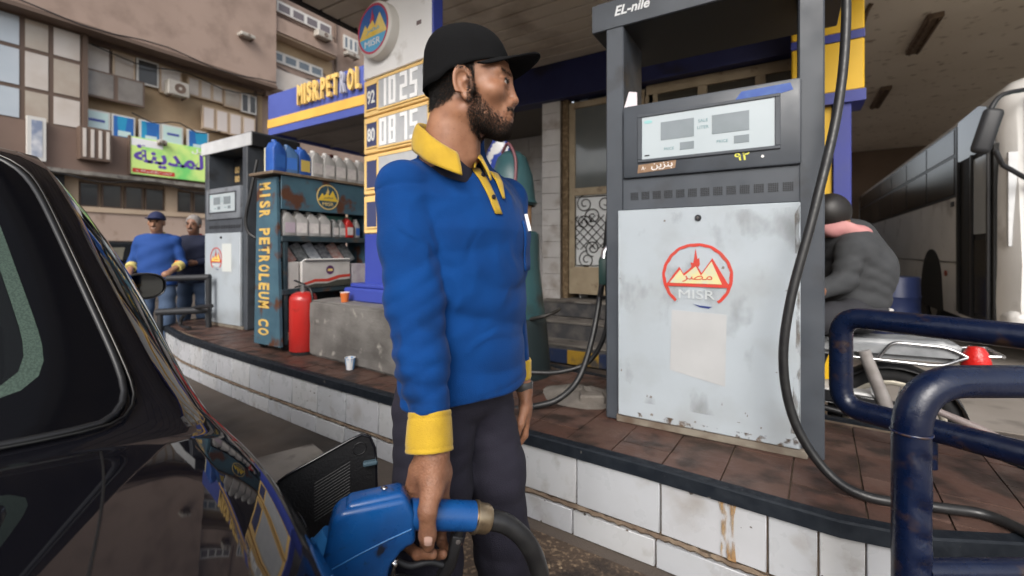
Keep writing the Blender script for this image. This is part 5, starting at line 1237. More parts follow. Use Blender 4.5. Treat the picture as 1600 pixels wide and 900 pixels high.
full = [h+[(-2*CW-w, z) for w, z in h[-2::-1]] for h in half]; NF = len(full[0])
def csurf(s, k):                                         # k: fractional index along the full outline
    i = min(NS-2, max(0, int(s/LEN*(NS-1)))); t = s/LEN*(NS-1)-i; j = min(NF-2, int(k)); q = k-j
    f = lambda a, b: Vector((full[a][b][0], full[a][b][1]))
    p = (f(i, j)*(1-q)+f(i, j+1)*q)*(1-t)+(f(i+1, j)*(1-q)+f(i+1, j+1)*q)*t
    return cpos(s, p.x, p.y)
def cnorm(s, k):
    a = csurf(min(LEN, s+.01), k)-csurf(max(0, s-.01), k); b = csurf(s, min(NF-1.001, k+.05))-csurf(s, max(0, k-.05)); n = b.cross(a)
    if n.length < 1e-9: return Z
    n.normalize(); c = cpos(s, -CW, .7); return n if (csurf(s, k)-c).dot(n) > 0 else -n
# windows as regions of (s, k)
KB0, KT = 8.0, 14.0                                     # belt and roof-edge indices on the kerb side
def mir(k): return NF-1-k
def rr_in(s, k, box, r=.12):
    s0_, s1_, k0, k1 = box; x = (s-s0_)/(s1_-s0_); y = (k-k0)/(k1-k0); return 0 < x < 1 and 0 < y < 1
REAR = (.885, 1.265, 15.9, mir(15.9)); WIND = (2.62, 3.20, 15.2, mir(15.2))
def side_box(s, k): return (1.55 < s < 2.96) and 8.4 < k < (13.4 if s < 2.5 else 13.4-(s-2.5)*9)
def is_hole(s, k):
    for bx_ in (REAR, WIND):
        if rr_in(s, k, bx_): return True
    kk = k if k < NF/2 else mir(k)
    return side_box(s, kk) and not (2.18 < s < 2.28)
mb = MB(); P = [tuple(cpos(SS[i], *full[i][j])) for i in range(NS) for j in range(NF)]
fs = []
for i in range(NS-1):
    for j in range(NF-1):
        if not is_hole((SS[i]+SS[i+1])/2, j+.5): fs.append((i*NF+j, i*NF+j+1, (i+1)*NF+j+1, (i+1)*NF+j))
# tail and nose caps, underside
cen = len(P); P.append(tuple(cpos(-.03, -CW, .60))); cen2 = len(P); P.append(tuple(cpos(LEN+.05, -CW, .5)))
for j in range(NF-1): fs.append((cen, j+1, j)); fs.append((cen2, (NS-1)*NF+j, (NS-1)*NF+j+1))
for i in range(NS-1): fs.append((i*NF, (i+1)*NF, (i+1)*NF+NF-1, i*NF+NF-1))
fs.append((cen, 0, NF-1)); fs.append((cen2, (NS-1)*NF+NF-1, (NS-1)*NF))
mb.add(P, fs); cbody = mb.build('body', m_paint, car, 50)
def patch(name, m, box, ns, nk, lift, hole=None, rad=.16, thick=0, asp=1.0):
    """rounded patch on the body surface; with hole, only the frame between the outer box and the hole box"""
    s0_, s1_, k0, k1 = box; mb = MB(); P = []
    def shape(rx, th):                                   # superellipse-like rounded rectangle in the unit square
        c, s_ = math.cos(th), math.sin(th); n = 6.0; q = (abs(c)**n+abs(s_)**n)**(-1/n); return .5+.5*rx*q*c, .5+.5*rx*q*s_
    rings = [1.0, hole] if hole else [1.0, .8, .6, .4, .2, .02]
    if hole: rings = list(np.linspace(1.0, hole, 5))
    nt = 72
    for r_ in rings:
        for t in range(nt):
            x, y = shape(r_, 2*math.pi*t/nt)
            if hole and r_ < 1: pass
            s = s0_+(s1_-s0_)*x; k = k0+(k1-k0)*y; P.append(tuple(csurf(s, k)+cnorm(s, k)*lift))
    mb.grid(P, len(rings), nt, True, cv=True); o = mb.build(name, m, car, 180)
    if thick: q = o.modifiers.new('t', 'SOLIDIFY'); q.thickness = thick; q.offset = -1
    return o
RB = (.835, 1.31, 15.05, mir(15.05))
rw = patch('rear_window', m_glass, RB, 20, 20, .004); rw['label'] = 'tinted rear window'
fr_ = patch('rear_window_border', m_frit, RB, 20, 20, .0065, hole=.76)
_dz = (RB[0]+.12*(RB[1]-RB[0]), RB[1]-.12*(RB[1]-RB[0]), RB[2]+.12*(RB[3]-RB[2]), RB[3]-.12*(RB[3]-RB[2]))
patch('lit_frit_band', mat('lit_frit_green', (.055, .085, .066), .4, c2=(.03, .048, .038), sc_=380, lo=.45, hi=.55), _dz, 20, 20, .0058, hole=.945)  # pale green paints the light showing through the dotted glass edge
def loop_on(box, off, r, name, m, grow=1.0, par=None):
    s0_, s1_, k0, k1 = box; P = []
    for t in range(96):
        c, s_ = math.cos(2*math.pi*t/96), math.sin(2*math.pi*t/96); q = (abs(c)**6+abs(s_)**6)**(-1/6)*grow
        s = s0_+(s1_-s0_)*(.5+.5*q*c); k = k0+(k1-k0)*(.5+.5*q*s_); P.append(csurf(s, k)+cnorm(s, k)*off)
    mb = MB(); mb.tube(P, r, 8, closed=True); return mb.build(name, m, par or car, 180)
loop_on(RB, .005, .006, 'rear_window_seal', m_seal, 1.0)
loop_on(RB, .008, .0025, 'rear_window_trim', mat('dull_chrome', (.07, .068, .065), .35, m=1.0), 1.035)
ww = patch('windscreen', m_glass, (WIND[0]-.03, WIND[1]+.03, WIND[2]-.6, mir(WIND[2]-.6)), 20, 20, .004)
# side glass both sides
for side in (0, 1):
    for s0_, s1_ in ((1.52, 2.22), (2.24, 2.98)):
        mb = MB(); P = []
        for i in range(16):
            s = s0_+(s1_-s0_)*i/15; kt = 13.6 if s < 2.5 else max(8.6, 13.6-(s-2.5)*9)
            for j in range(8):
                k = 8.2+(kt-8.2)*j/7; k = k if side == 0 else mir(k); P.append(tuple(csurf(s, k)+cnorm(s, k)*.003))
        mb.grid(P, 16, 8, side == 0); mb.build('side_window', m_glass, car, 180)
# panel gaps: boot lid, doors
def gap(name, sk, r=.0028): mb = MB(); mb.tube([csurf(s, k)+cnorm(s, k)*(-.0012) for s, k in sk], r*.8, 6); return mb.build(name, mat('panel_gap', (.002, .002, .002), .6), car, 180)
gap('boot_gap', [(.02+.765*i/20, 16.25-.2*(i/20)) for i in range(21)]); gap('boot_gap', [(.02+.765*i/20, mir(16.25-.2*(i/20))) for i in range(21)])
gap('boot_gap', [(.785, 16.05+(mir(16.05)-16.05)*i/20) for i in range(21)])
for s in (1.48, 2.23, 3.0):
    for f in (lambda k: k, mir): gap('door_gap', [(s, f(2+11*i/12 if s < 1.8 else 2+6.2*i/12)) for i in range(13)])
# inside: floor, parcel shelf, seats with headrests, pillar trim
m_int = mat('car_interior', (.030, .030, .032), .8); m_trimg = mat('pillar_trim', (.20, .26, .22), .6, c2=(.14, .19, .16), sc_=8)
mb = MB(); 
for (s0_, s1_, w0, w1, z0, z1) in ((1.0, 1.2, -1.45, -.22, .60, .98), (1.2, 1.6, -1.45, -.22, .40, .62)):
    vs = [cpos(s, w, z) for s in (s0_, s1_) for w in (w0, w1) for z in (z0, z1)]; mb.add(vs, [(0, 1, 3, 2), (4, 6, 7, 5), (0, 4, 5, 1), (2, 3, 7, 6), (1, 5, 7, 3), (0, 2, 6, 4)])
mb.build('rear_seat', m_int, car)
for w in (-.45, -1.2):
    mb = MB(); c = cpos(1.12, w, 1.05); mb.box(c, (.09, .24, .15), .035, Matrix.Rotation(-TH, 3, 'Z'), 3); mb.build('headrest', m_int, car, 60)
    mb = MB(); c = cpos(2.2, w, .85); mb.box(c, (.14, .46, .62), .06, Matrix.Rotation(-TH, 3, 'Z'), 3); c = cpos(2.2, w, 1.25); mb.box(c, (.09, .26, .16), .035, Matrix.Rotation(-TH, 3, 'Z'), 3); mb.build('front_seat', m_int, car, 60)
mb = MB(); vs = [cpos(s, w, .93) for s in (.86, 1.05) for w in (-1.5, -.18)]; mb.add(vs+[v-Z*.02 for v in vs], [(0, 1, 3, 2), (4, 6, 7, 5)]); mb.build('parcel_shelf', m_int, car)
mb = MB(); vs = [cpos(s, w, .30) for s in (.9, 3.4) for w in (-1.6, -.08)]; mb.add(vs, [(0, 1, 3, 2)]); mb.build('cabin_floor', m_int, car)
# wheels
m_tyre = mat('tyre', (.015, .015, .016), .8); m_rim = mat('wheel_rim', (.35, .35, .36), .35, m=.9)
for s in (.80, 3.38):
    for w in (-.02, -2*CW+.02):
        mb = MB(); sg = 1 if w > -.5 else -1
        mb.lathe([(.20, -.09), (.30, -.09), (.315, -.06), (.315, .06), (.30, .09), (.20, .09)], (0, 0, 0), 28, 'y', False); c = cpos(s, w-sg*.10, .315); mb.xf(Matrix.Translation(c) @ Matrix.Rotation(-TH, 4, 'Z')); wt = mb.build('wheel', m_tyre, car, 40)
        mb = MB(); mb.lathe([(.0001, sg*.06), (.05, sg*.06), (.19, sg*.07), (.21, sg*.088)], (0, 0, 0), 28, 'y', False); mb.xf(Matrix.Translation(c) @ Matrix.Rotation(-TH, 4, 'Z')); mb.build('rim', m_rim, wt, 40)
# wing mirror
mp = on_d(222, 447, 2.62)-car.location
mh = MB(); P = []
for i in range(9):
    th = math.pi*i/8
    for k in range(24):
        a = 2*math.pi*k/24; c_, s_ = math.cos(a), math.sin(a); q = (abs(c_)**2.6+abs(s_)**2.6)**(-1/2.6)
        r_ = math.sin(min(th, math.pi*.62)) if th < math.pi*.62 else .93; d_ = -.075*math.cos(th) if th < math.pi*.62 else .03
        P.append(mp+fn*(c_*q*.105*r_)+Z*(s_*q*.072*r_)-fa*(d_+.02))
mh.grid(P[:6*24], 6, 24, cv=True); mir_ = mh.build('wing_mirror', mat('mirror_housing', (.008, .008, .009), .3, coat=.5), car, 180)
q_ = mir_.modifiers.new('t', 'SOLIDIFY'); q_.thickness = .006
mb = MB(); P = []
for r_ in (.9, .6, .3, .02):
    for k in range(24):
        a = 2*math.pi*k/24; c_, s_ = math.cos(a), math.sin(a); q = (abs(c_)**2.6+abs(s_)**2.6)**(-1/2.6); P.append(mp+fn*(c_*q*.105*r_)+Z*(s_*q*.072*r_)-fa*.028)
mb.grid(P, 4, 24, cv=True); mb.build('mirror_glass', mat('mirror_glass', (.10, .105, .105), .04, m=1.0), mir_, 180)
mb = MB(); mb.tube([mp-fn*.06, mp-fn*.16-Z*.02, mp-fn*.24-Z*.03], .022, 8); mb.build('mirror_arm', m_paint, mir_, 60)
# lamps and handle
for w, m_, s, z in ((-.12, mat('tail_lamp', (.30, .01, .01), .15), .03, .72), (-2*CW+.12, MATS['tail_lamp'] if 'tail_lamp' in MATS else None, .03, .72), (-.2, m_disp, LEN-.06, .62), (-2*CW+.2, m_disp, LEN-.06, .62)):
    mb = MB(); mb.box(cpos(s, w, z), (.09, .22, .16), .03, Matrix.Rotation(-TH, 3, 'Z'), 2); mb.build('tail_lamp' if s < 1 else 'headlamp', m_, car, 60)
for w in (.012, -2*CW-.012):
    for s in (2.10, 2.85): mb = MB(); mb.box(cpos(s-.33, w, .80), (.16, .03, .03), .01, Matrix.Rotation(-TH, 3, 'Z'), 2); mb.build('door_handle', m_paint, car, 60)
# ---- fuel recess and open flap
m_flap = mat('flap_inside', (.006, .006, .007), .5, bump=.3, bsc=200)
FW = Vector((-.70, .462, .765))-car.location
mb = MB(); mb.lathe([(.0001, -.004), (.045, -.004), (.045, .004), (.0001, .004)], (0, 0, 0), 20, 'y', False); mb.xf(Matrix.Translation(FW-fn*.012) @ Matrix.Rotation(-TH, 4, 'Z')); mb.build('filler_neck', m_pdark, car, 40)
h0 = on_d(432, 752, .905); h1 = on_d(588, 700, .985); h0.z = 0; h1.z = 0
fx_ = (h1-h0).normalized(); fz_ = Z; fl_o = h0-car.location; Lf = (h1-h0).length
nfl = fx_.cross(Z)                                      # towards the camera side
zt0 = EYE-(748-HV)/FPX*.905; zt1 = EYE-(677-HV)/FPX*.978
poly = [(0, zt0-.19), (0, zt0-.02), (.004, zt0-.006), (.02, zt0+.004), (Lf*.72, zt1-.008), (Lf*.84, zt1), (Lf*.93, zt1-.008), (Lf*.985, zt1-.035), (Lf*1.0, zt1-.07), (Lf*1.005, zt1-.2), (Lf*.9, zt1-.23), (.05, zt0-.21)]
mb = MB(); mb.prism(poly, fl_o-nfl*.006, fx_, Z, nfl, .006); flap = mb.build('fuel_flap', m_flap, car)
mb = MB(); pp = [fl_o+nfl*.001+fx_*a+Z*b for a, b in poly]; mb.tube(pp, .0028, 6, closed=True); mb.build('flap_rim', m_paint, flap, 180)
mb = MB(); cxl = fl_o+fx_*(Lf*.82)+Z*(zt1-.03)+nfl*.0005
mb.tube([cxl+(fx_*math.cos(a*.4)+Z*math.sin(a*.4))*.013 for a in range(16)], .0016, 5, closed=True); mb.build('flap_boss', m_flap, flap, 180)
for i in range(13):
    mb = MB(); a0 = Lf*(.30-.012*i*0); zz = zt0-.045-i*.0065+.02; mb.tube([fl_o+nfl*.0006+fx_*(Lf*.36)+Z*(zz), fl_o+nfl*.0006+fx_*(Lf*.72)+Z*(zz+.032)], .0009, 4); mb.build('flap_rib', m_flap, flap)
mb = MB(); mb.box(fl_o+fx_*(Lf*.93)+Z*(zt1-.062)+nfl*.008, (.030, .016, .010), .003, Matrix.Rotation(math.atan2(fx_.y, fx_.x), 3, 'Z')); mb.build('flap_latch', mat('latch_plastic', (.05, .08, .10), .25), flap)
text('flap_print', 'DIESEL  NOT', .012, mat('flap_print', (.014, .014, .016), .4), flap, fl_o+fx_*(Lf*.62)+Z*(zt1-.075)+nfl*.0004, (fx_+Z*.45).normalized(), (Z-fx_*.45).normalized(), ext=.0006) if False else None

# ================================================================ FUEL NOZZLE IN THE ATTENDANT'S HAND
m_nblue = mat('nozzle_blue', (.005, .070, .245), .34, c2=(.004, .050, .185), sc_=12, lo=.4, hi=.62, dirt=(.008, .012, .025), dsc=26, dlo=.57, dhi=.66, rv=.12, coat=.2)
m_nlight = mat('nozzle_sleeve', (.03, .17, .42), .35)
a_ = on_d(505, 858, .80); b_ = on_d(752, 810, .895)
nzl = thing('fuel_nozzle', 'blue fuel nozzle held in the attendant\'s hand at the car filler', 'nozzle', a_)
ax = (b_-a_); ax.z = 0; ax.normalize(); nn_ = ax.cross(Z)       # nn_ faces the camera
def npt(u, v):                                                   # pixel on the nozzle's own vertical mid plane -> (along, up)
    r_ = ray(u, v); o = Vector((0, 0, EYE)); t = (a_-o).dot(nn_)/r_.dot(nn_); p = o+r_*t-a_; return (p.dot(ax), p.z)
def slab(name, pix, hw, m, bev, seg=3, par=None, off=0.0, taper=None):
    pl = [npt(*p) for p in pix]; mb = MB(); mb.prism(pl, ax*0-nn_*(hw-off), ax, Z, nn_, 2*hw)
    bm = bmesh.new(); vs = [bm.verts.new(p) for p in mb.v]
    for f in mb.f: bm.faces.new([vs[i] for i in f])
    bmesh.ops.recalc_face_normals(bm, faces=bm.faces[:]); bmesh.ops.bevel(bm, geom=bm.edges[:], offset=bev, segments=seg, affect='EDGES', profile=.5, clamp_overlap=True)
    me = bpy.data.meshes.new(name); bm.to_mesh(me); bm.free(); me.materials.append(m); me.shade_smooth(); me.set_sharp_from_angle(angle=R(45)); return link(name, me, par or nzl)
hs_ = slab('housing', [(500, 880), (520, 800), (536, 786), (632, 766), (646, 790), (648, 836), (628, 846), (608, 872), (600, 910), (500, 940)], .030, m_nblue, .010)
slab('housing_cover', [(532, 800), (545, 778), (628, 760), (640, 778), (640, 796), (548, 822)], .024, m_nblue, .008)
P2 = [npt(u, v) for u, v in ((640, 803), (740, 806))]
to3 = lambda q: ax*q[0]+Z*q[1]
mb = MB(); mb.tube([to3(P2[0]), to3(P2[1])], .0275, 24); mb.build('handle', m_nblue, nzl, 60)
e0 = to3(npt(737, 807)); e1 = to3(npt(764, 811)); dv = (e1-e0)
mb = MB(); mb.tube([e0-dv*.05, e0+dv*.12, e0+dv*.13, e0+dv*.25, e0+dv*.26, e0+dv*.85, e1], [.0265, .0265, .031, .031, .0285, .0275, .0245], 20); mb.build('swivel_collar', mat('worn_brass', (.42, .33, .22), .35, m=.9, c2=(.2, .15, .1), sc_=40), nzl, 40)
s0_ = to3(npt(520, 838)); s1_ = to3(npt(488, 872)); mb = MB(); mb.tube([s0_, s1_, s1_-ax*.03-Z*.02], .0235, 20); mb.build('spout_sleeve', m_nlight, nzl, 60)
mb = MB(); mb.tube([s1_-ax*.01-Z*.006, s1_-ax*.07-Z*.04], .0105, 14); mb.build('spout', m_chrome, nzl, 60)
# edge highlight bead and scuffs on the housing
mb = MB(); mb.tube([to3(npt(552, 812))+nn_*.0268, to3(npt(640, 792))+nn_*.0268], .0022, 6); mb.build('moulding_bead', m_nlight, nzl, 60)
mb = MB(); mb.tube([to3(npt(u, v))+nn_*.0305 for u, v in ((520, 872), (560, 850), (600, 830), (640, 812))], .0012, 6); mb.build('mould_seam', m_nlight, nzl, 60)
gd = smooth_path([to3(npt(600, 930)), to3(npt(622, 905)), to3(npt(668, 912)), to3(npt(702, 890)), to3(npt(714, 850)), to3(npt(718, 822))], 6)
mb = MB(); mb.tube(gd, .0085, 8); mb.build('trigger_guard', mat('black_plastic', (.012, .012, .013), .4), nzl, 60)
slab('guard_bracket', [(706, 834), (724, 836), (708, 880), (692, 910), (682, 900), (698, 872)], .009, MATS['black_plastic'], .003, 2)
mb = MB(); q = to3(npt(714, 842)); mb.lathe([(.0001, .0), (.005, -.0005), (.0055, -.002)], (0, 0, 0), 12, 'z', False); mb.xf(Matrix.Translation(q+nn_*.0112) @ nn_.to_track_quat('Z', 'Y').to_matrix().to_4x4()); mb.build('bracket_screw', m_chrome, nzl, 60)
mb = MB(); mb.tube(smooth_path([to3(npt(612, 872)), to3(npt(640, 884)), to3(npt(672, 878)), to3(npt(700, 886))], 5), .006, 8); mb.build('trigger', m_pdark, nzl, 60)
mb = MB(); mb.box(to3(npt(613, 880))+nn_*.012, (.010, .010, .040), .002, Matrix.Rotation(.35, 3, 'Y')); mb.build('latch_clip', m_chrome, nzl, 60)
mb = MB(); q = to3(npt(614, 866))+nn_*.0305; mb.lathe([(.0001, .003), (.005, .002), (.006, 0)], (0, 0, 0), 12, 'z', False); mb.xf(Matrix.Translation(q) @ nn_.to_track_quat('Z', 'Y').to_matrix().to_4x4()); mb.build('pivot_screw', m_chrome, nzl, 60)
mb = MB(); mb.box(to3(npt(600, 763))+Z*.001, (.012, .010, .005), .002); mb.build('top_stud', m_chrome, nzl, 60)
hose('nozzle_hose', 'thick black hose curving down from the nozzle in the attendant\'s hand', [b_+Vector((0, 0, 0)), on_d(790, 818, .905), on_d(822, 846, .915), on_d(842, 890, .93), on_d(852, 960, .95), Vector((-.42, .95, .12)), Vector((-.2, 1.15, .02)), Vector((.2, 1.3, .02)), Vector((.7, 1.35, .02))], .0195)
# ================================================================ GUARD RAILS
m_rail = mat('blue_rail_paint', (.0015, .005, .022), .3, c2=(.0025, .008, .03), sc_=9, dirt=(.035, .02, .014), dsc=8, dlo=.57, dhi=.66, rv=.12, bump=.6, bsc=25, coat=.15)
def bend_path(P, r, n=6):
    P = [Vector(p) for p in P]; o = [P[0]]
    for a, b, c in zip(P, P[1:], P[2:]):
        d1 = (a-b).normalized(); d2 = (c-b).normalized(); rr = min(r, (a-b).length*.49, (c-b).length*.49)
        p, q = b+d1*rr, b+d2*rr
        for i in range(n+1): t = i/n; o.append((1-t)**2*p+2*t*(1-t)*b+t*t*q)
    o.append(P[-1]); return o
meet = Vector((1.25, 2.02, 0))
bA = Vector((.205, 2.50, 0)); bB = Vector((.262, 1.470, 0))
r1 = thing('guard_rail', 'worn blue pipe guard rail with a dented upright, nearest the camera', 'guard rail', bB, 0, 'blue guard rails round the island end')
q = lambda p, z, b: Vector((p.x-b.x, p.y-b.y, z))
dB = Vector((.852, .524, 0)); eB = bB+dB*1.2
bp_ = bend_path([q(bB, 0, bB), q(bB, .925, bB), q(eB, .925, bB), q(eB, 0, bB)], .13, 10)
bp_ = [Vector((0, 0, .012*i)) for i in range(66)]+bp_[1:]
mb = MB(); mb.tube(bp_, .0395, 28)
_nv = []
for (x_, y_, z_) in mb.v:
    if z_ < .80 and math.hypot(x_, y_) < .08:
        a_ = math.atan2(y_, x_)-math.atan2(-.80, .60); a_ = (a_+math.pi) % (2*math.pi)-math.pi
        ph_ = z_*2*math.pi/.088+1.3*math.sin(z_*23)+1.6*a_
        k_ = 1-.42*max(0, math.sin(ph_))**1.3*math.exp(-(a_/.50)**2)*min(1, max(0, (.80-z_)/.08))+.04*math.sin(ph_*.5+2)*math.exp(-(a_/.7)**2)
        _nv.append((x_*k_, y_*k_, z_))
    else: _nv.append((x_, y_, z_))
mb.v = _nv
# scarred front of the upright: weld scabs
o = mb.build('hoop', m_rail, r1, 60)
mb = MB(); mb.tube([q(bB+dB*.03, .455, bB), q(eB-dB*.03, .455, bB)], .028, 16); mb.build('lower_bar', m_rail, r1, 60)
rw_ = random.Random(11); m_scab = mat('scarred_paint', (.004, .012, .05), .3, c2=(.05, .028, .02), sc_=40, lo=.5, hi=.6, coat=.3)
cd = Vector((.30, -.95, 0)).normalized()
for i in range(0):
    z = .36+i*.05+rw_.uniform(-.01, .01); a = rw_.uniform(-.25, .35); d_ = Matrix.Rotation(a+.35, 3, 'Z') @ cd; mb = MB(); mb.box(d_*.046+Vector((0, 0, z)), (rw_.uniform(.03, .05), .014, rw_.uniform(.014, .03)), .006, Matrix.Rotation(math.atan2(d_.y, d_.x)+1.57, 3, 'Z') @ Matrix.Rotation(rw_.uniform(-.5, .5), 3, 'Y'), 2); mb.build('weld_scar', m_scab, r1, 60)
for z, p in ((.80, bB),):
    mb = MB(); mb.tube([Vector((.0405*math.cos(a*.35), .0405*math.sin(a*.35), z)) for a in range(18)], .0028, 6, closed=True); mb.build('weld_seam', m_scab, r1, 60)
r2 = thing('guard_rail', 'darker blue pipe guard rail standing on the island behind the near one', 'guard rail', (bA.x, bA.y, IZ), 0, 'blue guard rails round the island end')
dA = Vector((.885, -.465, 0)); eA = bA+dA*1.0
qa = lambda p, z: Vector((p.x-bA.x, p.y-bA.y, z))
mb = MB(); mb.tube(bend_path([qa(eA, .15), qa(bA, .15), qa(bA, .555), qa(eA, .555)], .09, 8), .045, 18); o = mb.build('hoop', m_rail, r2, 60)
mb = MB(); mb.tube([qa(eA, 0), qa(eA, .60)], .045, 14); mb.build('end_post', m_rail, r2, 60)
mb = MB(); mb.tube([qa(bA+dA*.3, 0), qa(bA+dA*.3, .12)], .03, 12); mb.build('foot', m_rail, r2, 60)

# ================================================================ COACH
m_bus = mat('coach_white', (.60, .59, .57), .35, c2=(.52, .51, .49), sc_=1.5, coat=.2, dirt=(.22, .20, .18), dsc=2.2, dlo=.58, dhi=.78)
m_bglass = mat('coach_glass', (.014, .014, .013), .2, spec=.35, c2=(.03, .028, .025), sc_=1)
bus = thing('coach', 'dirty white coach with dark windows parked in the garage', 'bus', (3.2, 6.2, 0))
BX, BY0, BY1 = 1.95, 6.72, 18.2
def bu(mb, name, m, sm=None, par=None):
    mb.v = [(a-3.2, b-6.2, c_) for a, b, c_ in mb.v]; return mb.build(name, m, par or bus, sm)
# body shell lofted along its length, nose rounded
P = []; NB_ = 26
prof = [(0, .38), (-.01, .7), (0, 1.1), (.0, 2.0), (.02, 2.85), (.06, 3.0), (.16, 3.12), (.36, 3.19), (.8, 3.22), (1.25, 3.23)]
prof = prof+[(2.5-x, z) for x, z in prof[-2::-1]]
for i in range(NB_):
    y = BY0+(BY1-BY0)*(i/(NB_-1))**1.8; nose = max(0, 1-(y-BY0)/.40)
    for x, z in prof:
        ins = .12*nose**2*(1 if True else 0); xx = x+ins*(1 if x < 1.25 else -1)*(1-abs(x-1.25)*0); top = max(0, z-2.3)*.35*nose**2
        yy = y+.0
        P.append((BX+xx, yy+.22*max(0, (z-1.2))/2*nose, z-top*.6))
mb = MB(); mb.grid(P, NB_, len(prof)); n_ = len(prof); mb.f.append(list(range(n_))); mb.f.append(list(range((NB_-1)*n_, NB_*n_))[::-1]); bu(mb, 'body_shell', m_bus, 40)
# window panes along the kerb-side flank
y = 8.36; wn_ = 0
mb = MB(); mb.bb(BX-.006, BX+.02, 8.3, 17.9, 1.98, 2.93); bu(mb, 'window_band', m_seal)
while y < 17.6:
    y2 = min(17.7, y+1.45); mb = MB(); mb.bb(BX-.012, BX-.004, y+.03, y2-.03, 2.02, 2.52, .002); bu(mb, 'side_window', m_bglass)
    mb = MB(); mb.bb(BX-.012, BX-.004, y+.03, y2-.03, 2.57, 2.90, .002); bu(mb, 'top_window', m_bglass); y = y2
mb = MB(); mb.prism([(7.05, 2.42), (8.2, 2.42), (8.2, 2.95), (7.45, 2.97), (7.2, 2.90), (7.06, 2.72)], (BX+.012, 0, 0), Y, Z, -X, .03); bu(mb, 'front_side_window', mat('coach_quarter_glass', (.06, .062, .06), .1, spec=.7))
# door opening with folding leaf
mb = MB(); mb.bb(BX-.012, BX+.03, 7.0, 8.18, .42, 2.44); bu(mb, 'doorway', mat('doorway_dark', (.006, .006, .006), .7))
for ya, yb_ in ((7.06, 7.10), (7.58, 7.63), (8.10, 8.15)): mb = MB(); mb.bb(BX-.05, BX-.013, ya, yb_, .45, 2.42, .006); bu(mb, 'door_frame', m_seal)
mb = MB(); mb.bb(BX-.03, BX-.018, 7.12, 7.56, 1.45, 2.35); bu(mb, 'door_pane', mat('door_pane_glass', (.30, .32, .33), .12, spec=.7))
mb = MB(); mb.bb(BX-.03, BX-.018, 7.12, 7.56, .5, 1.38); bu(mb, 'door_pane', m_bglass)
# wheel arch, wheel, seams, reflector, hatch mark
def arch(yc, nm):
    mb = MB(); mb.prism([(.62*math.cos(R(a)), .70*math.sin(R(a))) for a in range(0, 181, 12)]+[(-.62, -.22), (.62, -.22)], (BX-.013, yc, .58), Y, Z, X, .04); bu(mb, nm, MATS['doorway_dark'])
    mb = MB(); mb.lathe([(.30, -.15), (.46, -.14), (.49, -.1), (.49, .1), (.46, .14), (.3, .15)], (BX+.16, yc, .49), 28, 'x', False); w_ = bu(mb, 'wheel', m_tyre, 40)
    mb = MB(); mb.lathe([(.0001, -.02), (.12, -.03), (.2, -.06), (.3, -.13)], (BX+.16, yc, .49), 28, 'x', False); bu(mb, 'rim', m_rim, 40, w_)
for yc in (9.55, 15.8): arch(yc, 'wheel_arch')
mb = MB(); mb.bb(BX-.009, BX+.01, 8.2, 18, 1.085, 1.10); bu(mb, 'flank_seam', m_seal)
for yy in (8.22,): mb = MB(); mb.bb(BX-.0095, BX+.01, yy, yy+.012, .42, 1.97); bu(mb, 'flank_seam', m_seal)
mb = MB(); mb.prism([(.05*math.cos(a*.5), .04*math.sin(a*.5)) for a in range(13)], (BX-.012, 8.75, .93), Y, Z, -X, .012); bu(mb, 'reflector', mat('amber_red', (.25, .04, .02), .3))
mb = MB(); mb.bb(BX-.013, BX-.003, 8.42, 8.54, 1.86, 1.93); bu(mb, 'side_lamp', m_pdark)
mb = MB(); mb.bb(BX+.02, BX+2.4, BY0-.02, BY0+.3, .30, .62, .08, 3); bu(mb, 'bumper', m_bus, 40)
mb = MB(); mb.prism([(.16, 1.32), (2.34, 1.32), (2.30, 2.90), (.2, 2.90)], (BX, BY0-.150, 0), X, Z+Y*.11, Y, .02); bu(mb, 'windscreen', m_bglass)
mb = MB(); mb.bb(BX+.20, BX+2.3, BY0-.012, BY0+.02, .80, 1.08, .02); bu(mb, 'grille', mat('grille_grey', (.10, .10, .1), .4))
for xx in (.28, 1.98): mb = MB(); mb.bb(BX+xx, BX+xx+.25, BY0-.012, BY0+.1, .72, .92, .04, 2); bu(mb, 'headlamp', m_disp, 40)
mp_ = on_d(1542, 205, 4.55)
mb = MB(); mb.box(mp_, (.16, .10, .46), .05, Matrix.Rotation(.25, 3, 'Y'), 3); bu(mb, 'wing_mirror', m_pdark, 60)
for pp_ in (smooth_path([mp_+Vector((.02, 0, .2)), mp_+Vector((.15, .1, .38)), (BX+.35, BY0+.15, 2.95)], 5), [mp_+Vector((.06, 0, -.2)), mp_+Vector((.12, .03, -.35)), (BX+.3, BY0+.1, 1.9)]): mb = MB(); mb.tube(pp_, .023, 8); bu(mb, 'mirror_arm', m_pdark, 60)
mb = MB(); mb.prism([(.20, 2.45), (.9, 2.45), (.9, 2.86), (.22, 2.86)], (BX, BY0-.154, 0), X, Z+Y*.11, -Y, .004); bu(mb, 'sun_strip', mat('teal_film', (.02, .20, .22), .3))
mb = MB(); mb.bb(BX+.05, BX+.12, BY0+.1, BY0+.15, 1.3, 2.3); bu(mb, 'corner_trim', m_silver)

# ---- blue barrel between rider and coach
mb = MB(); mb.lathe([(.0001, 0), (.28, 0), (.29, .02), (.285, .28), (.295, .3), (.285, .32), (.285, .58), (.295, .6), (.285, .62), (.28, .86), (.27, .88), (.0001, .88)], (0, 0, 0), 24, 'z', False)
o = mb.build('barrel', mat('navy_barrel', (.012, .022, .075), .45, c2=(.02, .03, .09), sc_=6), None, 40); o.location = on_d(1398, 440, 6.5)*1; o.location.z = 0; tag(o, 'dark blue barrel on the garage floor behind the seated rider', 'barrel')

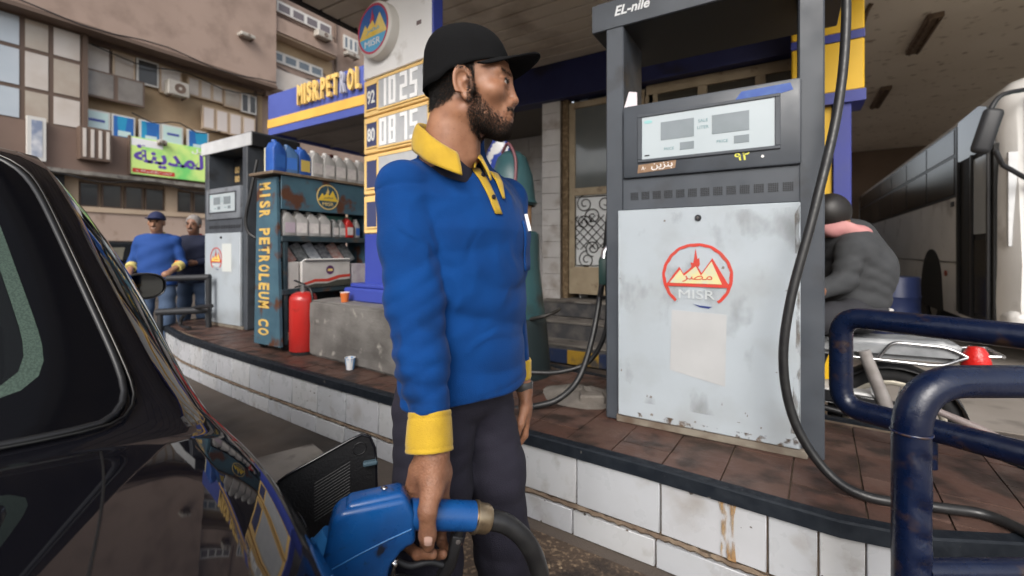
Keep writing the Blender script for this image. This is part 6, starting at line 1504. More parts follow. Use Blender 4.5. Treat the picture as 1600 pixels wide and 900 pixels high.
# ================================================================ MOTORCYCLE
mo = Vector((.50, 3.25, 0)); fd = Vector((-1, .02, 0)).normalized(); ld = Vector((fd.y, -fd.x, 0))     # ld: towards the camera side
if ld.dot(Vector((-mo.x, -mo.y, 0))) < 0: ld = -ld
mc = thing('motorcycle', 'old motorcycle with chrome rear rack parked behind the island', 'motorcycle', mo)
m3 = lambda f, l, z: fd*f+ld*l+Z*z
def wheel(f, r, nm):
    ring = [m3(f+r*math.cos(a*math.pi/16), 0, .30+r*math.sin(a*math.pi/16)) for a in range(32)]
    mb = MB(); mb.tube(ring, .040, 10, closed=True); w_ = mb.build('wheel', m_tyre, mc, 60)
    mb = MB(); mb.tube([m3(f+(r-.042)*math.cos(a*math.pi/16), 0, .30+(r-.042)*math.sin(a*math.pi/16)) for a in range(32)], .022, 8, closed=True); mb.build('rim', mat('pale_rim', (.50, .46, .38), .4, m=.3), w_, 60)
    mb = MB(); 
    for a in range(18): t = a*math.pi/9; mb.tube([m3(f, .03*(-1)**a, .30), m3(f+(r-.06)*math.cos(t), 0, .30+(r-.06)*math.sin(t))], .0032, 4)
    o = mb.build('spokes', m_chrome, w_); o['kind'] = 'stuff'
    mb = MB(); mb.tube([m3(f, -.07, .3), m3(f, .07, .3)], .055, 14); mb.build('hub', m_rim, w_, 60)
wheel(0, .262, 'rear'); wheel(1.27, .262, 'front')
m_frm = mat('bike_frame', (.014, .014, .016), .4)
mb = MB(); mb.tube([m3(0, .09, .30), m3(.48, .08, .36)], .018, 8); mb.build('swing_arm', m_frm, mc, 60)
mb = MB(); mb.tube([m3(-.28, .05, .72), m3(.2, .05, .70), m3(.55, .04, .62), m3(.95, 0, .88), m3(.72, .03, .32), m3(.4, .04, .34), m3(.3, .05, .68)], .016, 8); mb.build('frame', m_frm, mc, 60)
mb = MB(); mb.tube([m3(.02, .13, .34), m3(.14, .13, .70)], [.034, .030], 12); mb.build('shock_absorber', mat('shock_white', (.28, .26, .25), .35, c2=(.2, .18, .17), sc_=14), mc, 60)
mb = MB(); mb.tube([m3(-.34, .16, .28), m3(.2, .17, .27), m3(.55, .15, .25), m3(.75, .1, .36)], [.045, .05, .028, .022], 14); mb.build('exhaust', m_chrome, mc, 60)
def bl_(name, pts, w, m, bev, l0=0):
    mb = MB(); mb.prism([(a, b) for a, b in pts], ld*(l0-w/2), fd, Z, ld, w); bm = bmesh.new(); vs = [bm.verts.new(p) for p in mb.v]
    for f in mb.f: bm.faces.new([vs[i] for i in f])
    bmesh.ops.recalc_face_normals(bm, faces=bm.faces[:]); bmesh.ops.bevel(bm, geom=bm.edges[:], offset=bev, segments=3, affect='EDGES'); me = bpy.data.meshes.new(name); bm.to_mesh(me); bm.free(); me.materials.append(m); me.shade_smooth(); me.set_sharp_from_angle(angle=R(50)); return link(name, me, mc)
bl_('seat', [(-.26, .67), (.56, .65), (.58, .74), (.2, .76), (-.22, .78), (-.29, .74)], .24, mat('seat_vinyl', (.20, .21, .22), .25, c2=(.32, .33, .34), sc_=9, bump=1, bsc=12), .03)
bl_('fuel_tank', [(.56, .70), (.98, .80), (1.0, .92), (.86, .99), (.62, .93)], .24, mat('tank_maroon', (.10, .015, .015), .25, coat=.6), .05)
bl_('engine', [(.42, .26), (.80, .26), (.84, .52), (.62, .62), (.44, .5)], .22, mat('engine_alloy', (.30, .30, .30), .45, m=.7), .03)
bl_('side_panel', [(.06, .37), (.78, .40), (.78, .46), (.08, .46)], .26, mat('panel_white', (.60, .60, .60), .35), .02)
bl_('chain_guard', [(-.05, .37), (.46, .40), (.46, .46), (-.02, .44)], .03, m_frm, .008, .12)
P = [m3(.31*math.cos(R(a)), 0, .30+.33*math.sin(R(a))) for a in range(35, 186, 10)]
mb = MB(); PP = []
for p in P:
    for l in (-.07, -.04, 0, .04, .07): PP.append(p+ld*l-Z*(abs(l)*.35))
mb.grid(PP, len(P), 5); o = mb.build('rear_mudguard', m_frm, mc, 180); o.modifiers.new('t', 'SOLIDIFY').thickness = .004
for l in (-.13, .13):
    mb = MB(); mb.tube(bend_path([m3(.22, l, .66), m3(-.18, l, .655), m3(-.28, l, .72), m3(-.40, l*.9, .73)], .05), .0105, 8); mb.tube(bend_path([m3(.08, l, .665), m3(.02, l, .76), m3(-.20, l, .755), m3(-.30, l, .70)], .04), .009, 8); mb.build('rack_tube', m_chrome, mc, 60)
for f in (-.40, -.34): mb = MB(); mb.tube([m3(f, -.13, .732), m3(f, .13, .732)], .008, 8); mb.build('rack_bar', m_chrome, mc, 60)
mb = MB(); c = m3(-.31, .10, .70); mb.lathe([(.0001, .07), (.03, .065), (.05, .03), (.06, -.03), (.055, -.05), (.0001, -.05)], c, 16, 'z', False); mb.build('tail_lamp', mat('lamp_red', (.50, .015, .012), .2, bump=1, bsc=60), mc, 40)
for l in (-.2, .2): mb = MB(); mb.tube([m3(-.38, l*.4, .62), m3(-.40, l, .60)], .010, 8); mb.lathe([(.0001, -.02), (.028, -.02), (.028, .02), (.0001, .02)], m3(-.42, l, .6), 12, 'z', False); mb.build('indicator', mat('indicator_orange', (.5, .16, .08), .3), mc, 60)
mb = MB(); mb.tube([m3(-.1, .2, .46), m3(-.28, .24, .40), m3(-.48, .25, .30)], [.016, .020, .026], 10); mb.build('foot_rest', mat('footrest_pale', (.22, .18, .17), .5), mc, 60)
mb = MB(); mb.tube([m3(.92, 0, .95), m3(1.27, 0, .30)], .022, 8); mb.tube(bend_path([m3(.86, -.33, 1.06), m3(.95, -.12, 1.02), m3(.95, .12, 1.02), m3(.86, .33, 1.06)], .06), .012, 8); mb.build('fork_and_handlebar', m_chrome, mc, 60)
mb = MB(); mb.lathe([(.0001, -.08), (.06, -.07), (.09, 0), (.09, .03), (.0001, .04)], m3(1.12, 0, .90), 18, 'x', False); mb.build('headlamp', m_chrome, mc, 60)

# ================================================================ SEATED RIDER (seen from behind)
m_jack = mat('charcoal_jacket', (.035, .037, .040), .85, c2=(.045, .047, .05), sc_=8, bump=.4, bsc=200); m_pink = mat('pink_scarf', (.50, .24, .23), .85, c2=(.42, .18, .18), sc_=14)
rb = on_d(1335, 400, 2.62); rb.z = 0
rid = thing('person', 'seated person in charcoal jacket and pink scarf on the motorcycle, seen from behind', 'person', rb)
RW = lambda V: toW(V)-np.array(rb)
D_ = 2.62
def jk_f(P):
    d = chain(P, [(L3(1337, 462, D_), .165), (L3(1342, 420, D_), .168), (L3(1328, 380, D_+.02), .145)], .06)
    d = smin(d, cap(P, L3(1338, 388, D_-.10), L3(1300, 380, D_+.15), .085, .085), .08)
    d = smin(d, chain(P, [(L3(1330, 388, D_-.12), .075), (L3(1318, 440, D_-.14), .060), (L3(1278, 455, D_-.16), .05)], .02), .010)
    d = smin(d, chain(P, [(L3(1296, 382, D_+.18), .075), (L3(1262, 440, D_+.2), .06), (L3(1230, 450, D_+.18), .05)], .02), .012)
    z = P[..., 2]; d = d-.008*crease(P, (.5, .3, .9), 40, 1.5, 1.1)-.006*crease(P, (-.6, .2, .9), 55, 1.6, 3.)+.002*wav(P, 30)
    return smax(d, EYE-(480-HV)/FPX*D_-z, .02)
v_, f_ = nets(jk_f, (1.3, 2.15, .85), (2.55, 3.15, 1.55), .013); 
def rcore(P):
    d = chain(P, [(L3(1335, 470, D_), .12), (L3(1330, 390, D_), .11), (L3(1306, 356, D_), .06), (L3(1300, 340, D_), .07)], .05)
    d = smin(d, ell(P, L3(1298, 334, D_), (.095, .075, .10)), .03)
    for s_ in (-1, 1):
        d = smin(d, chain(P, [(L3(1333, 490, D_+.1*s_), .07), (L3(1258, 500, D_+.18*s_), .05), (L3(1262, 640, D_+.2*s_), .04), (L3(1240, 655, D_+.2*s_), .03)], .02), .03)
        d = smin(d, chain(P, [(L3(1280 if s_ < 0 else 1230, 455, D_+.2*s_), .035), (L3(1235 if s_ < 0 else 1200, 462, D_+.2*s_), .035)], .02), .02)
    return d
v2, f2 = nets(rcore, (1.2, 2.15, .05), (2.4, 3.1, 1.75), .016)
link('body', np_mesh('body', RW(v2), f2, m_skin), rid); link('jacket', np_mesh('jacket', RW(v_), f_, m_jack), rid)
v_, f_ = nets(lambda P: smax(ell(P, L3(1298, 332, D_), (.108, .09, .112)), (EYE-(354-HV)/FPX*D_)-P[..., 2], .02), (1.6, 2.42, 1.35), (2.15, 2.85, 1.75), .010); link('hair', np_mesh('hair', RW(v_), f_, m_hair), rid)
def scf(P):
    c = np.array(L3(1318, 364, D_)); q = P-A3(c); a = np.arctan2(q[..., 1], q[..., 0]); r_ = np.linalg.norm(q[..., :2]*A3((1, 1.1)), axis=-1); zc = -.03*np.cos(a)+.008*np.sin(5*a)
    d = np.sqrt((r_-.105)**2+((q[..., 2]-zc)*.9)**2)-.040-.008*np.sin(4*a+30*q[..., 2]); return smin(d, ell(P, L3(1340, 366, D_-.05), (.065, .06, .038)), .02)
v_, f_ = nets(scf, (1.65, 2.35, 1.22), (2.35, 2.9, 1.48), .009); link('scarf', np_mesh('scarf', RW(v_), f_, m_pink), rid)
v_, f_ = nets(lambda P: smax(smax(cap(P, L3(1337, 480, D_), L3(1336, 500, D_), .172, .15), P[..., 2]-(EYE-(479-HV)/FPX*D_), .01), (EYE-(494-HV)/FPX*D_)-P[..., 2]+.01*np.sin(20*P[..., 0]), .01), (1.6, 2.35, .80), (2.4, 2.9, .98), .010); link('shirt_hem', np_mesh('shirt_hem', RW(v_), f_, mat('white_hem', (.5, .48, .46), .8)), rid)
def trj(P):
    d = ell(P, L3(1335, 490, D_), (.16, .18, .11))
    for s_ in (-1, 1): d = smin(d, chain(P, [(L3(1333, 492, D_+.1*s_), .095), (L3(1258, 502, D_+.18*s_), .075), (L3(1262, 635, D_+.2*s_), .058)], .03), .04)
    return d+.006*np.sin(45*P[..., 0]+20*P[..., 2])
v_, f_ = nets(trj, (1.3, 2.15, .05), (2.4, 3.1, 1.02), .014); link('trousers', np_mesh('trousers', RW(v_), f_, mat('black_denim', (.022, .022, .026), .85)), rid)

# ================================================================ TWO ATTENDANTS IN THE BACKGROUND
def bystander(label, base, face, H_, cols, elb, wri, hat, gesture):
    """face: unit facing; landmarks in (right, forward, up) metres, scaled to height H_"""
    Fw = np.array([face[0], face[1], 0.]); Rw = np.array([face[1], -face[0], 0.]); k = H_/1.75; b0 = np.array(base)
    g = lambda r, f, z: tuple(Rw*r*k+Fw*f*k+np.array([0, 0, z*k]))
    t = thing('person', label, 'person', base)
    SH_ = {s: g(.165*s, -.01, 1.40) for s in (-1, 1)}; E_ = {s: g(*elb[s]) for s in elb}; W_ = {s: g(*wri[s]) for s in wri}
    HP = {s: g(.09*s, 0, .92) for s in (-1, 1)}; K_ = {s: g(.11*s, .03, .5) for s in (-1, 1)}; A_ = {s: g(.12*s, 0, .08) for s in (-1, 1)}
    hc = g(0, .03, 1.60); Q = np.stack([Rw, Fw, np.array([0, 0, 1.])], 1).astype(f4)
    def headf(P):
        L = (P-A3(hc)) @ Q; S = L.copy(); S[..., 0] = np.abs(S[..., 0])
        d = ell(S, (0, -.01, .03), (.074*k, .094*k, .10*k)); d = smin(d, ell(S, (0, .03, -.045), (.055*k, .058*k, .075*k)), .03)
        d = smin(d, cap(S, (0, .09*k, .01), (0, .108*k, -.03), .010, .013), .012)          # nose
        d = smin(d, ell(S, (.075*k, -.005, 0), (.012, .02, .032)), .006)                   # ears
        d = smax(d, -ell(S, (.03*k, .10*k, .018), (.014, .014, .010)), .01); d = smax(d, -ell(S, (0, .102*k, -.062), (.028, .014, .006)), .006)
        d = smin(d, cap(L, (0, -.015, -.08), (0, -.03, -.2), .055, .06), .03); return d
    v1, f1 = nets(headf, np.array(hc)-[.13, .14, .22], np.array(hc)+[.13, .14, .15], .0075)
    def coref(P):
        d = cap(P, g(0, 0, .95), g(0, 0, 1.34), .10, .11); d = smin(d, cap(P, SH_[-1], SH_[1], .05, .05), .04)
        for s in (-1, 1):
            d = smin(d, chain(P, [(SH_[s], .045), (E_[s], .038), (W_[s], .03)], .02), .03); d = smin(d, ell(P, W_[s], (.045, .045, .04)), .02); d = smin(d, chain(P, [(HP[s], .07), (K_[s], .05), (A_[s], .04)], .02), .03)
            d = smin(d, cap(P, A_[s], tuple(np.array(A_[s])+Fw*.14-np.array([0, 0, .03])), .04, .035), .03)
        return d
    lo2 = np.array([-.62, -.62, .0]); hi2 = np.array([.62, .62, 1.56])
    v2, f2 = nets(coref, lo2, hi2, .02); V_, F2 = joinVF([(v1, f1), (v2, f2)]); link('body', np_mesh('body', V_, F2, cols['skin']), t)
    def shirtf(P):
        L = P @ Q; z = P[..., 2]/k
        rw = np.interp(z, [.85, 1.0, 1.2, 1.35, 1.45], [.19, .19, .195, .20, .12]).astype(f4)*k; rd = np.interp(z, [.85, 1.0, 1.2, 1.35, 1.45], [.14, .145, .145, .135, .09]).astype(f4)*k
        q = np.sqrt((L[..., 0]/rw)**2+(L[..., 1]/rd)**2); d = (q-1)*np.minimum(rw, rd); d = smax(smax(d, P[..., 2]-1.47*k, .02), .86*k-P[..., 2], .01)
        d = smin(d, cap(P, SH_[-1], SH_[1], .065, .065), .05)
        for s in (-1, 1):
            w2 = np.array(E_[s])*(1-cols.get('slv', .85))+np.array(W_[s])*cols.get('slv', .85); d = smin(d, chain(P, [(SH_[s], .062), (E_[s], .050), (tuple(w2), .044)], .015), .014)
        return d+.004*np.sin(38*(P[..., 2]+.5*L[..., 0]))+.003*wav(P, 24)
    v_, f_ = nets(shirtf, lo2+[0, 0, .8], hi2, .014); link('shirt', np_mesh('shirt', v_, f_, cols['shirt']), t)
    def trf(P):
        d = ell(P, g(0, 0, .93), (.16*k, .16*k, .12*k))
        for s in (-1, 1): d = smin(d, chain(P, [(HP[s], .095), (K_[s], .075), (A_[s], .065)], .02), .03)
        return smax(d+.005*np.sin(40*P[..., 2]), .05-P[..., 2], .005)
    v_, f_ = nets(trf, (-.4, -.4, .0), (.4, .4, 1.05), .016); link('trousers', np_mesh('trousers', v_, f_, cols['trouser']), t)
    mb = MB(); P = []
    for i in range(24):
        a = 2*math.pi*i/24; dv = Fw*math.cos(a)+Rw*math.sin(a); fr2 = max(0, math.cos(a))
        for j in range(5): P.append(tuple(np.array(g(0, -.02, 1.475))+dv*(.066+.014*j)+np.array([0, 0, .025-.02*j-.05*fr2])))
    mb.grid(P, 24, 5, cu=True); mb.build('collar', cols['collar'], t, 180)
    if cols.get('cuff'):
        for s in (-1, 1):
            w2 = np.array(E_[s])*(1-cols['slv'])+np.array(W_[s])*cols['slv']; dr = np.array(W_[s])-np.array(E_[s]); dr /= np.linalg.norm(dr); mb = MB(); mb.tube([Vector(w2-dr*.03), Vector(w2+dr*.045)], .055, 14); mb.build('cuff', cols['cuff'], t, 60)
    for s in (-1, 1):
        hp_ = lambda r, f, z: Vector(np.array(hc)+Rw*r+Fw*f+np.array([0, 0, z])); mb = MB(); mb.tube([hp_(.014*s, .096*k, .032), hp_(.032*s, .092*k, .036), hp_(.05*s, .078*k, .030)], .0045, 6); mb.build('eyebrow', m_hair, t, 60)
        mb = MB(); mb.lathe([(.0001, .006), (.008, .003), (.010, 0)], (0, 0, 0), 10, 'z', False); mb.xf(Matrix.Translation(hp_(.031*s, .084*k, .016)) @ Vector(Fw).to_track_quat('Z', 'Y').to_matrix().to_4x4()); mb.build('eye', MATS['iris_brown'], t, 60)
    mb = MB(); mb.tube([hp_(-.03, .088*k, -.043), hp_(0, .101*k, -.040), hp_(.03, .088*k, -.043)], [.004, .0065, .004], 6); mb.build('moustache', m_hair, t, 60)
    mb = MB(); mb.tube([hp_(-.022, .086*k, -.060), hp_(0, .092*k, -.066), hp_(.022, .086*k, -.060)], .0035, 6); mb.build('mouth', mat('mouth_pale', (.40, .30, .26), .5), t, 60)
    if hat == 'cap':
        v_, f_ = nets(lambda P: smin(smax(ell((P-A3(hc)) @ Q, (0, -.012, .04), (.085, .106, .10)), .035-((P-A3(hc)) @ Q)[..., 2], .006), smax(ell((P-A3(hc)) @ Q, (0, .10, .05), (.075, .085, .012)), .0-((P-A3(hc)) @ Q)[..., 1], .01), .008), np.array(hc)-[.2, .2, .02], np.array(hc)+[.2, .2, .16], .007); link('cap', np_mesh('cap', v_, f_, cols['hat']), t)
    else:
        v_, f_ = nets(lambda P: smax(smax(ell((P-A3(hc)) @ Q, (0, -.014, .038), (.082, .10, .105))+.003*wav(P, 120), ((P-A3(hc)) @ Q)[..., 1]-.055-.4*(((P-A3(hc)) @ Q)[..., 2]-.05), .01), -.03-((P-A3(hc)) @ Q)[..., 2], .01), np.array(hc)-[.14, .14, .08], np.array(hc)+[.14, .14, .16], .008); link('hair', np_mesh('hair', v_, f_, cols['hat']), t)
    v_, f_ = nets(lambda P: smax(smax(ell((P-A3(hc)) @ Q, (0, .034, -.052), (.060*k, .062*k, .074*k)), ((P-A3(hc)) @ Q)[..., 2]+.02-1.2*np.abs(((P-A3(hc)) @ Q)[..., 0]), .006), -ell((P-A3(hc)) @ Q, (0, .10, -.06), (.03, .05, .012)), .004)+.0, np.array(hc)-[.12, .12, .16], np.array(hc)+[.12, .14, .08], .008)
    if cols.get('beard'): link('beard', np_mesh('beard', v_, f_, cols['beard']), t)
    return t
def fwd(du, dd): v = CR @ np.array([du, dd, 0.]); return (v/np.linalg.norm(v))[:2]
sk_b = mat('skin_tan', (.30, .16, .10), .5, c2=(.25, .125, .075), sc_=30)
b1 = on_d(246, 400, 5.25); b1.z = 0
bystander('smiling person in blue sweater with yellow cuffs and navy cap beyond the car', b1, fwd(.35, -.94), 1.72,
          dict(skin=sk_b, shirt=mat('sweater_blue', (.010, .05, .21), .85, bump=.4, bsc=120), trouser=mat('denim_blue', (.05, .08, .14), .85), collar=mat('pale_yellow_knit', (.55, .45, .15), .8), cuff=mat('pale_yellow_knit', (.55, .45, .15), .8), hat=mat('navy_cap', (.010, .016, .06), .8), slv=.22),
          {1: (.255, -.03, 1.12), -1: (-.25, .0, 1.12)}, {1: (.20, .22, .98), -1: (-.16, .24, 1.0)}, 'cap', None)
b2 = on_d(304, 400, 5.75); b2.z = 0
bystander('grey haired person in dark navy jacket with red collar looking at hands', b2, fwd(.2, -.98), 1.72,
          dict(skin=mat('skin_dark', (.22, .11, .07), .5), shirt=mat('navy_jacket', (.008, .012, .035), .8), trouser=mat('denim_blue', (.05, .08, .14), .85), collar=mat('red_knit', (.38, .02, .022), .8), hat=mat('grey_hair', (.22, .20, .19), .8), slv=.7),
          {1: (.25, .06, 1.14), -1: (-.25, .06, 1.14)}, {1: (.06, .24, 1.18), -1: (-.08, .26, 1.12)}, 'hair', None)
# orange thing in the hand between them, black barrier bar and a hose loop at the island end
o = MB().lathe([(.0001, 0), (.04, .0), (.045, .03), (.03, .06), (.0001, .065)], (0, 0, 0), 14, 'z', False).build('orange_cloth', mat('orange_cloth', (.65, .17, .02), .7), None, 60); o.location = on_d(279, 411, 5.3)-Vector((0, 0, .03)); tag(o, 'bright orange cloth between the two people by the car', 'cloth')
bar = thing('barrier_bar', 'black tubular barrier at the far end of the island', 'barrier', on_d(300, 432, 5.0)-Vector((0, 0, .9)))
bz = on_d(300, 432, 5.0); bar.location.z = 0
rel = lambda p: p-Vector((bar.location.x, bar.location.y, 0))
mb = MB(); mb.tube([rel(on_d(262, 435, 5.0)), rel(on_d(328, 433, 5.0))], .035, 10); mb.build('top_bar', m_pdark, bar, 60)
mb = MB(); mb.tube([rel(on_d(246, 488, 5.0)), rel(on_d(328, 484, 5.0))], .04, 10); mb.build('lower_bar', m_pdark, bar, 60)
for u in (250, 326): a = rel(on_d(u, 434 if u > 300 else 488, 5.0)); mb = MB(); mb.tube([a, Vector((a.x, a.y, 0))], .03, 10); mb.build('post', m_pdark, bar, 60)
hose('floor_hose', 'black hose loop at the far end of the island', [on_z(330, 478, .75), on_d(300, 482, 5.2), on_d(284, 497, 5.15), on_d(283, 510, 5.1), on_z(296, 513, .42)], .02)
# hose at pump two
hose('pump_hose', 'thin black hose looping down the side of the far pump', [on_d(402, 250, 4.62), on_d(392, 300, 4.6), on_d(384, 340, 4.6), on_d(388, 362, 4.6), on_d(400, 372, 4.6)], .016)
# ================================================================ BUILDING ACROSS THE STREET
FX = -19.0
def fq(u, v): p = on_x(u, v, FX); return p.y, p.z
apt = thing('apartment_building', 'brown rendered apartment block with shop signs across the street', 'building', (FX, 8, 0))
def bp(name, m, y0, y1, z0, z1, d=.05, x0=0.0, par=None, bev=0.0):
    mb = MB(); mb.bb(x0, x0+d, min(y0, y1)-8, max(y0, y1)-8, min(z0, z1), max(z0, z1), bev); return mb.build(name, m, par or apt)
m_wall = mat('brown_render', (.335, .245, .20), .85, c2=(.29, .21, .17), sc_=.7, dirt=(.21, .15, .12), dsc=1.3, dlo=.5, dhi=.78, bump=.4, bsc=30)
m_wall2 = mat('dark_brown_band', (.19, .13, .105), .85, c2=(.16, .11, .088), sc_=1)
m_beige = mat('beige_render', (.48, .37, .27), .85, c2=(.41, .30, .215), sc_=.9)
m_pinkw = mat('pink_render', (.41, .31, .255), .85, c2=(.36, .27, .22), sc_=.8, dirt=(.22, .15, .11), dsc=1.5, dlo=.58)
m_ochre = mat('ochre_render', (.36, .26, .16), .85, c2=(.28, .195, .12), sc_=1.2)
m_dkwin = mat('dark_window', (.035, .034, .034), .15, spec=.8, c2=(.06, .055, .05), sc_=.7)
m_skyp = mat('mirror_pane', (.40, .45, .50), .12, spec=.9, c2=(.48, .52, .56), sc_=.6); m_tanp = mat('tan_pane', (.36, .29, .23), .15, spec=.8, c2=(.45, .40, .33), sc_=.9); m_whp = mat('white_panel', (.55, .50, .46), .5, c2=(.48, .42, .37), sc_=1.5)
m_frm2 = mat('brown_frame', (.12, .08, .06), .6); m_wfrm = mat('white_frame', (.58, .56, .53), .5)
# main mass set back, then everything in relief in front of it
bp('wall', m_wall, -12, 34, 0, 24, 6, -6.6)
bp('upper_wall', m_wall, -12, 10.93, 8.22, 24, .55, 0.0)
bp('ledge', m_frm2, -12, 10.95, 8.10, 8.22, .62, 0)
bp('ochre_wall', m_ochre, 4.95, 10.93, 5.0, 8.1, .10, -.6)
bp('right_wall', m_wall, 10.95, 34, 8.0, 24, .35, -.6)
bp('left_wall', m_wall, -12, 3.15, 5.0, 8.1, .3, -.6)
# mirrored glazing grid at left
ys = [2.2, 3.62, 4.22, 4.93]
ys = [fq(0, 100)[0]-.55, fq(34, 100)[0], fq(79, 100)[0], fq(128, 100)[0]]
zs_ = [5.05, 6.0, 7.15, 8.1]
for i in range(3):
    for j in range(3):
        f_ = bp('glazing_frame', m_frm2, ys[i], ys[i+1], zs_[j], zs_[j+1], .12, -.1); bp('pane', m_skyp if i == 0 else (m_tanp if (i+j) % 2 else m_whp), ys[i]+.06, ys[i+1]-.06, zs_[j]+.06, zs_[j+1]-.06, .02, .022, f_)
bp('pillar', m_frm2, ys[3], ys[3]+.12, 5.0, 8.1, .3, -.2)
def px(u0, v0, u1, v1):
    a, b = fq(u0, v0); c, d = fq(u1, v1); return a, c, d, b     # y0,y1,z0,z1 from top-left and bottom-right pixels
# first-floor strip of windows and panels
def win(u0, v0, u1, v1, fm, pm, n=1, x=-.45, name='window'):
    y0, y1, z0, z1 = px(u0, v0, u1, v1); z0b = z0
    f_ = bp(name, fm, y0, y1, z0, z1, .10, x)
    w = (y1-y0)/n
    for i in range(n): bp('pane', pm, y0+i*w+.06, y0+(i+1)*w-.06, z0+.06, z1-.06, .02, x+.092, f_)
    return f_
win(133, 58, 180, 125, m_frm2, m_whp); win(182, 75, 218, 128, m_beige, m_tanp); win(220, 86, 255, 135, m_wfrm, m_dkwin); win(256, 98, 291, 150, m_beige, m_whp)
bal = win(133, 103, 228, 168, m_frm2, mat('balcony_glass', (.13, .11, .095), .15, spec=.8, c2=(.24, .21, .18), sc_=1.4), 2, -.2, 'balcony_front')
win(300, 115, 356, 160, m_beige, m_whp, 3); win(357, 132, 384, 170, m_beige, m_tanp, 1); win(384, 142, 408, 178, m_wfrm, m_dkwin, 2)
for i in range(4): win(320+i*21, 163+i*5.5, 340+i*21, 203+i*5, m_beige, mat('pale_shutter', (.58, .52, .49), .6), 1, -.3, 'shutter')
# posters / shop-front panels in blue and white
m_pb = mat('poster_blue', (.02, .13, .42), .4, c2=(.02, .28, .5), sc_=2.2, lo=.48, hi=.52, stretch=(1, 1, .15)); m_pwh = mat('poster_pale', (.52, .66, .68), .4, c2=(.5, .68, .6), sc_=1)
for (u0, v0, u1, v1, m_, inset_) in ((130, 166, 176, 212, m_pwh, m_sblue), (178, 179, 215, 216, m_pb, m_pwh), (222, 190, 255, 224, m_pb, m_pwh), (256, 196, 290, 229, m_pwh, m_sblue), (297, 205, 330, 236, m_pb, m_dred)):
    y0, y1, z0, z1 = px(u0, v0, u1, v1); z1 = 5.84; z0 = 4.95; o = bp('shop_poster', m_wfrm, y0, y1, z0, z1, .10, -.30)
    bp('poster_print', m_, y0+.05, y1-.05, z0+.05, z1-.05, .01, -.199, o); bp('poster_band', m_pwh if m_ is m_pb else inset_, y0+.25*(y1-y0), y0+.8*(y1-y0), z0+.18 if m_ is m_pb else z0+.52, z0+.36 if m_ is m_pb else z0+.60, .01, -.188, o)
# dark brown shop band with the green sign
bp('shop_band', m_wall2, -12, 10.95, 3.72, 4.98, .55, -.1); bp('band_soffit', m_conc, -12, 10.95, 3.60, 3.72, .62, -.1)
sg = thing('shop_sign', 'green and white shop sign with large purple script across the street', 'sign', (FX, 7.3, 3.8))
sy0, sy1 = fq(193, 240)[0], fq(333, 260)[0]
m_green = mat('sign_green', (.18, .62, .16), .45, c2=(.60, .80, .24), sc_=.9, lo=.40, hi=.56); m_purple = mat('sign_purple', (.11, .06, .34), .45)
mb = MB(); mb.bb(.47, .58, sy0-7.3, sy1-7.3, 0, 1.24, .01); pnl = mb.build('sign_panel', m_green, sg)
for a, b in ((sy0-7.34, sy0-7.30), (sy1-7.3, sy1-7.26)): mb = MB(); mb.bb(.45, .60, a, b, -.02, 1.26); mb.build('sign_frame', m_frm2, sg)
text('sign_script', ''.join(reversed('\uFE8D\uFEDF\uFEE4\uFEAA\uFEF3\uFEE8\uFE94')), .72, m_purple, pnl, (.581, (fq(198, 250)[0]+fq(315, 250)[0])/2-7.3, .64), Y, Z, ext=.006, bold=.03, width=fq(315, 250)[0]-fq(198, 250)[0])
text('sign_script', ''.join(reversed('\uFEE3\uFED0\uFE8E\uFEB3\uFEDE')), .2, MATS['white_paint'], pnl, (.581, sy1-7.3-.55, 1.08), Y, Z, ext=.006, bold=.03, width=.85)
mb = MB(); mb.bb(.58, .585, sy0-7.25, sy0-7.3+1.25, .06, .2, 0); mb.build('red_strip', m_ered, pnl)
mb = MB(); mb.bb(.58, .584, sy0-7.28, sy0-7.3+.9, .95, 1.2, 0); mb.build('white_corner', MATS['white_paint'], pnl)
text('strip_lettering', ''.join(reversed('\uFE97\uFEA4\uFE96\uFE87\uFEB7\uFEAE\uFE8D\uFED1')), .1, MATS['white_paint'], pnl, (.586, sy0-7.3+.65, .13), Y, Z, ext=.004, width=1.0)
# ground floor: beige piers, dark windows, sill band, pink apron
bp('ground_wall', m_pinkw, -12, 34, 0, 2.5, .3, -.3); bp('sill_band', m_beige, -12, 34, 2.5, 2.66, .36, -.3); bp('ground_recess', m_beige, -12, 34, 2.66, 3.6, .12, -.5); bp('plinth_band', m_wall2, -12, 34, 0, 1.05, .06, .0)
u = 128
for (u0, u1) in ((128, 160), (164, 196), (200, 229), (232, 262), (282, 305), (308, 333)):
    y0, y1 = fq(u0, 300)[0], fq(u1, 300)[0]; f_ = bp('window', m_frm2, y0, y1, 2.68, 3.47, .12, -.42); bp('pane', m_dkwin, y0+.05, y1-.05, 2.73, 3.42, .02, -.308, f_)
for (u0, u1) in ((100, 126), (263, 281)): y0, y1 = fq(u0, 300)[0], fq(u1, 300)[0]; bp('pier', m_beige, y0, y1, 2.66, 3.6, .2, -.4)
y0, y1 = fq(60, 300)[0], fq(100, 300)[0]; bp('shop_doorway', m_pdark, y0, y1, 1.06, 3.58, .1, -.05)
# caged air-conditioner box and sign tower at left
y0, y1, z0, z1 = px(112, 200, 160, 255); cg = bp('slatted_box', m_frm2, y0, y1, 4.05, 5.05, .35, .45)
for i in range(4): w = (y1-y0)/4; bp('slat', m_whp, y0+i*w+.05, y0+(i+1)*w-.06, 4.12, 4.98, .03, .80, cg)
y0, y1, z0, z1 = px(33, 181, 62, 250); tw = bp('vertical_sign', m_wfrm, y0, y1, 3.85, 5.1, .15, .48); bp('sign_print', mat('print_blue_grey', (.2, .24, .34), .5, c2=(.6, .6, .62), sc_=3), y0+.08, y1-.08, 3.95, 5.0, .01, .63, tw)
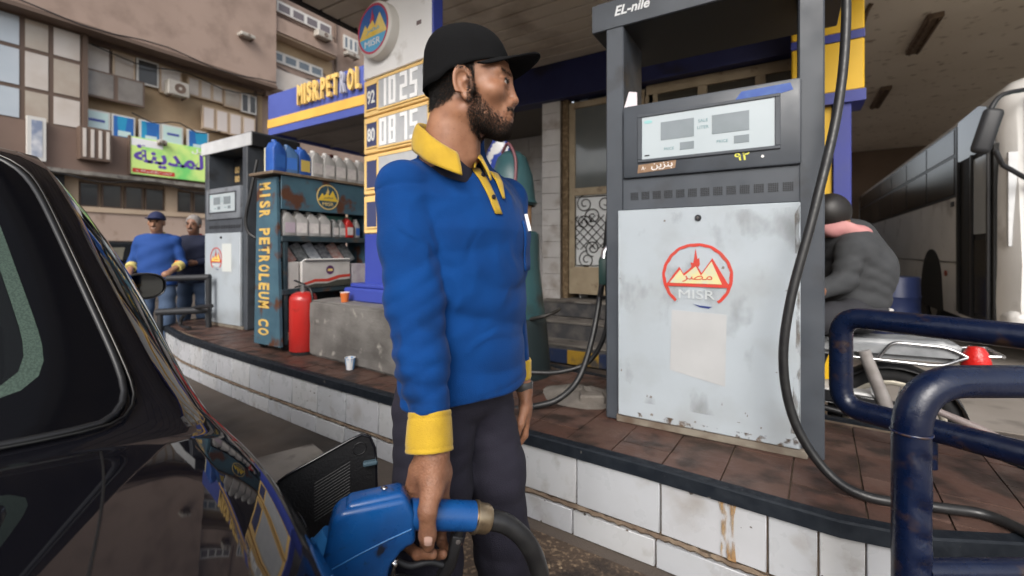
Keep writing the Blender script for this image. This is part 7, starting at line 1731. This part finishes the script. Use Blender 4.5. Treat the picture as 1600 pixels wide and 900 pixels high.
# upper floors, right part
def win2(u0, v0, u1, v1, n, x=-.25, pm=None):
    y0, _ = fq(u0, v0); y1, _ = fq(u1, v1); z1 = fq(u0, v0)[1]; z0 = fq(u1, v1)[1]; f_ = bp('window', m_wfrm, y0, y1, z0, z1, .12, x); w = (y1-y0)/n
    for i in range(n): bp('pane', pm or mat('blue_grey_pane', (.14, .17, .20), .12, spec=.8), y0+i*w+.08, y0+(i+1)*w-.08, z0+.1, z1-.1, .02, x+.105, f_)
win2(427, 2, 512, 60, 4, .15, mat('lilac_pane', (.15, .13, .14), .2)); win2(425, 73, 508, 122, 4, -.3); win2(541, 52, 563, 84, 3, -.3)
y0 = fq(420, 40)[0]; y1 = fq(518, 90)[0]; z1 = fq(420, 28)[1]; bl2 = bp('balcony', m_wall, y0, y1, z1-.62, z1, .7, -.26); bp('balcony_rail', m_frm2, y0, y1, z1+.18, z1+.23, .05, .40, bl2); bp('balcony_soffit', m_beige, y0, y1, z1-.70, z1-.62, .6, -.26, bl2)
bp('yellow_wall', m_ochre, y0, y1+.2, z1-1.4, z1-.70, .08, -.29)
y0, y1 = fq(432, 120)[0], fq(480, 120)[0]; bp('awning', m_whp, y0-.2, y1, 8.25, 9.1, .5, -.25)
m_ac = mat('ac_grey', (.40, .37, .33), .5, c2=(.33, .30, .26), sc_=4)
def ac(label, u0, v0, u1, v1, x):
    p, q_ = on_x(u0, v0, FX+x), on_x(u1, v1, FX+x); y0, y1 = p.y, q_.y; z1, z0 = p.z, q_.z+.1
    t = thing('air_conditioner', label, 'air conditioner', (FX+x, (y0+y1)/2, z0), 0, 'air conditioners on the facade'); w, h = (y1-y0), z1-z0
    mb = MB(); mb.bb(-.35, 0, -w/2, w/2, 0, h, .03); mb.build('case', m_ac, t)
    mb = MB(); mb.lathe([(.0001, .004), (.30*h, .004), (.34*h, .01), (.34*h, 0)], (0, .05*w, h*.5), 20, 'x', False); fan = mb.build('fan_grille', m_frm2, t, 40)
    mb = MB(); mb.lathe([(.0001, .014), (.1*h, .012), (.1*h, .005)], (0, .05*w, h*.5), 14, 'x', False); mb.build('fan_hub', m_ac, fan, 40)
    for s in (-1, 1): mb = MB(); mb.bb(-.4, .02, s*w*.35-.02, s*w*.35+.02, -.05, -.002); mb.build('bracket', m_frm2, t)
ac('grey air conditioner under the brown ledge above the shop posters', 263, 122, 297, 158, .2)
ac('small air conditioner high on the blank brown wall', 377, 47, 400, 66, .85)
ac('air conditioner beside the upper white window at the balcony end', 497, 44, 520, 68, .8)
ac('air conditioner below the far right upper window', 543, 78, 563, 96, .3)
ac('little air conditioner standing on the green shop sign', 248, 217, 262, 230, .75)
# drain pipes and drooping cables on the facade
for y_, z0, z1, x_ in ((10.6, 3.7, 8.1, -.42), (5.1, 5.0, 8.1, -.40), (14.4, 8.0, 16, -.15)):
    mb = MB(); mb.tube([(x_, y_-8, z0), (x_, y_-8, z1)], .06, 8); mb.build('drain_pipe', m_frm2, apt, 60)
for y0_, y1_, z_, x_ in ((5.2, 10.8, 7.9, -.1), (6.2, 9.0, 5.95, .0), (3.2, 10.9, 8.35, .62), (11.2, 15.5, 9.3, .1), (4.0, 9.5, 3.62, .56)):
    mb = MB(); mb.tube([(x_, y0_+(y1_-y0_)*i/10-8, z_-.35*math.sin(math.pi*i/10)*(.5+.5*math.sin(i))) for i in range(11)], .02, 6); mb.build('cable', m_pdark, apt, 60)
# far street: pavement, parked cars
mb = MB(); mb.bb(-18.6, -16.6, -12, 34, -.02, .14, .02); struct('far_pavement', mb, m_conc)
for (loc, rz, lab) in (((-15.2, 6.6, 0), R(96), 'dark car parked across the street behind the smiling person'), ((-15.3, 12.4, 0), R(93), 'dark car parked across the street further along')):
    c = copy_tree(car); c.location = Vector(loc); c.rotation_euler = (0, 0, rz); tag(c, lab, 'car', 'cars parked across the street')
# buildings behind the camera and beside the street, so that light and reflections are those of a street
for i, (x0, x1, y0, y1, h, lab) in enumerate(((-40, 14, -52, -44, 11, 'long tan apartment block on the street behind the camera'),)):
    t = thing('street_block', lab, 'building', ((x0+x1)/2, (y0+y1)/2, 0))
    mb = MB(); w, d = (x1-x0)/2, (y1-y0)/2; mb.bb(-w, w, -d, d, 0, h); mb.build('wall', m_pinkw if i else m_beige, t)
    mb = MB(); mb.bb(-w-.2, w+.2, -d-.2, d+.2, h, h+.4); mb.build('roof', m_conc, t)
    for fl in range(int(h/3.2)):
        for k in range(int(2*w/3.5)):
            if i == 0: mb = MB(); xx = -w+1.5+k*3.5; mb.bb(xx, xx+1.6, d, d+.05, 1.2+fl*3.2, 2.7+fl*3.2); mb.build('window', m_dkwin, t)
        for k in range(int(2*d/3.5)):
            if i == 1: mb = MB(); yy = -d+1.5+k*3.5; mb.bb(-w-.05, -w, yy, yy+1.6, 1.2+fl*3.2, 2.7+fl*3.2); mb.build('window', m_dkwin, t)
